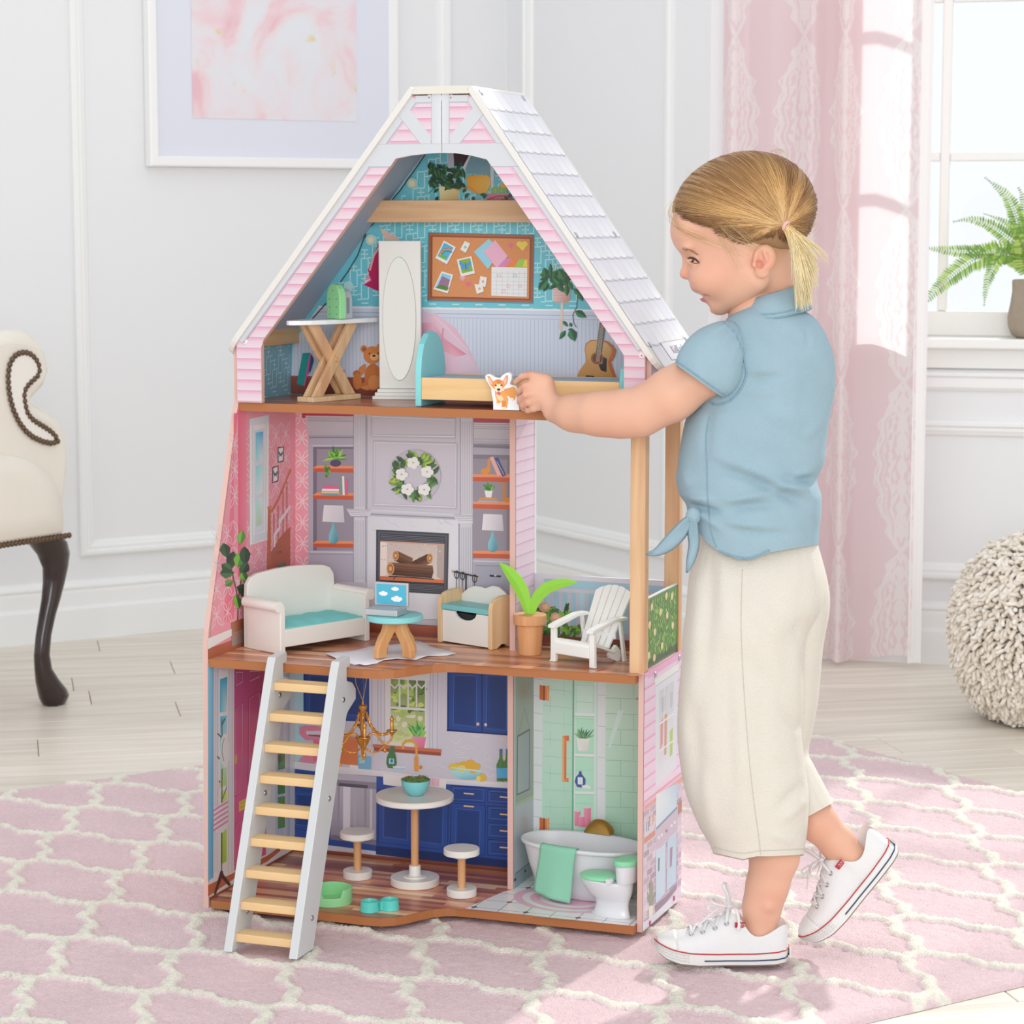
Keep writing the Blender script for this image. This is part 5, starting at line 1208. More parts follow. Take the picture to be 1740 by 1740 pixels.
# ---- potted plant
s=place('toy_potted_plant',-.2085,.094,Z2+G,0,'wooden toy flower pot with two bright lime felt leaves','plant')
spart('pot',woodmat('pot_wood','#dfa878','#cf9464','Z',30,.5),s,lambda b:b.lathe([(.0001,0),(.0168,0),(.0175,.001),(.0205,.046),(.0242,.046),(.0250,.047),(.0250,.0600),(.0242,.0612),(.0001,.0612)],40),25)
def leafm(pts,wid,side):
    def f(b):
        P=[Vector(p) for p in pts]; n=len(P); t=.0009
        for sg in (1,):
            L=[];
            for i,p in enumerate(P):
                tt=(P[min(i+1,n-1)]-P[max(i-1,0)]).normalized(); sd=tt.cross(Vector((0,1,0))).normalized()
                w=wid[i]; L.append((p+sd*w,p-sd*w,p+Vector((0,-.0035*w/.01,0))))
            v=[];
            for a,c,m_ in L: v+=[a+Vector((0,t,0)),m_+Vector((0,t,0)),c+Vector((0,t,0)),a-Vector((0,t,0)),m_-Vector((0,t,0)),c-Vector((0,t,0))]
            F=[]
            for i in range(n-1):
                k=i*6; q=k+6
                F+=[(k,k+1,q+1,q),(k+1,k+2,q+2,q+1),(k+3,q+3,q+4,k+4),(k+4,q+4,q+5,k+5),(k,q,q+3,k+3),(k+2,k+5,q+5,q+2)]
            F+=[(0,3,4,1),(1,4,5,2),(n*6-6,n*6-5,n*6-2,n*6-3),(n*6-5,n*6-4,n*6-1,n*6-2)]
            b.add(v,F)
    return f
felt=mat('lime_felt','#97d84c',.9,bump=.5,bscale=900)
z0=.0625
Lf=[(-.002,0,z0-.001),(-.006,0,z0+.016),(-.012,0,z0+.032),(-.021,0,z0+.047),(-.032,0,z0+.060),(-.041,0,z0+.068),(-.048,0,z0+.0735)]
part('leaf',felt,s,leafm(Lf,[.0055,.0085,.0105,.0105,.0085,.005,.0012],-1),smooth=False)
Rf=[(.002,0,z0-.001),(.006,0,z0+.014),(.014,0,z0+.028),(.027,0,z0+.040),(.044,0,z0+.047),(.060,0,z0+.050),(.074,0,z0+.051)]
part('leaf',felt,s,leafm(Rf,[.0050,.0072,.0088,.0090,.0078,.0055,.0012],1),smooth=False)
# ---- adirondack chair
s=place('toy_garden_chair',-.160,.0484,Z2+G,-23.6,'white slatted toy garden chair with wide arms on the balcony','chair')
cw=.085; pw_=mat('white_plastic','#edefec',.3,coat=.2)
for k,x in enumerate((0,cw-.008)):
    part('leg',pw_,s,lambda b:b.prism([(x-.003 if k==0 else x,0),(x+.011 if k else x+.009,0),(x+.010,.003),(x+.009,.0505),(x,.0505),(x,.004)],0,.006,'xz'),bevel=.0008)
def seat(b):
    pr=[(0,.0130),(0,.0290),(.0015,.0335),(.006,.0355),(.012,.0350),(.030,.0290),(.046,.0220),(.056,.0180),(.062,.0180),(.062,.0150),(.055,.0145),(.030,.0240),(.010,.0300),(.0035,.0290),(.0035,.0130)]
    b.prism(pr,.0085,cw-.0085,'yz')
part('seat',pw_,s,seat,bevel=.0010)
spart('side_rail',pw_,s,lambda b:b.prism([(.062,.019),(.052,.012),(.055,.006),(.068,0),(.075,0),(.078,.006),(.076,.016),(.068,.024)],.014,.020,'yz'),30)
spart('side_rail',pw_,s,lambda b:b.prism([(.062,.019),(.052,.012),(.055,.006),(.068,0),(.075,0),(.078,.006),(.076,.016),(.068,.024)],cw-.020,cw-.014,'yz'),30)
# back slats: five, with narrow gaps
nsl=5; bw0,bw1=.058,.072; zb0,zb1=.0225,.108; yb0,yb1=.050,.098
bd=Vector((0,yb1-yb0,zb1-zb0)).normalized(); bn=Vector((0,-bd.z,bd.y))
def back_pt(x,t): return Vector((x,yb0,zb0))+bd*t
BL=math.hypot(yb1-yb0,zb1-zb0)
for k in range(nsl):
    def sl(b,k=k):
        f0,f1=k/nsl,(k+1)/nsl; g=.0011
        def X(f,t): w=bw0+(bw1-bw0)*t; return cw/2-w/2+f*w
        top=lambda f: BL-.012*abs(2*f-1)**2.2
        q=[(X(f0,0)+g,0),(X(f1,0)-g,0),(X(f1,1)-g,top(f1)),(X((f0+f1)/2,1),top((f0+f1)/2)+.0006),(X(f0,1)+g,top(f0))]
        v=[back_pt(x,t)+bn*0 for x,t in q]+[back_pt(x,t)-bn*.003 for x,t in q]; n=5
        b.add(v,[list(range(n)),list(range(n,2*n))[::-1]]+[[i,(i+1)%n,(i+1)%n+n,i+n] for i in range(n)])
    part('back_slat',pw_,s,sl)
part('back_cap',pw_,s,lambda b:b.box((cw/2-bw1/2+.004,yb0+.010,zb0+.012),(cw/2+bw1/2-.004,yb0+.0125,zb0+.020)))
for k,x in enumerate((-.002,cw-.011)):
    part('armrest',pw_,s,lambda b:b.prism([(-.004,.0505),(-.004,.0555),(.006,.0585),(.050,.0680),(.070,.0680),(.076,.0660),(.076,.0625),(.050,.0625),(.004,.0510)],x,x+.013,'yz'),bevel=.0012)
    part('arm_strut',pw_,s,lambda b:b.prism([(.062,.062),(.067,.062),(.078,.0),(.072,.0)],x+.004,x+.009,'yz'),bevel=.0006)
# ---- kitchen table, stools, salad bowl
bth=woodmat('dowel','#dcab7c','#cf9a69','Z',30,.45)
t=place('toy_pedestal_table',-.3930,.0821,TH+G,0,'tall round white toy table on a wooden post with a salad bowl on it','table')
spart('base',twhite,t,lambda b:b.lathe([(.0001,0),(.0370,0),(.0380,.001),(.0380,.0110),(.0370,.0122),(.0180,.0122),(.0175,.0138),(.0110,.0142),(.0090,.0155),(.0090,.0290),(.0085,.0300),(.0001,.0300)],48),28)
spart('post',bth,t,lambda b:b.lathe([(.0061,.0295),(.0061,.1300)],20))
spart('tabletop',twhite,t,lambda b:b.lathe([(.0001,.1290),(.0088,.1290),(.0090,.1325),(.0590,.1325),(.0605,.1340),(.0605,.1405),(.0592,.1418),(.0001,.1418)],56),28)
for k,(U,W_,h,lab) in enumerate(((-.4918,.0870,.0729,'white round toy stool in front of the printed dishwasher'),(-.3025,.0490,.0744,'white round toy stool nearest the tiled bathroom floor'))):
    if k==0:
        s=st0=place('toy_stool',U,W_,TH+G,0,lab,'stool','pedestal stools at the kitchen table')
        spart('base',twhite,s,lambda b:b.lathe([(.0001,0),(.0222,0),(.0230,.0008),(.0230,.0110),(.0222,.0120),(.0001,.0120)],36),28)
        spart('post',bth,s,lambda b:b.lathe([(.0061,.0118),(.0061,.0610)],20))
        spart('seat',twhite,s,lambda b:b.lathe([(.0001,.0590),(.0120,.0590),(.0126,.0600),(.0126,.0635),(.0265,.0640),(.0275,.0650),(.0275,.0725),(.0265,.0738),(.0001,.0738)],40),28)
    else:
        s=copy_tree(st0); s.location=hw(U,W_,TH+G); s['label']=lab
s=place('toy_salad_bowl',-.3895,.0785,TH+G+.1424,0,'small aqua toy bowl of green salad on the round white table','bowl')
spart('bowl',mat('bowl_aqua','#80cfd3',.4),s,lambda b:b.lathe([(.0001,0),(.0105,0),(.0120,.0010),(.0180,.0080),(.0215,.0160),(.0225,.0220),(.0225,.0240),(.0212,.0240),(.0208,.0228),(.0001,.0228)],36),30)
sal=MB()
for i in range(190):
    a,r_=rr(0,2*PI),.0216*math.sqrt(random.random()); z_=.0246+rr(0,.0012); s_=rr(.0016,.0030); th=rr(0,PI)
    sal.mat=0 if random.random()<.78 else (1 if random.random()<.6 else 2)
    x,y=r_*math.cos(a),r_*math.sin(a)
    v=[(x+s_*math.cos(th+q)*(.6 if j%2 else 1),y+s_*math.sin(th+q)*(.6 if j%2 else 1),z_+rr(-.0006,.0006)) for j,q in enumerate(np.linspace(0,2*PI,7)[:-1])]
    sal.add(v+[(x,y,z_-.0012)],[[0,1,2,3,4,5]]+[[i_,(i_+1)%6,6] for i_ in range(6)])
sal.obj('salad',[mat('salad_green','#7fa852',.6),mat('salad_red','#c9563f',.6),mat('salad_pale','#9cc06a',.6)],s,kind='stuff')
# ---- pet bed and pet bowls
s=place('toy_pet_bed',-.474,-.052,TH+G,0,'round green toy pet bed with a cut-out entrance behind the ladder','pet bed')
def bed_(b):
    R0,R1=.0315,.0262; n=40; h=.0235; lo=.0125
    a0=math.radians(-62)
    V=[];F=[]
    for i in range(n):
        a=2*PI*i/n; d=abs((a-a0+PI)%(2*PI)-PI); hh=lo if d<.50 else h
        c,s_=math.cos(a),math.sin(a)
        V+=[(R0*c,R0*s_,0),(R0*c,R0*s_,hh-.0012),((R0-.0012)*c,(R0-.0012)*s_,hh),((R1+.001)*c,(R1+.001)*s_,hh),(R1*c,R1*s_,hh-.001),(R1*c,R1*s_,.004)]
    for i in range(n):
        k,q=i*6,((i+1)%n)*6
        for j in range(5): F.append((k+j,q+j,q+j+1,k+j+1))
    F.append([i*6+5 for i in range(n)]); F.append([i*6 for i in range(n)][::-1]); b.add(V,F)
spart('bed_shell',green,s,bed_,35)
s=place('toy_pet_bowls',-.3890,-.0665,TH+G,0,'joined pair of small teal toy pet bowls at the floor edge','pet bowl')
for k,(x,y) in enumerate(((-.0125,-.0085),(.0120,.0105))):
    spart('bowl',teal,s,lambda b:b.lathe([(.0001,0),(.0146,0),(.0140,.0030),(.0132,.0150),(.0120,.0152),(.0112,.0120),(.0104,.0060),(.0001,.0060)],30,(x,y,0)),30)
part('bridge',teal,s,lambda b:b.prism([(-.004,.000),(.004,-.005),(.008,.001),(-.001,.006)],0,.0135),bevel=.001)
# ---- bathtub, tap, towel, toilet
t=place('toy_bathtub',-.1290,.1130,TH+G,-8,'white freestanding toy bathtub with a gold tap in the green bathroom','bathtub')
def tub(b):
    n=56; st=[(.0300,.66,.0,0),(.0330,.70,.0035,0),(.0400,.80,.018,0),(.0455,.90,.045,0),(.0490,.965,.070,0),(.0505,.985,.0765,0),(.0540,1.02,.0775,0),(.0555,1.035,.0805,0),(.0545,1.03,.0835,0),(.0520,1.0,.0845,0),(.0490,.975,.0830,0),(.0470,.95,.070,0),(.0430,.88,.045,0),(.0360,.76,.020,0),(.0250,.58,.009,0),(.0001,.01,.007,0)]
    R=[]
    for w,l,z,_ in st: R.append([(.098*l*math.copysign(abs(math.cos(a))**.85,math.cos(a)),w*math.copysign(abs(math.sin(a))**.9,math.sin(a)),z) for a in np.linspace(0,2*PI,n+1)[:-1]])
    b.rings(R,cap=True)
spart('tub',porcelain,t,tub,50)
def tap(b):
    R=[]
    for k,x in enumerate(np.linspace(-.022,.022,15)):
        h=.0205*math.sqrt(max(0,1-(x/.0225)**2))+.0003
        R.append([(x,.0620,.0845),(x,.0620,.0845+h*.9),(x,.0580,.0845+h),(x,.0500,.0840+h*.72),(x,.0465,.0845)])
    b.rings(R,cap=True)
spart('tap',mat('old_gold','#a8813a',.35,.5),t,tap,50)
def tapr(b):
    R=[]
    for x in (-.014,.014): R.append([(x,.0460,.084),(x,.0460,.0845),(x,.030,.0845),(x,.030,.082)])
tw=MB(); V=[];F=[]; nx,ny=14,22
for j in range(ny+1):
    s_=j/ny*.098
    for i in range(nx+1):
        f=i/nx; x0=-.0455+.062*f
        # path: inside rim -> over rim -> hangs down outside
        if s_<.010: y,z=-.0478,.0795+s_*.55
        elif s_<.020: y,z=-.0478-(s_-.010)*1.05,.0862+.0006*math.sin((s_-.010)*314)
        else: q=s_-.020; y,z=-.0590+.004*math.sin(q*40)*.4,.0860-q*(.98)
        hem=q if s_>=.020 else 0
        x=x0-hem*.17*(1-.1*f)+.0012*math.sin(f*9+s_*60)*(hem>0)*hem/.05
        yo=.0012*math.sin(f*7+1)*(hem/.06) if hem else 0
        z-=hem*.10*f
        cv=(x/.1035); yb=(1-max(0,1-cv*cv)**.5)*.050
        V.append((x,y+yb+yo,z)); 
for j in range(ny):
    for i in range(nx): k=j*(nx+1)+i; F.append((k,k+1,k+nx+2,k+nx+1))
tw.M=Matrix.Translation(Vector(hw(-.1290,.1130,TH+G)))@Matrix.Rotation(HY+math.radians(-8),4,'Z')
tw.add(V,F); o=autosmooth(tw.obj('toy_towel',mat('mint_cloth','#8fcfb2',.85,bump=.25,bscale=800),None,label='mint green toy towel hanging over the rim of the bathtub',cat='towel'),60)
sm=o.modifiers.new('thick','SOLIDIFY'); sm.thickness=.0008; sm.offset=0
t=place('toy_toilet',-.0580,.0250,TH+G,-14,'white toy toilet with a mint green lid beside the bathtub','toilet')
def loft(b,secs,n=36,cap=True):
    R=[]
    for z,x0,x1,w in secs:
        cx,rx=(x0+x1)/2,(x1-x0)/2
        R.append([(cx+rx*math.cos(a),w*math.sin(a)*(1-.0*math.cos(a)),z) for a in np.linspace(0,2*PI,n+1)[:-1]])
    b.rings(R,cap)
spart('pedestal',porcelain,t,lambda b:loft(b,[(0,-.030,.034,.0155),(.002,-.031,.035,.0160),(.004,-.027,.034,.0135),(.014,-.0235,.032,.0115),(.022,-.0235,.032,.0115),(.026,-.026,.033,.0130),(.034,-.037,.036,.0185),(.044,-.045,.038,.0225),(.0495,-.0485,.038,.0240),(.0530,-.0490,.038,.0245),(.0545,-.0480,.037,.0235)]),40)
lid=spart('lid',mint,t,lambda b:loft(b,[(.0550,-.0490,.014,.0240),(.0565,-.0495,.015,.0245),(.0585,-.0490,.015,.0240),(.0605,-.0460,.013,.0215),(.0625,-.0400,.010,.0170),(.0632,-.020,.005,.006)]),40)
spart('hinge',porcelain,lid,lambda b:b.tube([(.013,-.0265,.0585),(.013,-.0185,.0585)],.0045,18),30)
spart('cistern',porcelain,t,lambda b:loft(b,[(.0545,.017,.041,.0200),(.058,.016,.043,.0215),(.082,.014,.045,.0230)]),40)
spart('cistern_lid',mint,t,lambda b:loft(b,[(.0822,.012,.047,.0245),(.0835,.011,.048,.0255),(.0885,.011,.048,.0255),(.0905,.013,.046,.0235),(.0912,.02,.039,.014)]),40)
# ---- ironing board, iron, standing mirror, bed
s=place('toy_ironing_board',-.5320,.0850,Z3+G,71.3,'white topped toy ironing board on crossed wooden legs in the attic','ironing board')
part('foot_board',ply,s,lambda b:b.box((-.0535,-.0168,0),(.0535,.0168,.0075)),bevel=.0006)
def xleg(y0,y1,sg):
    def f(b):
        w=.0105; h0,h1=.0077,.1170; xa,xb=-.040*sg,.040*sg
        b.prism([(xa-w,h0),(xa+w,h0),(xb+w,h1),(xb-w,h1)],y0,y1,'xz')
    return f
for (y0,y1,sg) in ((-.0150,-.0085,1),(-.0083,-.0018,-1),(.0018,.0083,1),(.0085,.0150,-1)): part('leg',pinexx if False else MATS['pine_z'],s,xleg(y0,y1,sg),bevel=.0006)
spart('pivot',beech,s,lambda b:b.tube([(0,-.0185,.0625),(0,.0175,.0625)],.0034,16),30)
ov=[(.0900,-.0235),(.0900,.0235),(.060,.0262),(.020,.0265),(-.030,.0250),(-.060,.0200),(-.078,.0130),(-.086,.0060),(-.0875,0),(-.086,-.0060),(-.078,-.0130),(-.060,-.0200),(-.030,-.0250),(.020,-.0265),(.060,-.0262)]
part('board_top',mat('cool_white','#f3f5f8',.35),s,lambda b:b.prism(ov,.1172,.1242),bevel=.0012)
s=place('toy_iron',-.5130,.084,Z3+G+.1250,-28,'green and silver toy iron standing upright on the ironing board','iron')
sole=[(-.0165,0),(.0165,0),(.0165,.030),(.0155,.038),(.0125,.0455),(.0070,.0510),(0,.0530),(-.0070,.0510),(-.0125,.0455),(-.0155,.038),(-.0165,.030)]
# sole plate faces local -y
p=part('sole_plate',green,s,lambda b:b.prism(sole,-.0125,0,'xz'),bevel=.0012)
def holes(b):
    for x,z in ((0,.043),(-.0085,.030),(.0085,.030),(-.0085,.018),(.0085,.018),(-.0085,.007),(.0085,.007)): b.prism([(x+.0010*math.cos(a),z+.0010*math.sin(a)) for a in np.linspace(0,2*PI,9)[:-1]],-.0128,-.0124,'xz')
part('steam_holes',mat('hole_green','#4f8a5c',.7),p,holes)
bod=[(-.0130,0),(.0130,0),(.0130,.026),(.0120,.034),(.0090,.0405),(.0045,.0440),(0,.0450),(-.0045,.0440),(-.0090,.0405),(-.0120,.034),(-.0130,.026)]
part('body',mat('iron_silver','#c3cad3',.35,.35),s,lambda b:b.prism([(x,z) for x,z in bod],.0002,.0150,'xz'),bevel=.0015)
part('grip',mat('grip_grey','#7e868b',.5),s,lambda b:b.box((.0131,.0035,.008),(.0136,.0085,.032)),bevel=.0002)
s=place('toy_standing_mirror',-.4755,.1200,Z3+G,15,'tall white toy dressing mirror with an oval glass in the attic','mirror')
for k in range(3): part('base_step',twhite,s,lambda b:b.box((.0035*k,.0035*k,.0052*k),(.0790-.0035*k,.040-.0035*k,.0052*(k+1)-.0002)),bevel=.0005)
part('panel',twhite,s,lambda b:b.box((.0085,.0190,.0156),(.0735,.0300,.2425)),bevel=.0010)
def oval(a,b_,y0,y1):
    return lambda b:b.prism([(.0400+a*math.cos(t),.1230+b_*math.sin(t)) for t in np.linspace(0,2*PI,65)[:-1]],y0,y1,'xz')
part('mirror_rim',mat('rim_grey','#8f9294',.4),s,oval(.0262,.0950,.0184,.0189)); part('mirror_glass',mat('mirror','#dedad2',.02,1),s,oval(.0257,.0944,.0179,.01835))
s=place('toy_bed',-.3610,.0145,Z3+G,0,'toy bed with aqua ends, pale wooden rails and a blue mattress','bed')
Wd=.100
ha=[(0,0),(Wd,0),(Wd,.050),(Wd-.004,.072),(Wd-.014,.092),(Wd-.032,.106),(Wd/2,.110),(.032,.106),(.014,.092),(.004,.072),(0,.050)]
part('headboard',aqua,s,lambda b:b.prism(ha,0,.0095,'yz'),bevel=.0012)
fa=[(0,0),(Wd,0),(Wd,.045),(Wd-.006,.062),(Wd-.02,.074),(Wd/2,.082),(.02,.074),(.006,.062),(0,.045)]
part('footboard',aqua,s,lambda b:b.prism(fa,.3165,.3260,'yz'),bevel=.0012)
railm=woodmat('rail_pine','#edcb95','#e0b67e','X',24,.45)
part('side_rail',railm,s,lambda b:b.box((.0097,.0010,.0105),(.3163,.0075,.0430)),bevel=.0006); part('side_rail',railm,s,lambda b:b.box((.0097,Wd-.0075,.0105),(.3163,Wd-.0010,.0430)),bevel=.0006)
part('mattress',mat('mattress_blue','#aebfd3',.8,bump=.2,bscale=500),s,lambda b:b.box((.0100,.0080,.0200),(.3160,Wd-.0080,.0425)),bevel=.002)
# ---- corgi cut-out
s=place('toy_corgi_figure',-.2110,-.0060,Z3+G,0,'flat wooden corgi puppy figure held by the girl at the attic edge','toy dog')
def TCx(x,y): q=on_w(680+x/3.48,480+y/3.48,-.006); return (q[0]+.2110,q[2]-Z3-G)
out=[(550,757),(549,700),(540,660),(538,625),(522,600),(505,572),(502,552),(515,542),(532,543),(560,560),(588,566),(605,548),(630,533),(648,533),(660,548),(658,575),(648,600),(660,608),(682,612),(692,630),(700,680),(704,757)]
op=[TCx(*p) for p in out]; zb=min(p[1] for p in op); op=[(x,max(z,0.0)) for x,z in op]
part('cutout',mat('card_white','#ecedf0',.5),s,lambda b:b.prism(op[::-1],0,.0075,'xz'),bevel=.0004)
pb=MB(); pb.color=(1,1,1); pk_=[0]
def cp(pts,c):
    pk_[0]+=1; q=[TCx(*p) for p in pts]; y=-.0003-pk_[0]*.00001
    pb.add([(x,y,z) for x,z in q],[list(range(len(q)))],[lin(c)]*len(q))
def ce(x,y,a,b_,c,n=14,rot=0): cp([(x+a*math.cos(t)*math.cos(rot)-b_*math.sin(t)*math.sin(rot),y+a*math.cos(t)*math.sin(rot)+b_*math.sin(t)*math.cos(rot)) for t in np.linspace(0,2*PI,n+1)[:-1]],c)
cp([(615,630),(650,622),(672,615),(684,628),(688,650),(680,690),(664,700),(655,690),(640,670),(612,665)],'#e39a4c')
cp([(560,640),(612,640),(628,662),(640,690),(632,740),(608,748),(598,735),(608,700),(590,712),(580,726),(566,722),(572,700),(562,668)],'#e8a258')
cp([(566,662),(600,668),(612,690),(596,702),(576,690)],'#f1d2a2'); cp([(600,705),(626,700),(624,745),(604,745)],'#d98a3c'); cp([(600,735),(624,735),(622,748),(600,748)],'#f3e2c4'); cp([(568,712),(588,714),(584,726),(568,724)],'#f3e2c4'); cp([(650,680),(672,684),(668,698),(650,694)],'#f3e2c4')
cp([(516,552),(530,556),(552,590),(545,618),(528,596)],'#e08d42'); cp([(520,560),(530,566),(545,592),(540,606),(528,590)],'#e9bfae')
cp([(634,546),(622,556),(604,590),(612,618),(632,596),(638,565)],'#e08d42'); cp([(630,556),(620,566),(610,590),(616,606),(628,592)],'#e9bfae')
ce(580,605,37,32,'#e8964a',20); cp([(560,618),(582,582),(604,618),(606,640),(582,655),(560,640)],'#f3dfbf'); ce(583,588,14,14,'#e07f3e')
for x in (566,599): ce(x,608,6.5,4.5,'#3a2118',10)
ce(583,633,10,7.5,'#1d1a1c',10); cp([(574,645),(592,645),(594,664),(585,668),(576,660)],'#d9597f')
pb.obj('printed_dog',MATS['print_gloss'],s,fixn=False)
# ---- chandelier
s=place('toy_chandelier',-.4690,.060,0,18,'gold toy chandelier with twisted chains hanging over the kitchen','chandelier')
def CZ(y): return .2968-(y-480)*.0001      # heights read off the hanging axis
spart('ceiling_string',mat('gold_thread','#cfa84f',.5,.3),s,lambda b:(b.tube([(-.0125,0,Z2-TH-.0004),(-.0105,0,CZ(170)),(0,0,CZ(445))],.00055,6),b.tube([(.0125,0,Z2-TH-.0004),(0,0,CZ(445))],.00055,6)),30)
spart('stem',gold,s,lambda b:b.lathe([(.0001,CZ(1368)),(.0022,CZ(1350)),(.0020,CZ(1290)),(.0034,CZ(1245)),(.0030,CZ(1180)),(.0075,CZ(1120)),(.0110,CZ(1050)),(.0118,CZ(1010)),(.0030,CZ(1000)),(.0034,CZ(900)),(.0042,CZ(830)),(.0025,CZ(760)),(.0032,CZ(640)),(.0050,CZ(600)),(.0038,CZ(590)),(.0060,CZ(560)),(.0063,CZ(515)),(.0058,CZ(510)),(.0016,CZ(500)),(.0016,CZ(440)),(.0001,CZ(432))],20),35)
def twisted(b,pts,r=.0022,tw=.9):
    P=[Vector(p) for p in pts]; n=len(P); fine=[]
    for i in range(n-1):
        for k in range(5): fine.append(P[i].lerp(P[i+1],k/5))
    fine.append(P[-1]); 
    for ph in (0,PI):
        L=[]
        for i,p in enumerate(fine):
            t=(fine[min(i+1,len(fine)-1)]-fine[max(i-1,0)]).normalized(); u1=t.cross(Vector((0,1,.3))).normalized(); u2=t.cross(u1)
            a=i*tw+ph; L.append(p+(u1*math.cos(a)+u2*math.sin(a))*r*.55)
        b.tube(L,r*.72,6)
for k in range(4):
    M=Matrix.Rotation(k*PI/2+.15,4,'Z')
    a=spart('arm',gold,s,lambda b:(setattr(b,'M',M),b.tube([(.007,0,CZ(1020)),(.010,0,CZ(970)),(.0155,0,CZ(950)),(.0215,0,CZ(980)),(.0270,0,CZ(1070)),(.0320,0,CZ(1115)),(.0380,0,CZ(1115)),(.0425,0,CZ(1070)),(.0445,0,CZ(1010)),(.0445,0,CZ(985))],.0017,10)),40)
    spart('cup',gold,a,lambda b:(setattr(b,'M',M),b.lathe([(.0016,CZ(1000)),(.0040,CZ(960)),(.0050,CZ(948)),(.0088,CZ(920)),(.0086,CZ(912)),(.0026,CZ(918)),(.0026,CZ(785)),(.0022,CZ(778)),(.0032,CZ(752)),(.0026,CZ(720)),(.0008,CZ(685)),(.0001,CZ(680))],16,(.0445,0,0))),35)
    spart('chain',gold,a,lambda b:(setattr(b,'M',M),twisted(b,[(.005,0,CZ(625)),(.0075,0,CZ(720)),(.0115,0,CZ(820)),(.0180,0,CZ(920)),(.0265,0,CZ(975)),(.0340,0,CZ(975)),(.0400,0,CZ(950))]),twisted(b,[(.003,0,CZ(1170)),(.0090,0,CZ(1230)),(.0165,0,CZ(1255)),(.0245,0,CZ(1235)),(.0310,0,CZ(1180)),(.0330,0,CZ(1130))],.0014),b.sphere((.0335,0,CZ(1225)),.0027,10,6,(1,1,1.5)),b.tube([(.033,0,CZ(1140)),(.0335,0,CZ(1200))],.0009,6)),40)
# ---- ladder
s=place('toy_ladder',0,0,0,0,'grey white toy ladder with nine pine rungs leaning on the first floor','ladder')
lp=mat('ladder_paint','#cdd0d1',.4,coat=.1,var=.02,vscale=40)
rail=[(-.290,-.0012),(-.1415,.385),(-.1340,.3985),(-.0985,.4010),(-.0955,.3995),(-.0965,.3850),(-.1083,.3850),(-.1083,.3655),(-.0890,.3600),(-.0760,.3480),(-.0760,.3330),(-.1040,.3200),(-.1100,.3150),(-.2340,-.0012)]
for x0 in (-.5357,-.4335):
    r_=part('side_rail',lp,s,lambda b:b.prism(rail,x0,x0+.0130,'yz'),bevel=.0009)
    for zz in (.340,.205,.045):
        q=-.278+.395*zz+.022; screw((x0+.0131,q,zz),(1,0,0),steel,.0042,parent=r_)
rung=woodmat('rung_pine','#efd2a0','#e0b882','X',26,.5)
me=MB().box((0,0,0),(.0892,.0300,.0118)).mesh('rung'); me.materials.append(rung)
for k in range(9):
    zt=.3625-k*(.3405/8); o=bpy.data.objects.new('rung',me); COL.objects.link(o); o.parent=s
    o.location=(-.5227,-.290+.395*zt+.0052,zt-.0118); bv=o.modifiers.new('bevel','BEVEL'); bv.width=.0008; bv.segments=2
HYZ=HY
# ================================================================ ARMCHAIR
lf=on_plane(98,1198,(0,0,0),(0,0,1)); dF=np.array([math.cos(math.radians(62)),math.sin(math.radians(62)),0]); nF=np.array([dF[1],-dF[0],0])
CA=Matrix(((dF[0],-nF[0],0,lf[0]),(dF[1],-nF[1],0,lf[1]),(0,0,1,0),(0,0,0,1)))   # x along the front, y into the chair, z up
CAi=CA.inverted()
def cfp(x,y,off=0):   # point of the chair front plane (off = distance behind it), local
    p=on_plane(x/2.417,540+y/2.417,lf-nF*off,nF); q=CAi@Vector(p); return (q.x,q.z)
ch=bpy.data.objects.new('wing_armchair',None); COL.objects.link(ch); ch.matrix_world=CA; ch.empty_display_size=.1
tag(ch,'cream upholstered armchair with nailhead trim and dark curved legs at the left edge','armchair')
cream=mat('cream_linen','#ebe5d9',.85,bump=.25,bscale=700,var=.03,vscale=20)
sil=[(-420,260),(-380,60),(-300,40),(-100,70),(0,88),(40,80),(100,82),(150,97),(185,135),(203,190),(200,240),(180,280),(150,303),(120,318),(108,335),(106,365),(115,395),(150,412),(190,424),(235,447),(265,480),(281,530),(283,600),(276,680),(266,760),(258,830),(250,885),(0,922),(-420,985)]
S=[cfp(*p) for p in sil]
b=MB(); b.prism(S,.0,.36,'xz'); autosmooth(b.obj('arm_body',cream,ch,bevel=.022,seg=4),50)
lp_=[(45,170),(60,152),(80,143),(100,142),(122,150),(140,168),(152,190),(156,215),(148,238),(130,256),(112,272),(98,292),(93,318),(96,350),(104,385),(120,412),(145,430),(175,448),(205,468),(226,492),(231,508),(205,515),(170,508),(130,490),(100,465),(72,428),(50,380),(36,330),(29,280),(28,235),(33,195)]
LP=[cfp(*p) for p in lp_]
b=MB(); b.prism(LP,-.004,.001,'xz'); b.obj('scroll_panel',mat('cream_panel','#f0ece4',.85,bump=.2,bscale=700),ch,bevel=.003)
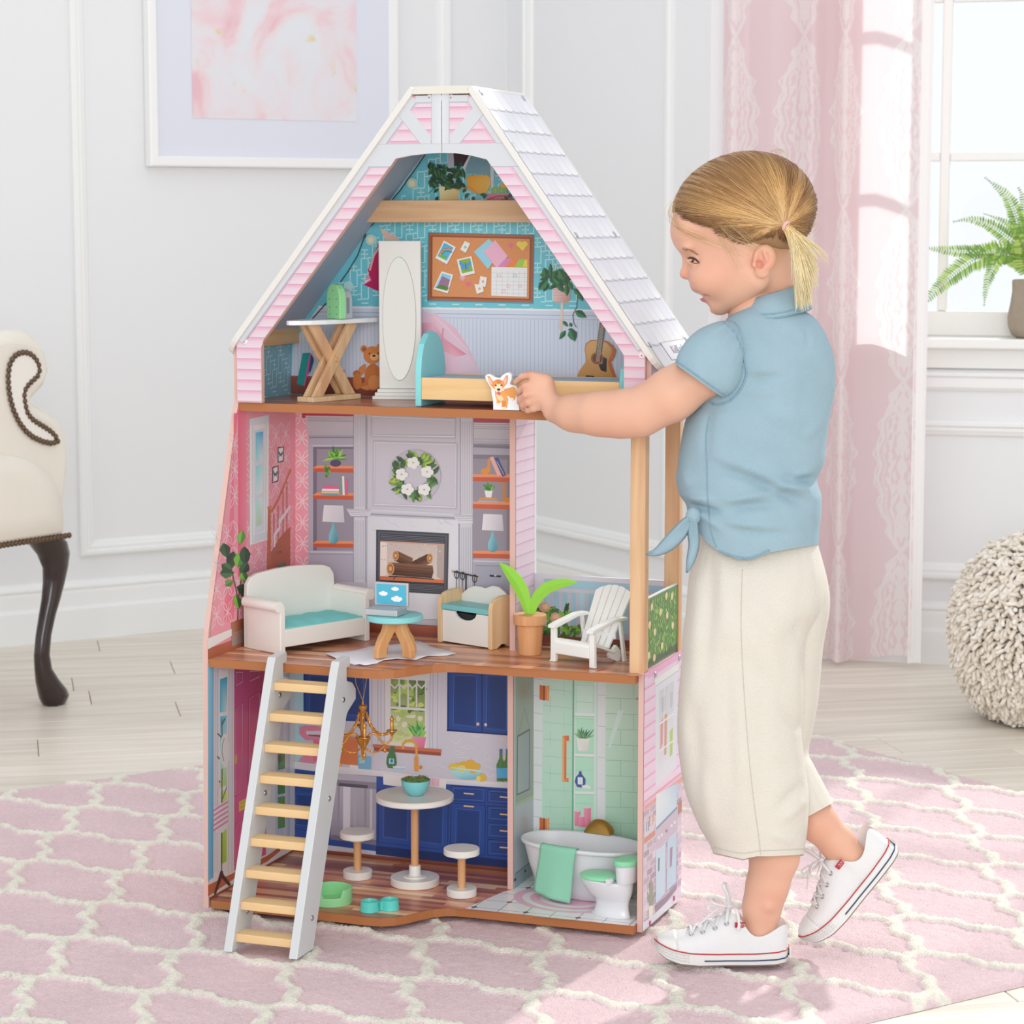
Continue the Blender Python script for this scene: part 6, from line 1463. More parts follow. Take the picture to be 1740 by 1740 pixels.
# padded roll around the scroll and the seat
def pipe(path,r,name,pr=ch,off=0,n=14,m_=cream):
    b=MB(); P=[(*cfp(x,y),) for x,y in path]; b.tube([(p[0],off,p[1]) for p in P],r,n); return autosmooth(b.obj(name,m_,pr),60)
pipe([(10,140),(30,120),(70,108),(110,108),(150,130),(175,170),(182,215),(170,250),(140,280),(118,300),(110,330),(118,375),(140,402),(180,425),(220,448),(248,480),(258,520)],.030,'padded_edge',off=.030)
def cushion(path,name,yo,th,rs):
    b=MB(); R=[]
    for k,(f,yy) in enumerate(rs):
        cx=sum(p[0] for p in path)/len(path); cy=sum(p[1] for p in path)/len(path)
        R.append([(cx+(p[0]-cx)*f,yy,cy+(p[1]-cy)*f) for p in path])
    b.rings(R,cap=True); return autosmooth(b.obj(name,cream,ch),70)
seat_=[cfp(*p) for p in [(-420,560),(-200,545),(0,560),(50,570),(100,594),(145,630),(180,675),(204,735),(214,790),(216,850),(212,884),(0,915),(-420,978)]]
cushion(seat_,'seat',0,0,[(1.0,.30),(1.0,-.010),(.99,-.022),(.97,-.032),(.92,-.040),(.5,-.044)])
brass=mat('antique_nail','#6e5a48',.35,.75)
b=MB(); b.smooth=True
def along(pts,st):
    out=[];acc=0
    for (a,c) in zip(pts,pts[1:]):
        l=math.hypot(c[0]-a[0],c[1]-a[1])
        while acc<l: out.append((a[0]+(c[0]-a[0])*acc/l,a[1]+(c[1]-a[1])*acc/l)); acc+=st
        acc-=l
    return out
for p in along(LP+[LP[0]],.0125): b.sphere((p[0],-.0045,p[1]),.0066,8,6,(1,.7,1))
nl=[cfp(x,y) for x,y in ((-300,972),(0,925),(252,888))]
for p in along(nl,.0127): b.sphere((p[0],-.030+.0,p[1]),.0068,8,6,(1,.7,1))
b.obj('nailheads',brass,ch,kind='stuff')
b=MB(); bt=[cfp(*p) for p in [(-420,950),(0,905),(254,872),(254,900),(0,938),(-420,1000)]]; b.prism(bt,-.028,.34,'xz'); b.obj('seat_rail',cream,ch,bevel=.006)
dark=mat('dark_mahogany','#2b1a17',.22,coat=.4,var=.35,vscale=14)
lc=[(185,905,62),(215,940,66),(238,985,56),(246,1040,44),(240,1100,38),(228,1170,33),(212,1240,29),(197,1320,27),(190,1400,27),(196,1460,30),(212,1505,40),(232,1545,50),(240,1570,52),(240,1592,44),(240,1604,36)]
b=MB(); sc_=796*2.417
cc_=[cfp(x,y) for x,y,r in lc]; zmin=min(z for x,z in cc_)
b.rings([[(x+r/sc_*1.35*math.cos(a),.012+(r/sc_)*1.15*math.sin(a),z-zmin) for a in np.linspace(0,2*PI,19)[:-1]] for (x,z),(_,_,r) in zip(cc_,lc)])
lg=autosmooth(b.obj('leg',dark,ch),60)
for dx,dy in ((-.62,0),(-.0,.52),(-.62,.52)):
    c=lg.copy(); COL.objects.link(c); c.parent=ch; c.location=(dx,dy,0)
b=MB(); b.box((-.66,.30,.345),(.07,.54,.60)); b.obj('seat_back_half',cream,ch,bevel=.03,seg=3)
b=MB(); b.box((-.64,.46,.50),(.05,.58,1.05)); b.obj('backrest',cream,ch,bevel=.05,seg=4)
# ================================================================ CURTAIN
def curtain():
    s0,s1=.045,.512; ztop,zbot=1.78,.022
    nx,nz=300,560
    S_=np.linspace(s0,s1,nx); Z_=np.linspace(zbot,ztop,nz)
    fold=[(0,.03),(.030,-.030),(.055,.026),(.12,.0),(.17,.022),(.22,-.030),(.235,.030),(.262,.036),(.295,-.034),(.312,.030),(.36,.034),(.41,.008),(.467,-.030)]
    fx=np.array([f[0] for f in fold]); fy=np.array([f[1] for f in fold])
    t=(S_-s0); y=np.interp(t,fx,fy); k=np.ones(9)/9; yp=np.pad(y,4,'edge'); y=np.convolve(yp,k,'valid'); yp=np.pad(y,4,'edge'); y=np.convolve(yp,k,'valid')
    # arc length for the print
    u=np.concatenate([[0],np.cumsum(np.hypot(np.diff(S_),np.diff(y)*1.6))])
    SS,ZZ=np.meshgrid(S_,Z_,indexing='ij'); YY=np.repeat(y[:,None],nz,1)*(1+.12*np.sin(ZZ*2.2+SS*9))-.10
    sway=.010*np.sin(ZZ*1.7+1)*(1-(ZZ-zbot)/(ztop-zbot)); XX=SS+sway*np.clip((SS-s0)/.2,0,1)*.3
    XX=XX+ (SS-s1)*(-.18)*(1-(ZZ-zbot)/(ztop-zbot))*0
    ZZ2=ZZ.copy(); lowm=(ZZ-zbot)<.2; ZZ2-=np.where(lowm,(1-(ZZ-zbot)/.2)*.012*np.sin(SS*22),0)
    U,V=np.meshgrid(u,Z_,indexing='ij')
    P=.235; Vp=.40
    a=np.abs(((U/P+.12)%1)-.5)*2; v=((V/Vp+.3)%1)
    def lace(a,v):
        r=.62*np.sin(PI*v)**.7+.10*np.sin(6*PI*v)**2
        e1=np.abs(a-r)<.045; e2=np.abs(a-r*.80)<.020; e3=np.abs(a-r*.52)<.030
        ins=(a<r*.76)&((np.sin(a*26+np.cos(v*34)*1.8)*np.cos(v*46+a*7))>.15)
        sc=(np.abs(a-r*1.14-.03*np.sin(v*70))<.028)
        leaf=(a>r*1.3)&(np.abs(np.sin(a*9-v*22)*np.sin(a*7+v*31)-.55)<.10)
        core=(a<.10+.06*np.cos(v*50))&(np.abs(v-.5)<.42)
        return e1|e2|e3|ins|sc|core
    m=lace(a,v)
    pk=np.array(lin('#f6e2e5')); wh=np.array(lin('#faf2f2'))
    col=np.where(m[...,None],wh,pk)
    M=np.array(MR); pts=np.stack([XX,YY,ZZ2,np.ones_like(XX)],-1)@M.T
    idx=np.arange(nx*nz).reshape(nx,nz); F=np.stack([idx[:-1,:-1],idx[1:,:-1],idx[1:,1:],idx[:-1,1:]],-1).reshape(-1,4)
    me=bpy.data.meshes.new('curtain'); me.from_pydata(pts[...,:3].reshape(-1,3).tolist(),[],F.tolist()); me.update()
    ca=me.color_attributes.new('col','FLOAT_COLOR','POINT'); ca.data.foreach_set('color',np.concatenate([col.reshape(-1,3),np.ones((nx*nz,1))],1).astype(np.float32).ravel())
    return me
cm_=mat('curtain_print','#e6cdd2',.85,attr='col',bump=.2,bscale=600)
nt=cm_.node_tree; pb_=nt.nodes['Principled BSDF']; tl=nt.nodes.new('ShaderNodeBsdfTranslucent'); mxs=nt.nodes.new('ShaderNodeMixShader'); mxs.inputs[0].default_value=.52
at=[n for n in nt.nodes if n.type=='ATTRIBUTE'][0]; nt.links.new(at.outputs['Color'],tl.inputs[0]); ou=[n for n in nt.nodes if n.type=='OUTPUT_MATERIAL'][0]
nt.links.new(pb_.outputs[0],mxs.inputs[1]); nt.links.new(tl.outputs[0],mxs.inputs[2]); nt.links.new(mxs.outputs[0],ou.inputs[0])
cu=empty('curtain',tuple(MR@Vector((.25,-.10,0))),AR,'long pale pink curtain with a white damask pattern hanging beside the window','curtain')
o=link('drape',curtain(),cm_,cu,smooth=True); o.matrix_parent_inverse=(Matrix.Translation(cu.location)@Matrix.Rotation(AR,4,'Z')).inverted()
# white lining turned at the window edge
b=MB(); R=[]
for s_,y in ((.507,-.128),(.515,-.118),(.522,-.112),(.530,-.112),(.537,-.118)): R.append([(s_,y,.018),(s_,y,1.78),(s_,y+.002,1.78),(s_,y+.002,.018)])
b.M=MR; b.rings(R); o=b.obj('lining',mat('lining_white','#f7f5f5',.8),cu); autosmooth(o,60); o.matrix_parent_inverse=(Matrix.Translation(cu.location)@Matrix.Rotation(AR,4,'Z')).inverted()
# ================================================================ POUF
pc=on_plane(1790,1222,(0,0,0),(0,0,1)); pr_,ph_=.208,.190
pf=empty('shaggy_pouf',(pc[0],pc[1],0),0,'round cream pouf covered in thick shaggy yarn by the window wall','pouf')
spart('pouf_core',mat('pouf_core','#dccfbf',.95),pf,lambda b:b.lathe([(.001,.004),(.13,.006),(.165,.03),(.19,.09),(.196,.17),(.185,.25),(.155,.315),(.11,.35),(.05,.368),(.001,.37)],36),60)
def shag():
    n=5200; V=[];F=[];C=[]
    g=(1+5**.5)/2; K=8
    for i in range(n):
        f=(i+.5)/n; th=2*PI*i/g; cz=1-2*f
        z=.19+.186*math.copysign(abs(cz)**.92,cz); sr=math.sqrt(max(0,1-cz*cz))**.75; r=.196*sr
        if z<.006: continue
        nrm=Vector((math.cos(th)*sr/.2,math.sin(th)*sr/.2,cz/.19)).normalized()
        base=Vector((r*math.cos(th),r*math.sin(th),z))
        if base.y>.10: continue   # far back against the wall, never seen
        d=(nrm+Vector((rr(-.55,.55),rr(-.55,.55),rr(-.55,.25)-.35))).normalized(); L=rr(.026,.040); rad=rr(.0042,.0056)
        tip=base+d*L; 
        if tip.z<.004: tip.z=.004
        mid=base+nrm*L*.45+d*L*.2
        col=np.array(lin(random.choice(['#f0e8dc','#ebe2d5','#f4eee4','#e6dccd']))); n0=len(V)
        pts=[base,mid,base.lerp(tip,.85)+nrm*.002,tip]; rs=[rad*.8,rad,rad,rad*.35]
        up=Vector((.3,.5,.8))
        for p,r1 in zip(pts,rs):
            a=d.cross(up).normalized(); c=d.cross(a)
            for q in range(5): V.append(p+a*r1*math.cos(q*2*PI/5)+c*r1*math.sin(q*2*PI/5)); C.append(col)
        for s_ in range(3):
            for q in range(5): F.append((n0+s_*5+q,n0+s_*5+(q+1)%5,n0+s_*5+5+(q+1)%5,n0+s_*5+5+q))
        F.append([n0+15+q for q in range(5)])
    me=bpy.data.meshes.new('yarn_pile'); me.from_pydata([tuple(v) for v in V],[],F); me.update()
    ca=me.color_attributes.new('col','FLOAT_COLOR','POINT'); ca.data.foreach_set('color',np.concatenate([np.array(C),np.ones((len(C),1))],1).astype(np.float32).ravel())
    return me
link('yarn_pile',shag(),mat('yarn','#e3d9cb',.9,attr='col',bump=.3,bscale=900),pf,smooth=True,kind='stuff')
# ================================================================ FERN ON THE SILL
nR_=np.array([-math.sin(AR),math.cos(AR),0])
def sillp(x,y,off): return Vector(on_plane(x,y,np.array(PR)+nR_*off,nR_))
potc=sillp(1752,574,.018); potc.z=.7797
fr_=empty('potted_fern',tuple(potc),0,'green fern in a weathered stone pot standing on the window sill','potted plant')
stone=mat('stone_pot','#a79a88',.9,bump=.7,bscale=60,var=.30,vscale=30)
spart('pot',stone,fr_,lambda b:b.lathe([(.001,0),(.034,.0),(.046,.008),(.054,.028),(.056,.050),(.050,.080),(.046,.110),(.047,.134),(.044,.137),(.041,.134),(.041,.118),(.001,.116)],36),45)
spart('soil',mat('soil','#4a3a2e',.95),fr_,lambda b:b.lathe([(.001,.117),(.040,.117),(.030,.121),(.001,.123)],20),45)
fg=mat('fern_green','#8cb04a',.6,attr='col'); stem_=mat('fern_stem','#7d8a55',.6)
def frond(path,ll,off0,off1,dens=1.0):
    P=[]; m=len(path)
    for i,(x,y) in enumerate(path): P.append(sillp(x,y,off0+(off1-off0)*i/(m-1)))
    # resample (catmull)
    fine=[]
    for i in range(m-1):
        p0,p1,p2,p3=P[max(i-1,0)],P[i],P[i+1],P[min(i+2,m-1)]
        for k in range(9):
            t=k/9; fine.append(.5*((2*p1)+(p2-p0)*t+(2*p0-5*p1+4*p2-p3)*t*t+(3*p1-p0-3*p2+p3)*t**3))
    fine.append(P[-1]); b=MB(); b.color=(1,1,1); n=len(fine)
    inv=Matrix.Translation(-potc); b.M=inv
    step=.0062; 
    Ls=[0]
    for a,c in zip(fine,fine[1:]): Ls.append(Ls[-1]+(c-a).length)
    tot=Ls[-1]; s=.012; V=[]
    while s<tot:
        i=max(j for j in range(n) if Ls[j]<=s); i=min(i,n-2); t=(s-Ls[i])/max(1e-6,Ls[i+1]-Ls[i]); p=fine[i].lerp(fine[i+1],t); tg=(fine[i+1]-fine[i]).normalized()
        f=s/tot; L=ll*min(1,.35+f*3)*max(.12,1-f**2.2)*rr(.9,1.1)
        vn=Vector((-nR_[0],-nR_[1],0)); side=tg.cross(vn).normalized()
        for sg in (-1,1):
            d=(side*sg+tg*.35+vn*rr(-.15,.25)+Vector((0,0,-.12))).normalized(); w=.0030*min(1,L/ll+.3)
            c=random.choice(['#86ad45','#9cc35a','#75a03c','#b3cf6e','#6b9440']); cl=lin(c)
            q=[p,p+d*L*.3+tg*w,p+d*L*.75+tg*w*.8,p+d*L,p+d*L*.75-tg*w*.8,p+d*L*.3-tg*w]
            b.add(q,[(0,1,2,3),(0,3,4,5)],[cl]*6)
        s+=step
    o=b.obj('frond',fg,fr_,fixn=False)
    c=MB(); c.M=inv; c.tube(fine,[.0011*(1-.6*i/n) for i in range(n)],5); c.obj('stem',stem_,o)
frond([(1748,470),(1722,440),(1690,428),(1650,428),(1605,425),(1558,419)],.026,.02,-.03)
frond([(1748,470),(1715,432),(1668,436),(1625,462),(1585,498),(1546,537)],.036,.015,-.07)
frond([(1750,470),(1725,435),(1700,435),(1684,462),(1675,492),(1672,521)],.024,.015,-.05)
frond([(1748,468),(1735,425),(1705,398),(1680,382),(1650,373),(1618,377)],.026,.02,-.01)
frond([(1750,468),(1740,420),(1728,370),(1712,335),(1694,318),(1674,302)],.030,.02,.0)
frond([(1750,468),(1738,410),(1718,383),(1696,372),(1672,363)],.016,.02,.03)
frond([(1752,468),(1748,410),(1742,360),(1738,335),(1730,318)],.034,.02,-.02)
frond([(1752,468),(1762,400),(1775,350),(1785,320)],.034,.02,-.02)
frond([(1752,468),(1775,430),(1810,430),(1850,460)],.034,.02,-.04)
frond([(1752,468),(1740,445),(1738,420),(1728,400),(1712,390)],.030,.02,-.05)
frond([(1752,468),(1770,440),(1765,400),(1752,370)],.030,.02,-.05)
# ================================================================ GIRL
def G(x,y,Y):
    d=ray(x,y); return CP+d*(Y/d[1])
def pr(Y): return Y/FPX*1.003      # metres per photo pixel at distance Y
class Sdf:
    def __init__(s,lo,hi,h):
        s.lo=np.array(lo,float); s.h=h; s.n=np.ceil((np.array(hi)-s.lo)/h).astype(int)+1
        s.g=np.full(s.n,.05,np.float32)
    def _box(s,lo,hi,m):
        a=np.clip(np.floor((lo-m-s.lo)/s.h).astype(int),0,s.n); b=np.clip(np.ceil((hi+m-s.lo)/s.h).astype(int)+1,0,s.n)
        if (b<=a).any(): return None
        ax=[(s.lo[i]+np.arange(a[i],b[i])*s.h).astype(np.float32) for i in range(3)]
        return tuple(slice(a[i],b[i]) for i in range(3)),ax[0][:,None,None],ax[1][None,:,None],ax[2][None,None,:]
    def _mix(s,sl,d,k,op):
        g=s.g[sl]
        if op=='sub': d=-d; hh=np.maximum(k-np.abs(g-d),0)/k; s.g[sl]=np.maximum(g,d)+hh*hh*k*.25
        else: hh=np.maximum(k-np.abs(g-d),0)/k; s.g[sl]=np.minimum(g,d)-hh*hh*k*.25
    def cone(s,a,b,ra,rb,k=.008,op='add',flat=None):
        a=np.array(a,float); b=np.array(b,float); m=max(ra,rb)+k+.012
        r=s._box(np.minimum(a,b),np.maximum(a,b),m)
        if r is None: return
        sl,X,Y,Z=r; ab=b-a; L=(ab@ab) or 1e-9
        t=np.clip(((X-a[0])*ab[0]+(Y-a[1])*ab[1]+(Z-a[2])*ab[2])/L,0,1)
        d=np.sqrt((X-a[0]-t*ab[0])**2+(Y-a[1]-t*ab[1])**2+(Z-a[2]-t*ab[2])**2)-(ra+(rb-ra)*t)
        s._mix(sl,d.astype(np.float32),k,op)
    def ell(s,c,r,R=None,k=.008,op='add'):
        c=np.array(c,float); r=np.array(r,float); R=np.eye(3) if R is None else R   # rows of R = local axes
        q=s._box(c,c,r.max()+k+.012)
        if q is None: return
        sl,X,Y,Z=q; x,y,z=X-c[0],Y-c[1],Z-c[2]
        l=[(R[i][0]*x+R[i][1]*y+R[i][2]*z) for i in range(3)]
        k0=np.sqrt((l[0]/r[0])**2+(l[1]/r[1])**2+(l[2]/r[2])**2); k1=np.sqrt((l[0]/r[0]**2)**2+(l[1]/r[1]**2)**2+(l[2]/r[2]**2)**2)+1e-9
        s._mix(sl,(k0*(k0-1)/k1).astype(np.float32),k,op)
    def mesh(s,smooth=1):
        g=s.g; ins=g<0; n=s.n
        c=np.zeros(n-1,np.uint8)
        for i in (0,1):
            for j in (0,1):
                for k in (0,1): c+=ins[i:n[0]-1+i,j:n[1]-1+j,k:n[2]-1+k]
        act=(c>0)&(c<8); idx=-np.ones(act.shape,np.int64); A=np.argwhere(act); idx[act]=np.arange(len(A))
        acc=np.zeros((len(A),3)); cnt=np.zeros(len(A))
        cor=[(i,j,k) for i in (0,1) for j in (0,1) for k in (0,1)]
        for p in cor:
            for ax in range(3):
                if p[ax]: continue
                q=list(p); q[ax]=1
                gp=g[A[:,0]+p[0],A[:,1]+p[1],A[:,2]+p[2]]; gq=g[A[:,0]+q[0],A[:,1]+q[1],A[:,2]+q[2]]
                m=(gp<0)!=(gq<0); t=gp[m]/(gp[m]-gq[m]); P=np.tile(np.array(p,float),(m.sum(),1)); P[:,ax]+=t
                acc[m]+=P; cnt[m]+=1
        V=A+acc/cnt[:,None]; F=[]
        for ax in range(3):
            o=[a for a in range(3) if a!=ax]
            sl0=[slice(None)]*3; sl1=[slice(None)]*3; sl0[ax]=slice(0,-1); sl1[ax]=slice(1,None)
            e=ins[tuple(sl0)]!=ins[tuple(sl1)]; E=np.argwhere(e); E=E[(E[:,o[0]]>0)&(E[:,o[1]]>0)&(E[:,o[0]]<n[o[0]]-1)&(E[:,o[1]]<n[o[1]]-1)]
            flip=ins[tuple(sl0)][tuple(E.T)]
            def cell(d0,d1):
                Q=E.copy(); Q[:,o[0]]-=d0; Q[:,o[1]]-=d1; return idx[tuple(Q.T)]
            q=np.stack([cell(1,1),cell(0,1),cell(0,0),cell(1,0)],1)
            if ax==1: flip=~flip
            q[~flip]=q[~flip][:,::-1]; F.append(q)
        F=np.concatenate(F); F=F[(F>=0).all(1)]
        for _ in range(smooth):
            S=np.zeros_like(V); w=np.zeros(len(V))
            for a,b in ((0,1),(1,2),(2,3),(3,0)):
                np.add.at(S,F[:,a],V[F[:,b]]); np.add.at(w,F[:,a],1); np.add.at(S,F[:,b],V[F[:,a]]); np.add.at(w,F[:,b],1)
            V=V*.5+.5*S/np.maximum(w,1)[:,None]
        return V*s.h+s.lo,F
def join_mesh(name,parts,colf=None):
    V=np.concatenate([p[0] for p in parts]); o=0; F=[]
    for v,f in parts: F.append(f+o); o+=len(v)
    F=np.concatenate(F); me=bpy.data.meshes.new(name); me.vertices.add(len(V)); me.vertices.foreach_set('co',V.astype(np.float32).ravel())
    me.loops.add(len(F)*4); me.loops.foreach_set('vertex_index',F.astype(np.int32).ravel()); me.polygons.add(len(F)); me.polygons.foreach_set('loop_start',np.arange(0,len(F)*4,4,dtype=np.int32)); 
    me.update(calc_edges=True); me.validate()
    if colf is not None:
        c=colf(V); ca=me.color_attributes.new('col','FLOAT_COLOR','POINT'); ca.data.foreach_set('color',np.concatenate([c,np.ones((len(V),1))],1).astype(np.float32).ravel())
    return me
YH=3.40; HU_=pr(YH)/5.118                       # one head unit in metres
def Hp(x,y,d=0): return G(1100+x/5.118,220+y/5.118,YH-d*HU_)
Rimg=np.array([RT,-UPV,-FW])                     # image axes: right, down, toward the viewer
def Rrot(a): c,s_=math.cos(math.radians(a)),math.sin(math.radians(a)); return np.array([c*Rimg[0]+s_*Rimg[1],-s_*Rimg[0]+c*Rimg[1],Rimg[2]])
def hell(S,x,y,d,rx,ry,rd,a=0,k=30,op='add',both=False):
    for sg in ((1,-1) if both else (1,)): S.ell(Hp(x,y,d*sg),(rx*HU_,ry*HU_,rd*HU_),Rrot(a),k*HU_,op)
def hcone(S,p,q,rp,rq,k=30,op='add',both=False):
    for sg in ((1,-1) if both else (1,)): S.cone(Hp(p[0],p[1],p[2]*sg),Hp(q[0],q[1],q[2]*sg),rp*HU_,rq*HU_,k*HU_,op)
ctr=Hp(850,900,0)
SH=Sdf(ctr-np.array([.135,.105,.165]),ctr+np.array([.125,.105,.150]),.0016)
SK=(840,715,0,598,480,428,-11.7)
hell(SH,*SK,k=40)
hell(SH,690,1150,0,345,410,318,-24,k=110)         # face
hell(SH,800,1120,0,330,330,385,0,k=110)           # side of the face
hcone(SH,(628,1492,50),(940,1290,270),92,120,k=90,both=True)   # jaw
hell(SH,622,1500,0,88,92,120,0,k=70)              # chin
hell(SH,540,1275,165,165,165,150,-20,k=90,both=True)  # cheeks
hell(SH,360,900,0,150,170,270,-10,k=110)          # forehead
hell(SH,345,1035,130,55,34,120,10,k=50,both=True) # brow
hcone(SH,(352,1085,0),(334,1238,0),30,42,k=45); hell(SH,330,1258,0,48,42,52,0,k=30)   # nose
hell(SH,378,1272,48,40,32,34,0,k=26,both=True)
hell(SH,332,1135,255,92,66,150,0,k=60,op='sub',both=True)     # eye hollow
hell(SH,398,1138,178,62,50,62,0,k=30,both=True)               # lids
hell(SH,440,1350,0,60,60,120,-20,k=70)
hell(SH,440,1392,0,47,30,105,20,k=22); hell(SH,497,1472,0,44,32,88,20,k=22)   # lips
hell(SH,430,1434,0,98,16,125,25,k=10,op='sub')                # parted mouth
hcone(SH,(452,1430,30),(520,1442,200),9,6,k=10,op='sub',both=True)   # smile corner
hcone(SH,(425,1330,150),(500,1400,215),12,10,k=30,op='sub',both=True)    # smile fold
hell(SH,505,1540,0,40,22,90,10,k=40,op='sub')                 # chin crease
hell(SH,1018,1118,408,100,118,50,10,k=16,both=True); hell(SH,998,1232,398,66,62,42,0,k=20,both=True)   # ear
hell(SH,1002,1110,470,70,86,52,10,k=9,op='sub',both=True); hell(SH,975,1170,455,40,46,60,0,k=8,op='sub',both=True)
hcone(SH,(1012,1062,428),(1040,1150,432),15,12,k=10,both=True); hell(SH,930,1175,425,22,30,20,0,k=12,both=True)
hcone(SH,(1070,1200,0),(1105,1760,0),192,205,k=120)           # neck
mh=SH.mesh(2)
# surface depth under a face position (first skin met from the viewer's side)
def face_pt(x,y,lift=0):
    for d in np.arange(520,-200,-2.0):
        p=Hp(x,y,d); i=np.round((p-SH.lo)/SH.h).astype(int)
        if (i>0).all() and (i<SH.n-1).all():
            if SH.g[tuple(i)]<0: return Vector(Hp(x,y,d+lift))
    return Vector(Hp(x,y,100))
# ---- torso, arm and hand
YS,YE,YW,YP,YF=3.345,3.372,3.437,3.452,3.470
SB=Sdf((-.02,3.21,.055),(.56,3.53,1.03),.0021)
P=lambda x,y,Y: G(x,y,Y)
SB.cone(P(1290,530,3.40),P(1300,640,3.402),.044,.058,.02); SB.cone(P(1300,640,3.402),P(1285,900,3.39),.062,.062,.02)
SB.cone(P(1262,610,3.392),P(1212,618,YS),.034,.034,.012)
arm=[((1212,622),YS,43),((1140,672),3.348,40),((1088,700),3.360,36.5),((1050,704),YE,34.5),((1012,703),3.387,31.5),((975,702),3.412,26.5),((944,699),YW,20.5)]
for (a,ya,ra),(b,yb,rb) in zip(arm,arm[1:]): SB.cone(P(*a,ya),P(*b,yb),ra*pr(ya),rb*pr(yb),.022)
Tc=lambda x,y,Y: G(680+x/3.48,480+y/3.48,Y)
u_=pr(3.46)/3.48
SB.cone(Tc(915,735,YW),Tc(850,672,YP),62*u_,64*u_,.010)
SB.ell(Tc(835,640,YP),(78*u_,86*u_,46*u_),Rrot(20),.010)
SB.cone(Tc(860,585,YP),Tc(820,575,YP),40*u_,34*u_,.010)
def finger(pts,rs,k=.0012):
    for (a,b,ra,rb) in zip(pts,pts[1:],rs,rs[1:]): SB.cone(Tc(*a),Tc(*b),ra*u_,rb*u_,k if a!=pts[0] else .006)
finger([(850,580,3.452),(778,548,3.452),(722,556,3.460),(684,590,3.470)],[29,23,22,18])              # thumb, uppermost
finger([(800,600,3.448),(738,612,3.446),(706,640,3.458),(700,668,3.470)],[26,21,19.5,16])             # index
finger([(800,645,3.446),(742,664,3.443),(708,692,3.458),(706,714,3.470)],[26,21.5,19.5,16])
finger([(815,685,3.448),(758,708,3.447),(724,728,3.460),(722,746,3.470)],[25,20.5,18,15])
finger([(845,722,3.449),(790,746,3.450),(756,756,3.460),(748,762,3.467)],[27,21,18,15])
# ---- legs
YN,YFr=3.300,3.358
SB.cone(P(1285,900,3.39),P(1280,985,3.378),.062,.060,.02)
SB.cone(P(1268,990,3.350),P(1290,1250,3.312),.048,.036,.015); SB.cone(P(1290,1250,3.312),P(1318,1380,YN),.036,.035,.015)
SB.cone(P(1312,990,3.398),P(1322,1270,3.392),.044,.032,.012); SB.cone(P(1322,1270,3.392),P(1345,1325,3.378),.031,.028,.012)
for (a,ya,ra),(b,yb,rb) in (lambda L:list(zip(L,L[1:])))([((1318,1380),YN,43),((1316,1455),YN,40.5),((1304,1505),YN,35),((1295,1540),YN,31.5),((1290,1590),YN,29)]): SB.cone(P(*a,ya),P(*b,yb),ra*pr(ya),rb*pr(yb),.012)
SB.cone(P(1288,1590,YN),P(1215,1612,YN),.019,.014,.006)
for (a,ya,ra),(b,yb,rb) in (lambda L:list(zip(L,L[1:])))([((1345,1325),3.378,33),((1388,1396),YFr,32.5),((1423,1432),YFr,29),((1443,1458),YFr,31)]): SB.cone(P(*a,ya),P(*b,yb),ra*pr(ya),rb*pr(yb),.012)
SB.cone(P(1445,1460,YFr),P(1412,1560,YFr),.018,.013,.006)
SB.ell(P(1306,1540,YN-.023),(.007,.008,.006),None,.010)
mb_=SB.mesh(1)
def skincol(V):
    base=np.array(lin('#dfae95')); c=np.tile(base,(len(V),1)); mline=[np.array(face_pt(x,y)) for x,y in ((470,1434),(490,1437),(510,1440),(528,1444))]
    def spot(p,r,col,amt,pw=2):
        d=np.linalg.norm(V-np.array(p),axis=1); w=(amt*np.exp(-(d/r)**pw))[:,None]; c[:]=c*(1-w)+np.array(lin(col))*w
    fp=lambda x,y: np.array(face_pt(x,y))
    spot(fp(560,1260),.028,'#dc927f',.28); spot(fp(335,1265),.010,'#dc8f7c',.5); spot(Hp(438,1392,60),.0055,'#c9696a',.8); 
    for x,y in ((470,1482),(500,1478),(455,1402),(440,1395)): spot(Hp(x,y,40),.0075,'#cc6c70',.8)
    for q in mline: spot(q,.0022,'#8f4a48',.7)
    for x,y in ((410,1398),(428,1405),(446,1412),(480,1466),(492,1480)): spot(fp(x,y),.0034,'#c9686c',.5)
    for dd in (0,40,80): spot(Hp(462,1434,dd),.0035,'#a9514f',.7)
    spot(fp(985,1150),.013,'#cf7f6b',.6); spot(fp(1080,1150),.012,'#dd8f7a',.4)
    hair_=np.array(lin('#b98a5e'))
    for x,y,d in ((760,560,300),(1100,560,320),(1150,980,300),(1000,800,380),(560,600,250)): spot(Hp(x,y,d),.030,'#c09468',.75,4)
    for x,y,Y in ((760,545,3.45),(740,612,3.446),(742,662,3.444),(700,600,3.46),(705,660,3.465),(724,728,3.46)): spot(Tc(x,y,Y),.008,'#d98a76',.45)
    spot(P(1045,735,YE),.022,'#d98f7a',.35); spot(P(1316,1535,YN-.03),.02,'#d8957f',.35); spot(P(1395,1400,YFr-.02),.03,'#dd9a84',.3)
    return c
skinm=mat('skin','#e6b8a0',.48,attr='col',sss=.12,spec=.4,bump=.06,bscale=500)
girl=empty('girl',(.34,3.33,.022),0,'little girl in a light blue denim shirt and cream trousers reaching into the doll house','person')
GI=Matrix.Translation(-girl.location)
def gchild(o): o.parent=girl; o.matrix_parent_inverse=GI; return o
body=gchild(link('body',join_mesh('body',[mh,mb_],skincol),skinm,None,smooth=True))
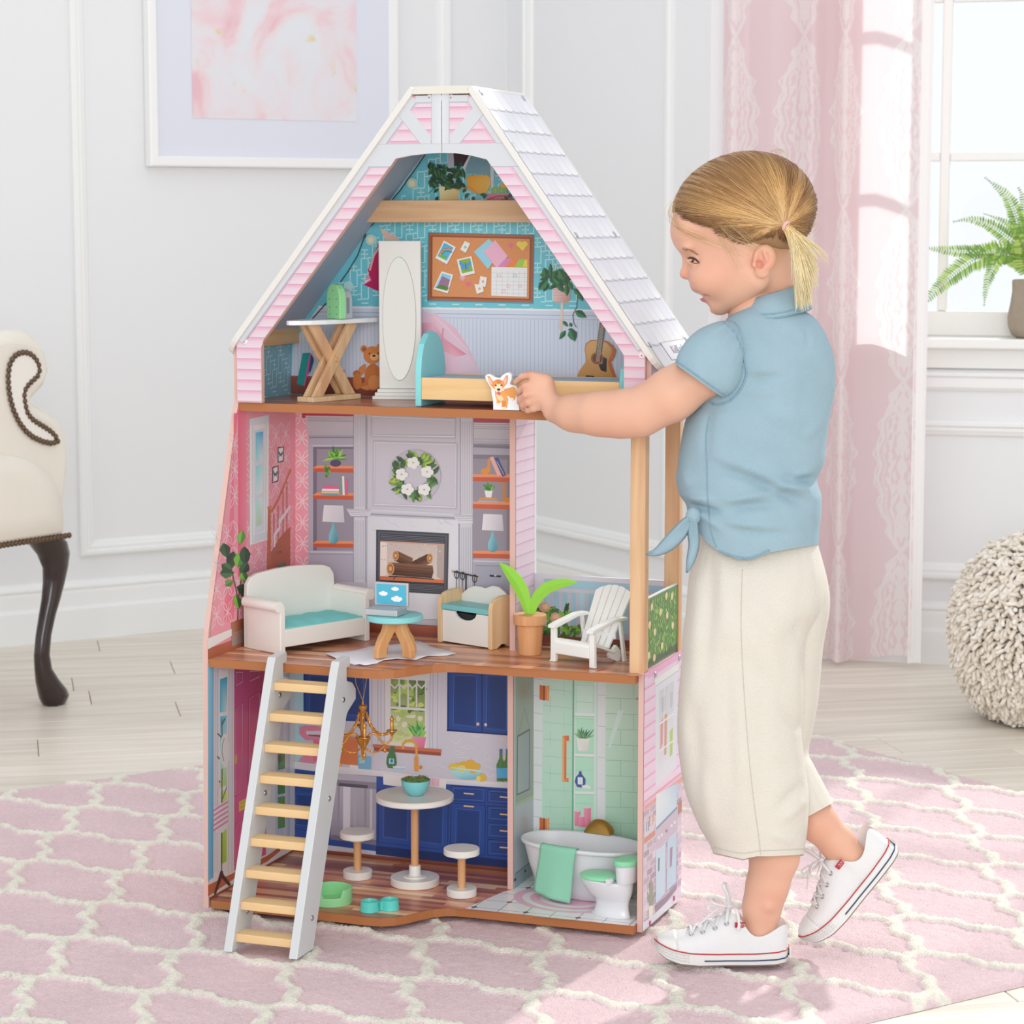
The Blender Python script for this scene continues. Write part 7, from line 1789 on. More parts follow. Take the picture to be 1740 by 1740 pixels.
# ---- eye, brow, teeth
def gobj(b,name,m_,smooth=True,par=None,**kw):
    o=b.obj(name,m_,None,smooth=smooth,**kw)
    if par is None: gchild(o)
    else: o.parent=par
    return o
for sgn in (1,):
    b=MB(); cpt=face_pt(402,1137,-20); q=Matrix.Translation(cpt)
    M3=Matrix((tuple(Rimg[0])+(0,),tuple(Rimg[1])+(0,),tuple(Rimg[2])+(0,),(0,0,0,1))).transposed()
    b.M=q@M3; b.sphere((0,0,0),HU_,18,12,(36,15,27)); eb=gobj(b,'eye',mat('eye_white','#d8cac2',.15,coat=.5))
    b=MB(); b.M=q@M3@Matrix.Rotation(math.radians(-30),4,'Y')@Matrix.Rotation(math.radians(-6),4,'X'); b.lathe([(HU_*17,HU_*18),(HU_*15,HU_*25),(HU_*9,HU_*29.5),(.00001,HU_*31)],18); gobj(b,'iris',mat('iris','#2b1f19',.3,coat=.15),par=eb)
lash=mat('lash','#4b382e',.7); browm=mat('brow','#a07a5c',.8)
b=MB()
up=[face_pt(x,y,7) for x,y in ((352,1124),(370,1116),(392,1118),(416,1129),(436,1145),(452,1163))]
b.tube(up,[HU_*5,HU_*9,HU_*10,HU_*9.5,HU_*7,HU_*3],6)
lo=[face_pt(x,y,5) for x,y in ((368,1146),(388,1158),(414,1164),(442,1163))]; b.tube(lo,[HU_*1.5,HU_*3,HU_*3,HU_*1.5],6)
for i,(x,y) in enumerate(((350,1116),(362,1109),(376,1106),(392,1107),(408,1112),(424,1121),(438,1134),(450,1150))):
    p=face_pt(x,y,7); e=p+(Vector(RT)*-12+Vector(UPV)*(4-i*2.2)-Vector(FW)*16)*HU_; b.tube([p,p.lerp(e,.6)+Vector(UPV)*-2*HU_,e],[HU_*2.4,HU_*1.8,HU_*.6],4)
gobj(b,'eyelashes',lash)
b=MB()
for i in range(60):
    t=random.random(); x=305+t*130; y=1035+t*52+rr(-9,9)-10*math.sin(t*PI)
    p=face_pt(x,y,3); e=face_pt(x+16,y+5+rr(-3,5),4); b.tube([p,e],[HU_*2.6,HU_*1.0],4)
gobj(b,'eyebrow',browm)
b=MB(); 
for k in range(3): b.sphere(tuple(Hp(452+k*16,1424+k*6,18+k*26)),HU_*13,8,6,(1,1,1))
gobj(b,'teeth',mat('teeth','#efe9e0',.2))
# ================================================================ HAIR
HC=np.array(Hp(SK[0],SK[1],0)); HR=Rrot(SK[6]); hr=np.array(SK[3:6])*HU_
def onskull(p,off):
    v=HR@(np.array(p)-HC); n=v/hr; L=np.linalg.norm(n)
    q=n/L*(hr+off); return HC+HR.T@q
SC_=Sdf(ctr-np.array([.150,.110,.120]),ctr+np.array([.140,.110,.160]),.0024)
hell(SC_,840,708,0,628,508,450,-11.7,k=10)
# carve the hairline
hell(SC_,430,1120,0,560,330,700,18,k=40,op='sub'); hell(SC_,300,1000,0,260,270,600,0,k=40,op='sub'); hell(SC_,900,1260,0,420,225,700,-4,k=30,op='sub'); hell(SC_,1180,1290,0,230,230,700,0,k=30,op='sub')
mc=SC_.mesh(2)
capm=mat('hair_base','#a5805c',.6,var=.12,vscale=60)
hair=gchild(link('hair',join_mesh('hair',[mc]),capm,None,smooth=True))
bound=[(262,640,0),(300,540,0),(400,430,0),(520,345,0),(650,280,0),(800,225,0),(950,195,0),(1100,192,0),(1230,250,0),(1330,350,0),(1420,470,0),(1470,600,0),(1475,720,0),(1440,850,0),(1400,930,0)]
side=[(262,640,0),(255,700,120),(285,760,220),(400,800,300),(540,850,360),(640,930,400),(740,1000,425),(850,1035,440),(960,990,440),(1060,960,430),(1130,960,410)]
nape=[(1400,930,0),(1380,980,120),(1320,1010,220),(1240,990,300),(1180,960,360)]
def samp(poly,t):
    n=len(poly)-1; i=min(int(t*n),n-1); f=t*n-i; a,b=poly[i],poly[i+1]; return [a[k]+(b[k]-a[k])*f for k in range(3)]
tie=np.array([1200,832,395])
def tubes(paths,rads,cols,name,m_,seg=3):
    V=[];F=[];C=[]; o=0
    n=paths.shape[1]; N=len(paths)
    T=np.gradient(paths,axis=1); T/=np.linalg.norm(T,axis=2,keepdims=True)+1e-12
    ref=-FW; A=np.cross(T,ref); A/=np.linalg.norm(A,axis=2,keepdims=True)+1e-9; B=np.cross(T,A)
    R=rads[:,:,None]
    ring=np.stack([paths+R*(A*math.cos(a)+B*math.sin(a)) for a in [2*PI*k/seg for k in range(seg)]],2)   # N,n,seg,3
    V=ring.reshape(-1,3); ii=np.arange(N*n*seg).reshape(N,n,seg)
    F=np.stack([ii[:,:-1,:],np.roll(ii,-1,2)[:,:-1,:],np.roll(ii,-1,2)[:,1:,:],ii[:,1:,:]],-1).reshape(-1,4)
    C=np.repeat(cols.reshape(N*n,1,3),seg,1).reshape(-1,3)
    me=join_mesh(name,[(V,F)],lambda v:C)
    return me
def hairpaths(N,n=16):
    Pp=[];Cc=[];Rr=[]
    br,mid,gold_,pale=[np.array(lin(c)) for c in ('#6d4c36','#a67a4e','#dcb074','#f5dfb2')]
    for i in range(N):
        u=random.random()
        if u<.56: st=samp(bound,random.random())
        elif u<.88: st=samp(side,random.random()**.9)
        else: st=samp(nape,random.random())
        inner=random.random()**2*.75 if u<.56 else random.random()**2.5*.5
        st=np.array(st)+rng.normal(0,10,3); s3=np.array(Hp(*st)); e3=np.array(Hp(*(tie+rng.normal(0,9,3))))
        off0=rr(16,34)*HU_; lane=rr(-1,1)
        path=[]
        bow=lane*14*HU_
        for k in range(n):
            t=inner+(1-inner)*k/(n-1); p=s3*(1-t)+e3*t
            p=p+(-FW)*math.sin(PI*t)*80*HU_
            off=(off0+6*HU_*math.sin(t*9+i))*(1-max(0,t-.85)/.15*.3)
            q=onskull(p,off); 
            if t>.86: w=(t-.86)/.14; q=q*(1-w*w)+np.array(Hp(*(tie+np.array([0,0,30]))))*(w*w)
            q=q+UPV*bow*math.sin(PI*t)
            path.append(q)
        Pp.append(path); a=random.random(); lightk=.5+.5*math.sin(st[0]*.011+st[1]*.017+a*1.2)
        c0=br*(1-a*.6)+mid*a*.6; c1=mid*(1-lightk)+gold_*lightk; c2=gold_*(.5)+pale*.5 if lightk>.45 else mid*.4+gold_*.6
        cs=[]
        for k in range(n):
            t=inner+(1-inner)*k/(n-1)
            cs.append(c0*(1-t/.55)+c1*(t/.55) if t<.55 else c1*(1-(t-.55)/.45)+c2*((t-.55)/.45))
        Cc.append(cs); r0=rr(.00035,.00075); Rr.append([r0*(.45+.55*min(1,k/3)) for k in range(n)])
    return np.array(Pp),np.array(Rr),np.array(Cc)
strandm=mat('hair_strands','#a98152',.42,attr='col',spec=.5); 
o=link('strands',tubes(*hairpaths(4200),'strands',strandm),strandm,hair,smooth=True,kind='stuff'); o.parent=hair; o.matrix_parent_inverse=Matrix.Identity(4)
def tail(N,n=14,far=False):
    Pp=[];Cc=[];Rr=[]; g0,g1,g2=[np.array(lin(c)) for c in ('#d9ad68','#f3dda3','#fcf3d6')]
    for i in range(N):
        a=random.random(); 
        if a<.72: ex_,ey_=rr(1285,1440),rr(1350,1600)-abs(rr(-1,1))*60
        elif a<.92: ex_,ey_=rr(1400,1500),rr(1180,1400)
        else: ex_,ey_=rr(1450,1590),rr(1080,1180)
        if random.random()<.2: ex_,ey_=rr(1250,1330),rr(1000,1300)
        s0=np.array([1205,850,405])+rng.normal(0,12,3); e=np.array([ex_,ey_,rr(330,480)])
        m1=s0+np.array([70+ (ex_-1300)*.28,80+(ey_-1100)*.12,rr(10,40)]); m2=s0*.35+e*.65+np.array([rr(10,40),-20,20])
        path=[Hp(*(s0*(1-t)**3+3*m1*t*(1-t)**2+3*m2*t*t*(1-t)+e*t**3)) for t in np.linspace(0,1,n)]
        if far: pass
        Pp.append(path); r0=rr(.0004,.0009); Rr.append([r0*(1-.75*(k/(n-1))**2) for k in range(n)])
        w=random.random(); Cc.append([(g0*(1-w)+g1*w)*(1-t)+(g1*(1-w)+g2*w)*t for t in np.linspace(.2,1,n)])
    return np.array(Pp),np.array(Rr),np.array(Cc)
o=link('ponytail',tubes(*tail(900),'ponytail',strandm),strandm,None,smooth=True,kind='stuff'); o.parent=hair
# fine loose wisps round the face
def wisps(n=12):
    Pp=[];Cc=[];Rr=[]; g=[np.array(lin(c)) for c in ('#d8b07c','#ecd3a4','#b98d60')]
    L=[[(290,600,60),(215,720,120),(240,830,200),(420,930,330),(560,975,400),(700,1030,430),(860,1095,450)],[(320,560,60),(195,690,100),(215,800,160),(330,900,280),(520,960,380)],[(560,780,380),(700,930,440),(860,1010,470),(980,1060,480)],[(640,900,420),(720,1050,430),(800,1200,420)],[(700,800,430),(830,900,470),(950,1030,480)],[(420,420,20),(370,400,20),(330,395,40)],[(350,500,20),(310,470,20),(280,500,30)],[(1100,190,0),(1170,178,0),(1220,235,10)],[(1400,900,150),(1440,860,100),(1480,800,60)]]
    for i in range(110):
        k=random.choice([0,0,1,1,2,3,4,5,6,7,8]); l=np.array(L[k],float); l=l+rng.normal(0,20,3)+rng.normal(0,9,l.shape); m_=len(l)
        path=[]
        for t in np.linspace(0,m_-1,n):
            j=min(int(t),m_-2); f=t-j; p0,p1,p2,p3=l[max(j-1,0)],l[j],l[j+1],l[min(j+2,m_-1)]
            v=.5*((2*p1)+(p2-p0)*f+(2*p0-5*p1+4*p2-p3)*f*f+(3*p1-p0-3*p2+p3)*f**3); path.append(np.array(Hp(*v)))
        # keep them just outside the skin
        path=[onskull(p,30*HU_) if k in (0,1) and np.linalg.norm((HR@(p-HC))/(hr+26*HU_))<1 else p for p in path]
        Pp.append(path); Rr.append([.00018*(1-.6*q/n) for q in range(n)]); c=random.choice(g); Cc.append([c]*n)
    return np.array(Pp),np.array(Rr),np.array(Cc)
o=link('wisps',tubes(*wisps(),'wisps',strandm),strandm,None,smooth=True,kind='stuff'); o.parent=hair
b=MB(); tc_=Vector(Hp(1203,838,420)); tz=(Vector(RT)*.55-Vector(UPV)*.35-Vector(FW)*.3).normalized(); ta=tz.cross(Vector(FW)).normalized(); tb_=tz.cross(ta)
b.tube([tc_+(ta*math.cos(a)+tb_*math.sin(a))*HU_*33 for a in np.linspace(0,2*PI,21)[:-1]],HU_*15,8,closed=True,cap=False); 
o=b.obj('hair_tie',mat('tie_pink','#e6b3b0',.7),None,smooth=True); o.parent=hair
# ================================================================ CLOTHES
from mathutils.bvhtree import BVHTree
def bvh(objs):
    V=[];F=[]
    for o in objs:
        me=o.data; n=len(V); M=o.matrix_world if o.parent is None else Matrix.Identity(4)
        V+=[v.co.copy() for v in me.vertices]; F+=[[i+n for i in p.vertices] for p in me.polygons]
    return BVHTree.FromPolygons(V,F)
def hit(T,x,y,lift=.0004):
    d=Vector(ray(x,y)).normalized(); h=T.ray_cast(Vector(CP),d)
    return (h[0]-d*lift) if h[0] is not None else None
def crease(x,y,L):
    s=0
    for x0,y0,x1,y1,w,a in L:
        dx,dy=x1-x0,y1-y0; l2=dx*dx+dy*dy; t=((x-x0)*dx+(y-y0)*dy)/l2; tc_=min(max(t,0),1)
        px_,py_=x-(x0+dx*tc_),y-(y0+dy*tc_); d=math.hypot(px_,py_)
        sd=(dx*(y-y0)-dy*(x-x0))/math.sqrt(l2)
        s+=a*math.exp(-(d/w)**2)*(1 if a>0 else 1)*(math.sin(PI*min(max(t,.02),.98))**.5)
    return s
def cat(rows,n):
    R=np.array(rows,float); out=[]; m=len(R)
    for t in np.linspace(0,m-1,n):
        j=min(int(t),m-2); f=t-j; p0,p1,p2,p3=R[max(j-1,0)],R[j],R[j+1],R[min(j+2,m-1)]
        out.append(.5*((2*p1)+(p2-p0)*f+(2*p0-5*p1+4*p2-p3)*f*f+(3*p1-p0-3*p2+p3)*f**3))
    return out
def pxloft(b,rows,n,seg,cre=None,yfun=None,ex=.85,inward=None,gather=None):
    """rows: (y, xleft, xright, Ycentre, halfdepth) in photo pixels and metres"""
    rings=[]
    RW=cat(rows,n)
    for k,(y,xl,xr,Yc,hd) in enumerate(RW):
        ring=[]
        for i in range(seg):
            a=2*PI*i/seg; c,s_=math.cos(a),math.sin(a)
            cx,hw_=(xl+xr)/2,(xr-xl)/2
            x=cx+hw_*math.copysign(abs(c)**ex,c); Y=Yc-hd*math.copysign(abs(s_)**ex,s_)
            yy=yfun(k/(n-1),y,x,s_) if yfun else y
            p=np.array(G(x,yy,Y)); 
            if cre:
                dsp=crease(x,yy,cre)*max(0,s_)**.6; nv=np.array([c*.5,-s_,0]); nv/=np.linalg.norm(nv); p=p+nv*dsp
            if gather: p=p+np.array([c*.4,-s_,0])*gather(k/(n-1),a)
            ring.append(tuple(p))
        rings.append(ring)
    b.rings(rings,cap=False)
    return rings
def sleeve_end(b,ring,inner=.93,deep=(0,0,0)):
    c=np.mean(ring,0); r2=[tuple(c+(np.array(p)-c)*inner) for p in ring]; r3=[tuple(c+(np.array(p)-c)*inner*.97+np.array(deep)) for p in ring]
    b.rings([ring,r2,r3],cap=False)
denim=mat('chambray','#98b3c0',.85,bump=.5,bscale=700,var=.11,vscale=26)
denimd=mat('chambray_seam','#86a6b6',.8,bump=.8,bscale=400)
hemx=[(1165,885),(1178,893),(1199,920),(1223,938),(1253,950),(1277,951),(1307,939),(1345,932),(1391,925)]
hy=lambda x: float(np.interp(x,[p[0] for p in hemx],[p[1] for p in hemx]))
rows=[(520,1262,1352,3.397,.046),(530,1248,1370,3.397,.054),(540,1236,1384,3.398,.062),(556,1226,1397,3.398,.070),(580,1216,1409,3.398,.077),(610,1206,1418,3.398,.082),(650,1196,1420,3.398,.084),(685,1180,1415,3.396,.086),(710,1166,1410,3.394,.089),(745,1158,1405,3.392,.091),(785,1152,1401,3.390,.092),(815,1149,1389,3.388,.093),(845,1155,1396,3.387,.095),(880,1165,1396,3.386,.098),(915,1168,1393,3.386,.100),(950,1170,1391,3.386,.099)]
Z4=lambda x,y:(1080+x/3.347,460+y/3.347)
cr=[]
for x0,y0,x1,y1,w,a in ((430,1040,640,1120,10,.0030),(620,1120,1010,1290,12,.0050),(640,1165,960,1330,11,-.0040),(1030,1185,820,1190,9,-.0055),(1010,1130,760,1260,10,.0040),(1000,1235,860,1225,8,.0040),(470,1130,720,1195,9,-.0030),(500,1310,760,1260,9,.0032),(520,1350,800,1330,10,-.0034),(500,1420,800,1480,10,.0034),(560,1470,880,1500,9,-.0030),(620,560,800,570,9,.0014),(640,620,820,600,8,-.0016),(660,700,800,690,8,.0014),(940,330,950,420,6,.0016),(1010,330,1000,440,6,.0016),(980,330,975,440,5,-.0014),(900,420,890,900,14,.0016),(300,1290,420,1300,9,.0045),(310,1330,480,1380,7,-.0050),(270,1100,300,1250,10,.0025),(420,780,400,1050,9,-.0022),(330,1350,500,1480,8,.0030),(1060,850,960,960,10,.0022),(760,850,980,1000,12,-.0016)):
    (a0,b0),(a1,b1)=Z4(x0,y0),Z4(x1,y1); cr.append((a0,b0,a1,b1,w*.85,a*2.2))
def yf(t,y,x,s_):
    if y<840: return y
    f=(y-840)/(950-840); return 840+(hy(x)-840)*f
b=MB(); b.smooth=True
rg=pxloft(b,rows,130,110,cr,yf,ex=.88)
c0=np.mean(rg[-1],0); r2=[tuple(c0+(np.array(p)-c0)*np.array([.975,.97,1])) for p in rg[-1]]; r3=[tuple(np.array(p)+np.array([0,0,.03])) for p in r2]; b.rings([rg[-1],r2,r3],cap=False)
# sleeve
secs=[((225,530),(495,722),3.322,.036),((232,500),(520,712),3.324,.0395),((250,455),(560,690),3.328,.043),((290,395),(600,640),3.334,.045),((350,340),(628,575),3.342,.045),((420,305),(640,500),3.350,.0425),((490,285),(640,430),3.358,.038),((550,285),(640,390),3.366,.028)]
SR=[]; SS_=cat([(a[0],a[1],c[0],c[1],Yc,hd) for a,c,Yc,hd in secs],40)
for k,(x0,y0,x1,y1,Yc,hd) in enumerate(SS_):
    ring=[]
    for i in range(56):
        a=2*PI*i/56; c,s_=math.cos(a),math.sin(a); f=.5+.5*math.copysign(abs(c)**.95,c); x,y=Z4(x1+(x0-x1)*f,y1+(y0-y1)*f); 
        puck=.0026*math.sin(i*1.9+.4*math.sin(i))*math.exp(-((k-31)/7)**2) + .0018*math.sin(a*5+k*.15)*math.exp(-((k-15)/14)**2)
        ring.append(tuple(G(x,y,Yc-(hd+puck)*s_)))
    SR.append(ring)
b.rings(SR,cap=False); ax_=np.mean(SR[6],0)-np.mean(SR[0],0); ax_/=np.linalg.norm(ax_); sleeve_end(b,SR[0],.95,ax_*.035)
shirt=gobj(b,'shirt',denim)
TS=bvh([shirt])
# collar
b=MB(); b.smooth=True
def cring(xl,yl,xr,yr_,Yc,hd,sag=0,n=64):
    return [tuple(G((xl+xr)/2+(xr-xl)/2*math.cos(a),(yl+yr_)/2+(yr_-yl)/2*math.cos(a)+sag*math.sin(a),Yc-hd*math.sin(a))) for a in np.linspace(0,2*PI,n+1)[:-1]]
b.rings([cring(1279,514,1345,497,3.397,.037,2),cring(1272,507,1350,485,3.397,.042,2),cring(1269,508,1353,484,3.397,.045,3),cring(1262,520,1366,500,3.397,.053,4),cring(1253,537,1381,521,3.397,.062,8),cring(1254,540,1380,524,3.397,.0615,8),cring(1262,528,1368,510,3.397,.050,4)],cap=False)
col=gobj(b,'collar',denim,par=shirt)
TCo=bvh([col])
# stitched seams lying on the cloth
def seam(T,pts,r,name,par,m_=denimd,n=60,raise_=.0003,zig=0):
    P=[]
    for q in cat([Z4(*p) for p in pts],n):
        h=hit(T,q[0],q[1],raise_)
        if h is not None and (not P or (h-P[-1]).length<.03): P.append(h)
    if len(P)<3: return
    b=MB(); b.tube(P,[r*(1+.25*math.sin(i*2.6)) for i in range(len(P))],6); gobj(b,name,m_,par=par)
TA_=bvh([shirt,col])
seam(TS,[(500,292),(560,345),(600,430),(625,540),(628,600),(600,670),(545,735),(470,765),(425,748)],.0016,'armhole_seam',shirt)
seam(TS,[(232,512),(300,560),(370,610),(440,660),(505,705)],.0013,'cuff_seam',shirt); seam(TS,[(222,530),(295,580),(362,630),(430,680),(495,722)],.0013,'cuff_edge',shirt)
seam(TCo,[(600,242),(700,250),(800,244),(900,225),(1000,200)],.0012,'collar_stitching',shirt); seam(TCo,[(590,252),(700,266),(820,264),(1000,214)],.0012,'collar_edge',shirt)
seam(TS,[(420,830),(400,950),(405,1100),(410,1300),(430,1480),(460,1570)],.0009,'side_seam',shirt)
seam(TS,[(460,1590),(580,1628),(660,1632),(760,1590)],.0014,'hem_stitching',shirt)
# tied shirt tails
def tail(pts,wid,Y0,Y1,name):
    b=MB(); b.smooth=True; C=cat([(*Z4(*p),w) for p,w in zip(pts,wid)],26); L=[]
    for i,(x,y,w) in enumerate(C):
        a=C[min(i+1,25)]; c=C[max(i-1,0)]; dx,dy=a[0]-c[0],a[1]-c[1]; l=math.hypot(dx,dy); nx,ny=-dy/l,dx/l; t=i/25; Y=Y0+(Y1-Y0)*t; w=w/3.347/2
        L.append([(*G(x+nx*w,y+ny*w,Y+.004),),(*G(x+nx*w*.5,y+ny*w*.5,Y-.003),),(*G(x,y,Y+.002*math.sin(t*7)),),(*G(x-nx*w*.5,y-ny*w*.5,Y-.002),),(*G(x-nx*w,y-ny*w,Y+.004),)])
    V=[p for r_ in L for p in r_]; F=[(i*5+j,i*5+j+1,(i+1)*5+j+1,(i+1)*5+j) for i in range(25) for j in range(4)]
    b.add(V,F); o=gobj(b,name,denim,par=shirt,fixn=False); s_=o.modifiers.new('thick','SOLIDIFY'); s_.thickness=.0022; s_.offset=0
    return L
tail([(335,1395),(290,1440),(240,1500),(180,1560),(120,1600),(62,1612)],[40,66,84,76,40,5],3.315,3.300,'tie_end')
tail([(330,1410),(328,1480),(332,1560),(315,1640),(292,1716)],[40,60,56,44,6],3.312,3.305,'tie_end')
b=MB(); b.smooth=True; b.sphere(tuple(G(*Z4(330,1395),3.318)),.011,16,10,(1.0,.9,1.15)); gobj(b,'tie_knot',denim,par=shirt)
# ---- trousers
lin_=mat('linen','#d9d3c8',.88,bump=.6,bscale=500,var=.035,vscale=30)
Z5=lambda x,y:(1080+x/2.231,900+y/2.231)
rowsN=[(895,1192,1382,3.388,.074),(935,1180,1392,3.384,.078),(985,1170,1402,3.372,.086),(1035,1166,1395,3.356,.089),(1080,1160,1372,3.342,.086),(1130,1158,1366,3.334,.080),(1190,1153,1363,3.326,.078),(1245,1151,1362,3.320,.076),(1300,1156,1368,3.314,.075),(1350,1166,1374,3.309,.072),(1400,1186,1373,3.304,.068),(1435,1204,1369,3.302,.066),(1457,1212,1366,3.300,.064)]
hemN=[(1212,1449),(1235,1454),(1262,1460),(1285,1455),(1310,1455),(1366,1452)]
def yfN(t,y,x,s_):
    if y<1400: return y
    return 1400+(float(np.interp(x,[p[0] for p in hemN],[p[1] for p in hemN]))-1400)*(y-1400)/57+(2 if s_<0 else 0)
crN=[]
for x0,y0,x1,y1,w,a in ((240,160,215,700,14,.0035),(285,100,270,560,11,-.0026),(330,80,345,420,13,.0026),(215,650,240,1000,14,-.0030),(250,900,300,1180,13,.0030),(380,640,400,1150,16,.0030),(350,560,370,1000,10,-.0026),(420,250,560,420,14,.0022),(440,500,620,740,14,-.0018),(600,420,640,760,12,.0032),(560,700,650,770,8,-.0030),(540,1060,640,960,9,-.0034),(560,1100,650,1020,8,.0030),(500,900,630,900,14,-.0016),(520,1150,600,1190,9,.0026),(180,500,185,850,10,.0020),(470,650,500,1000,14,-.0014),(640,330,600,420,10,-.003)):
    (a0,b0),(a1,b1)=Z5(x0,y0),Z5(x1,y1); crN.append((a0,b0,a1,b1,w,a*1.9))
b=MB(); b.smooth=True
gath=lambda t,a: .0016*math.sin(a*34+2*math.sin(a*3))*max(0,1-t/.22)+.0007*math.sin(a*13)*max(0,1-t)
rg=pxloft(b,rowsN,120,110,crN,yfN,ex=.9,gather=gath)
sleeve_end(b,rg[-1],.965,(0,0,.05))
# far leg : sections across the limb
def limb(b,secs,n,seg,cre=None,wob=0):
    rings=[]
    for k,(x0,y0,x1,y1,Yc,hd) in enumerate(cat(secs,n)):
        ring=[]
        for i in range(seg):
            a=2*PI*i/seg; c,s_=math.cos(a),math.sin(a); f=.5+.5*math.copysign(abs(c)**.92,c); x,y=x1+(x0-x1)*f,y1+(y0-y1)*f
            w=wob*(math.sin(a*4+k*.09)+.6*math.sin(a*9-k*.05)); p=np.array(G(x,y,Yc-(hd+w)*math.copysign(abs(s_)**.92,s_)))
            if cre and s_>0: p=p+np.array([0,-1,0])*crease(x,y,cre)*s_**.5
            ring.append(tuple(p))
        rings.append(ring)
    b.rings(rings,cap=False); return rings
secF=[(1245,905,1384,905,3.402,.060),(1240,985,1406,985,3.405,.074),(1245,1040,1410,1035,3.404,.074),(1250,1110,1399,1100,3.402,.070),(1262,1180,1391,1185,3.400,.064),(1272,1240,1381,1240,3.398,.058),(1283,1290,1374,1278,3.394,.052),(1300,1335,1382,1298,3.384,.048),(1322,1372,1399,1330,3.372,.045),(1345,1403,1416,1364,3.360,.043)]
crF=[]
for x0,y0,x1,y1,w,a in ((700,120,690,500,12,.0026),(730,250,690,650,9,-.0024),(655,500,650,800,9,.0024),(660,900,720,1040,8,-.0022),(650,800,690,800,7,.0022)):
    (a0,b0),(a1,b1)=Z5(x0,y0),Z5(x1,y1); crF.append((a0,b0,a1,b1,w,a))
rf=limb(b,secF,80,72,crF,.0008); ax_=np.mean(rf[-8],0)-np.mean(rf[-1],0); ax_/=np.linalg.norm(ax_); sleeve_end(b,rf[-1],.96,ax_*.05)
trous=gobj(b,'trousers',lin_)
TT=bvh([trous]); linS=mat('linen_seam','#c3bcae',.9)
Z4_keep=Z4; Z4=Z5
seam(TT,[(405,150),(400,350),(408,560),(425,800),(445,1000),(465,1150),(475,1232)],.0006,'side_seam',trous,linS,90,.0001)
seam(TT,[(300,1205),(400,1226),(470,1218),(560,1214),(640,1210)],.0006,'hem_stitching',trous,linS,50,.0001)
Z4=Z4_keep
# ---- shoes
canvas=mat('white_canvas','#e3e3e4',.8,bump=.4,bscale=900); rubber=mat('white_rubber','#e0e0de',.4); red=mat('red_line','#b8323c',.5); navy=mat('navy_line','#23395c',.5); solem=mat('outsole','#8d7f72',.8); lace_=mat('lace_white','#e6e6e6',.85,bump=.5,bscale=1200); eyem=mat('eyelet','#b9bcc2',.25,.9)
su=pr(3.300)
def X_(zx): return (1339-(1080+zx/2.231))*su
def Zz(zy): return (1644.5-(900+zy/2.231))*su
def wid(x):   # half width of the sole plan
    xs=[0,.006,.02,.05,.09,.125,.155,.172,.182,.188]; ws=[.0,.021,.0290,.0300,.0300,.0330,.0325,.0265,.0175,.0]
    return float(np.interp(x,xs,ws))
LT=.188
def plan(off=0,n=40,ctr=True):
    xs=LT*(.5-.5*np.cos(np.linspace(0,PI,n))); up=[]; 
    for x in xs:
        e=max(0,1-((x-LT/2)/(LT/2))**2)
        up.append((x,wid(x)))
    top=[(x+ (off if i==n-1 else (-off if i==0 else 0)),w+off) for i,(x,w) in enumerate(up)]
    return top+[(x,-w) for x,w in top[::-1][1:-1]]
def zbot(x): return float(np.interp(x,[0,.05,.13,.155,.172,.184,.188],[.0012,0,0,.0025,.0075,.014,.018]))
def ztop(x): return float(np.interp(x,[0,.05,.10,.14,.165,.180,.188],[.0205,.0175,.0170,.0190,.0235,.0285,.0300]))
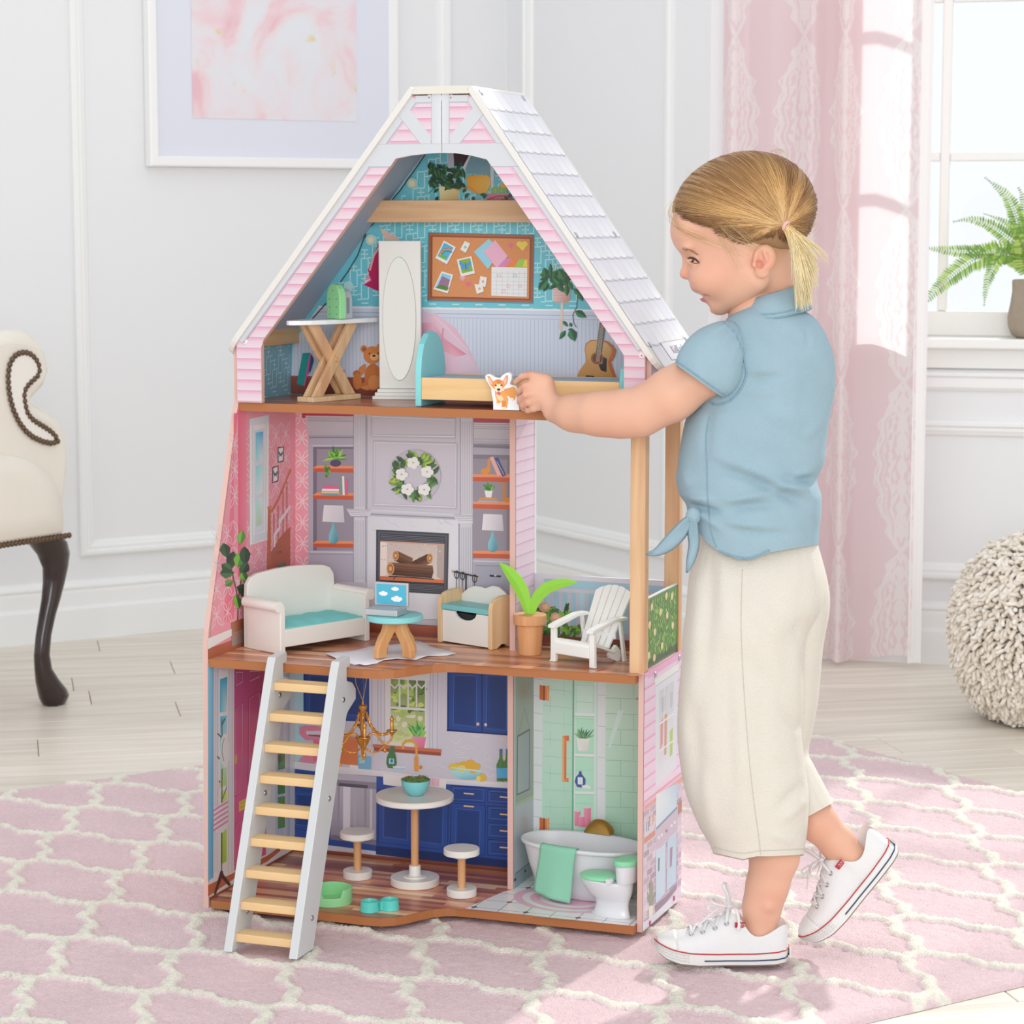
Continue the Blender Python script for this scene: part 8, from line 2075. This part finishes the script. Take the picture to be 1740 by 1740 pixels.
def shoe(mirror=False):
    r=bpy.data.objects.new('shoe',None); COL.objects.link(r); r.empty_display_size=.02
    sg=-1 if mirror else 1
    def add(b,name,m_,smooth=True,par=None,deg=None,**kw):
        o=b.obj(name,m_,par or r,smooth=smooth,**kw)
        if deg: autosmooth(o,deg)
        return o
    pl=plan()
    def ringz(off,f): return [(x,y*(1+off/.03)*1.0,zbot(x)+(ztop(x)-zbot(x))*f) if True else 0 for x,y in pl]
    def grow(off,f,dz=0):
        out=[]
        for x,y in pl:
            s_=1+off/.03; xx=LT/2+(x-LT/2)*(1+off/(LT/2)); out.append((xx,y*s_,zbot(x)+(ztop(x)-zbot(x))*f+dz))
        return out
    b=MB(); b.rings([grow(-.003,0),grow(0,.06),grow(.0006,.5),grow(.0002,1.0),grow(-.003,1.02)],cap=True); add(b,'sole',rubber,deg=50)
    b=MB(); b.rings([grow(-.004,0,-.0012),grow(-.001,0,-.0010),grow(-.0005,.05)],cap=True); add(b,'outsole',solem,deg=50)
    top=grow(.0008,.97); b=MB(); b.tube(top,.0010,6,closed=True,cap=False); add(b,'red_line',red)
    n=len(pl); low=[p for p in grow(.0011,.42) if p[0]<.128]
    for side in (1,-1):
        L=sorted([p for p in grow(.0010,.42) if p[0]<.125 and p[1]*side>0]); b=MB(); b.tube(L,.0010,6); add(b,'navy_line',navy)
    # canvas upper as cross sections along the length
    ST=[]
    # x, base half width, height above sole line, open?
    prof=[(.0015,.010,.040,1),(.006,.0185,.048,1),(.014,.0255,.0475,1),(.028,.0280,.038,1),(.042,.0285,.032,1),(.054,.0285,.035,1),(.062,.0280,.047,1),(.068,.0270,.058,.75),(.074,.0262,.063,.1),(.082,.0268,.060,0),(.095,.0280,.051,0),(.112,.0300,.041,0),(.130,.0310,.0315,0),(.148,.0305,.0255,0),(.163,.0275,.0205,0),(.175,.0215,.0145,0),(.183,.0130,.0085,0),(.1868,.004,.003,0)]
    m=24
    for x,w,h,o in prof:
        zb=ztop(x)-.004; h=h-.012+.002 if x<.08 else h-.0; h=max(h,.002)
        if x<.08: zt=zb+h+.006
        else: zt=zb+h
        sec=[]
        for i in range(m+1):
            a=PI*i/m; yA=w*math.cos(a)*(1 if abs(math.cos(a))>.0 else 1); zA=zb+(zt-zb)*math.sin(a)**.75
            # open section: outer wall, rim, inner wall
            t=i/m; 
            if t<.36: q=t/.36; yB=w*(1-.04*q-.02*q*q); zB=zb+(zt-zb)*q
            elif t<.46: q=(t-.36)/.10; yB=w*(.94-.08*q); zB=zt-(zt-zb)*.55*q
            elif t<=.54: q=(t-.46)/.08; yB=w*(.86-1.72*q); zB=zb+(zt-zb)*.42
            elif t<.64: q=(t-.54)/.10; yB=-w*(.86+.08*q); zB=zt-(zt-zb)*.55*(1-q)
            else: q=(1-t)/.36; yB=-w*(1-.04*q-.02*q*q); zB=zb+(zt-zb)*q
            sec.append((x,yA*(1-o)+yB*o,zA*(1-o)+zB*o))
        ST.append(sec)
    b=MB(); V=[p for s_ in ST for p in s_]; k=m+1
    F=[(i*k+j,i*k+j+1,(i+1)*k+j+1,(i+1)*k+j) for i in range(len(ST)-1) for j in range(m)]+[[j for j in range(k)]]
    b.add(V,F); up_=add(b,'upper',canvas,deg=60)
    sd=up_.modifiers.new('sub','SUBSURF'); sd.levels=1; sd.render_levels=2
    # rubber toe cap
    b=MB(); V=[]; TS2=[s_ for s_ in prof if s_[0]>=.160]; TS2=[(.158,.0292,.0225,0)]+TS2
    for x,w,h,o in TS2:
        zb=ztop(x)-.004; 
        for i in range(m+1):
            a=PI*i/m; V.append((x+.0004,(w+.0009)*math.cos(a),zb+(h+.0012)*math.sin(a)**.75))
    F=[(i*k+j,i*k+j+1,(i+1)*k+j+1,(i+1)*k+j) for i in range(len(TS2)-1) for j in range(m)]; b.add(V,F); o=add(b,'toe_cap',rubber,deg=60); so=o.modifiers.new('t','SOLIDIFY'); so.thickness=.0008
    # textured toe bumper: rows of little diamonds
    b=MB()
    for q in range(3):
        for p,p2 in zip(grow(.0012,.30+.22*q),grow(.0012,.30+.22*q)[1:]):
            if p[0]>.140 and p2[0]>.140: b.tube([p,((p[0]+p2[0])/2,(p[1]+p2[1])/2,(p[2]+p2[2])/2+.0016),p2],.0005,4)
    add(b,'toe_texture',rubber)
    # lacing
    def top_at(x):
        return float(np.interp(x,[p[0] for p in prof],[ztop(p[0])-.004+(p[2]-.012+.008 if p[0]<.08 else p[2]) for p in prof]))
    ey=[]
    for x,yy,f in ((.138,.0165,.86),(.122,.0180,.86),(.105,.0185,.86),(.089,.0185,.84)):
        zt=top_at(x); zb=ztop(x)-.004
        for s_ in (1,-1):
            w=float(np.interp(x,[p[0] for p in prof],[p[1] for p in prof])); a=math.acos(min(1,yy/w)); z=zb+(zt-zb)*math.sin(a)**.75
            p=Vector((x,s_*yy,z)); nrm=Vector((.25,s_*.75,.65)).normalized(); ey.append((p,nrm,s_))
            bb=MB(); t1=nrm.cross(Vector((1,0,0))).normalized(); t2=nrm.cross(t1)
            bb.tube([p+nrm*.0008+(t1*math.cos(g)+t2*math.sin(g))*.0026 for g in np.linspace(0,2*PI,15)[:-1]],.0009,6,closed=True,cap=False); add(bb,'eyelet',eyem)
    R_=[e for e in ey if e[2]==1]; L_=[e for e in ey if e[2]==-1]
    def strap(a,c,name='lace'):
        mid=(a+c)/2; mid.z=top_at(mid.x)+.0028
        bb=MB(); P_=[]
        for t in np.linspace(0,1,11):
            q=a*(1-t)**2+mid*2*t*(1-t)+c*t*t; q.z+=.0028*math.sin(PI*t)+.0012; P_.append(q)
        bb.tube(P_,[.0022]*11,8,flat=.45); add(bb,name,lace_)
    for i in range(3): strap(R_[i][0],L_[i+1][0]); strap(L_[i][0],R_[i+1][0])
    strap(R_[0][0],L_[0][0])
    kn=Vector((.084,0,top_at(.084)+.003)); 
    bb=MB(); bb.sphere(kn,.0048,12,8,(1.1,1,.8)); add(bb,'lace_knot',lace_)
    strap(R_[3][0],kn+Vector((0,0,-.003))); strap(L_[3][0],kn+Vector((0,0,-.003)))
    def loop(pts,name='lace_loop'):
        bb=MB(); C=cat([tuple(kn+Vector(p)) for p in pts],26); bb.tube(C,.0025,8,flat=.4); add(bb,name,lace_)
    loop([(0,0,0),(.004,sg*.014,.022),(.010,sg*.018,.036),(.006,sg*.010,.038),(.0,sg*.004,.020),(0,0,0)])
    loop([(0,0,0),(.018,sg*.012,.006),(.030,sg*.018,.008),(.030,sg*.020,.001),(.014,sg*.012,-.003),(0,0,0)])
    loop([(0,0,0),(.012,-sg*.016,.010),(.024,-sg*.026,.006),(.018,-sg*.022,-.002),(0,0,0)])
    loop([(0,0,0),(-.008,sg*.018,.004),(-.012,sg*.027,-.014),(-.010,sg*.0295,-.024)],'lace_end'); loop([(0,0,0),(.016,sg*.014,.004),(.036,sg*.024,-.010),(.046,sg*.028,-.018)],'lace_end')
    # little tongue label and heel label
    bb=MB(); p0=Vector((.0715,.0,0)); w=.0262
    for s_ in (1,):
        bb.box((.064,.0195*s_ if s_>0 else 0,top_at(.070)-.0150),(.078,.0202*s_,top_at(.070)-.0060))
    lb_=add(bb,'tongue_label',red,False); lb_.rotation_euler=(math.radians(-22),0,0); lb_.location=(0,-.0145,.0105)
    for (a0,a1) in ((.0655,.0668),(.0690,.0703),(.0725,.0738)):
        bb=MB(); bb.tube([(a0+.0012*math.cos(g),.0205,top_at(.070)-.0103+.0022*math.sin(g)) for g in np.linspace(.6,2*PI-.6,10)],.00035,4); o=add(bb,'label_lettering',rubber,par=lb_)
    bb=MB(); bb.box((-.0022,-.0095,.0065),(-.0006,.0095,.0185)); hl=add(bb,'heel_label',rubber,False,bevel=.0006)
    for yy in (-.004,0,.004):
        bb=MB(); bb.box((-.0026,yy-.0010,.009),(-.0021,yy+.0010,.016)); add(bb,'label_mark',navy,False,par=hl)
    return r
s1=shoe(False)
# toe points to -x : rotate half a turn, then yaw slightly
def put(s_,M): 
    s_.parent=girl; s_.matrix_parent_inverse=GI; s_.matrix_basis=M
hp_=G(1339,1640,3.300); hp_[2]=.0225
put(s1,Matrix.Translation(Vector(hp_))@Matrix.Rotation(PI,4,'Z'))
s2=shoe(True)
tp=np.array(G(1394,1601,3.345)); hl_=np.array(G(1527,1440,3.360))
dirv=Vector(tp-hl_).normalized(); yv=Vector((0,1,0)).cross(dirv); yl=Vector((0,-1,0)); zl=dirv.cross(yl).normalized(); yl=zl.cross(dirv).normalized()
M=Matrix(((dirv.x,yl.x,zl.x,hl_[0]),(dirv.y,yl.y,zl.y,hl_[1]),(dirv.z,yl.z,zl.z,hl_[2]),(0,0,0,1)))
put(s2,M)
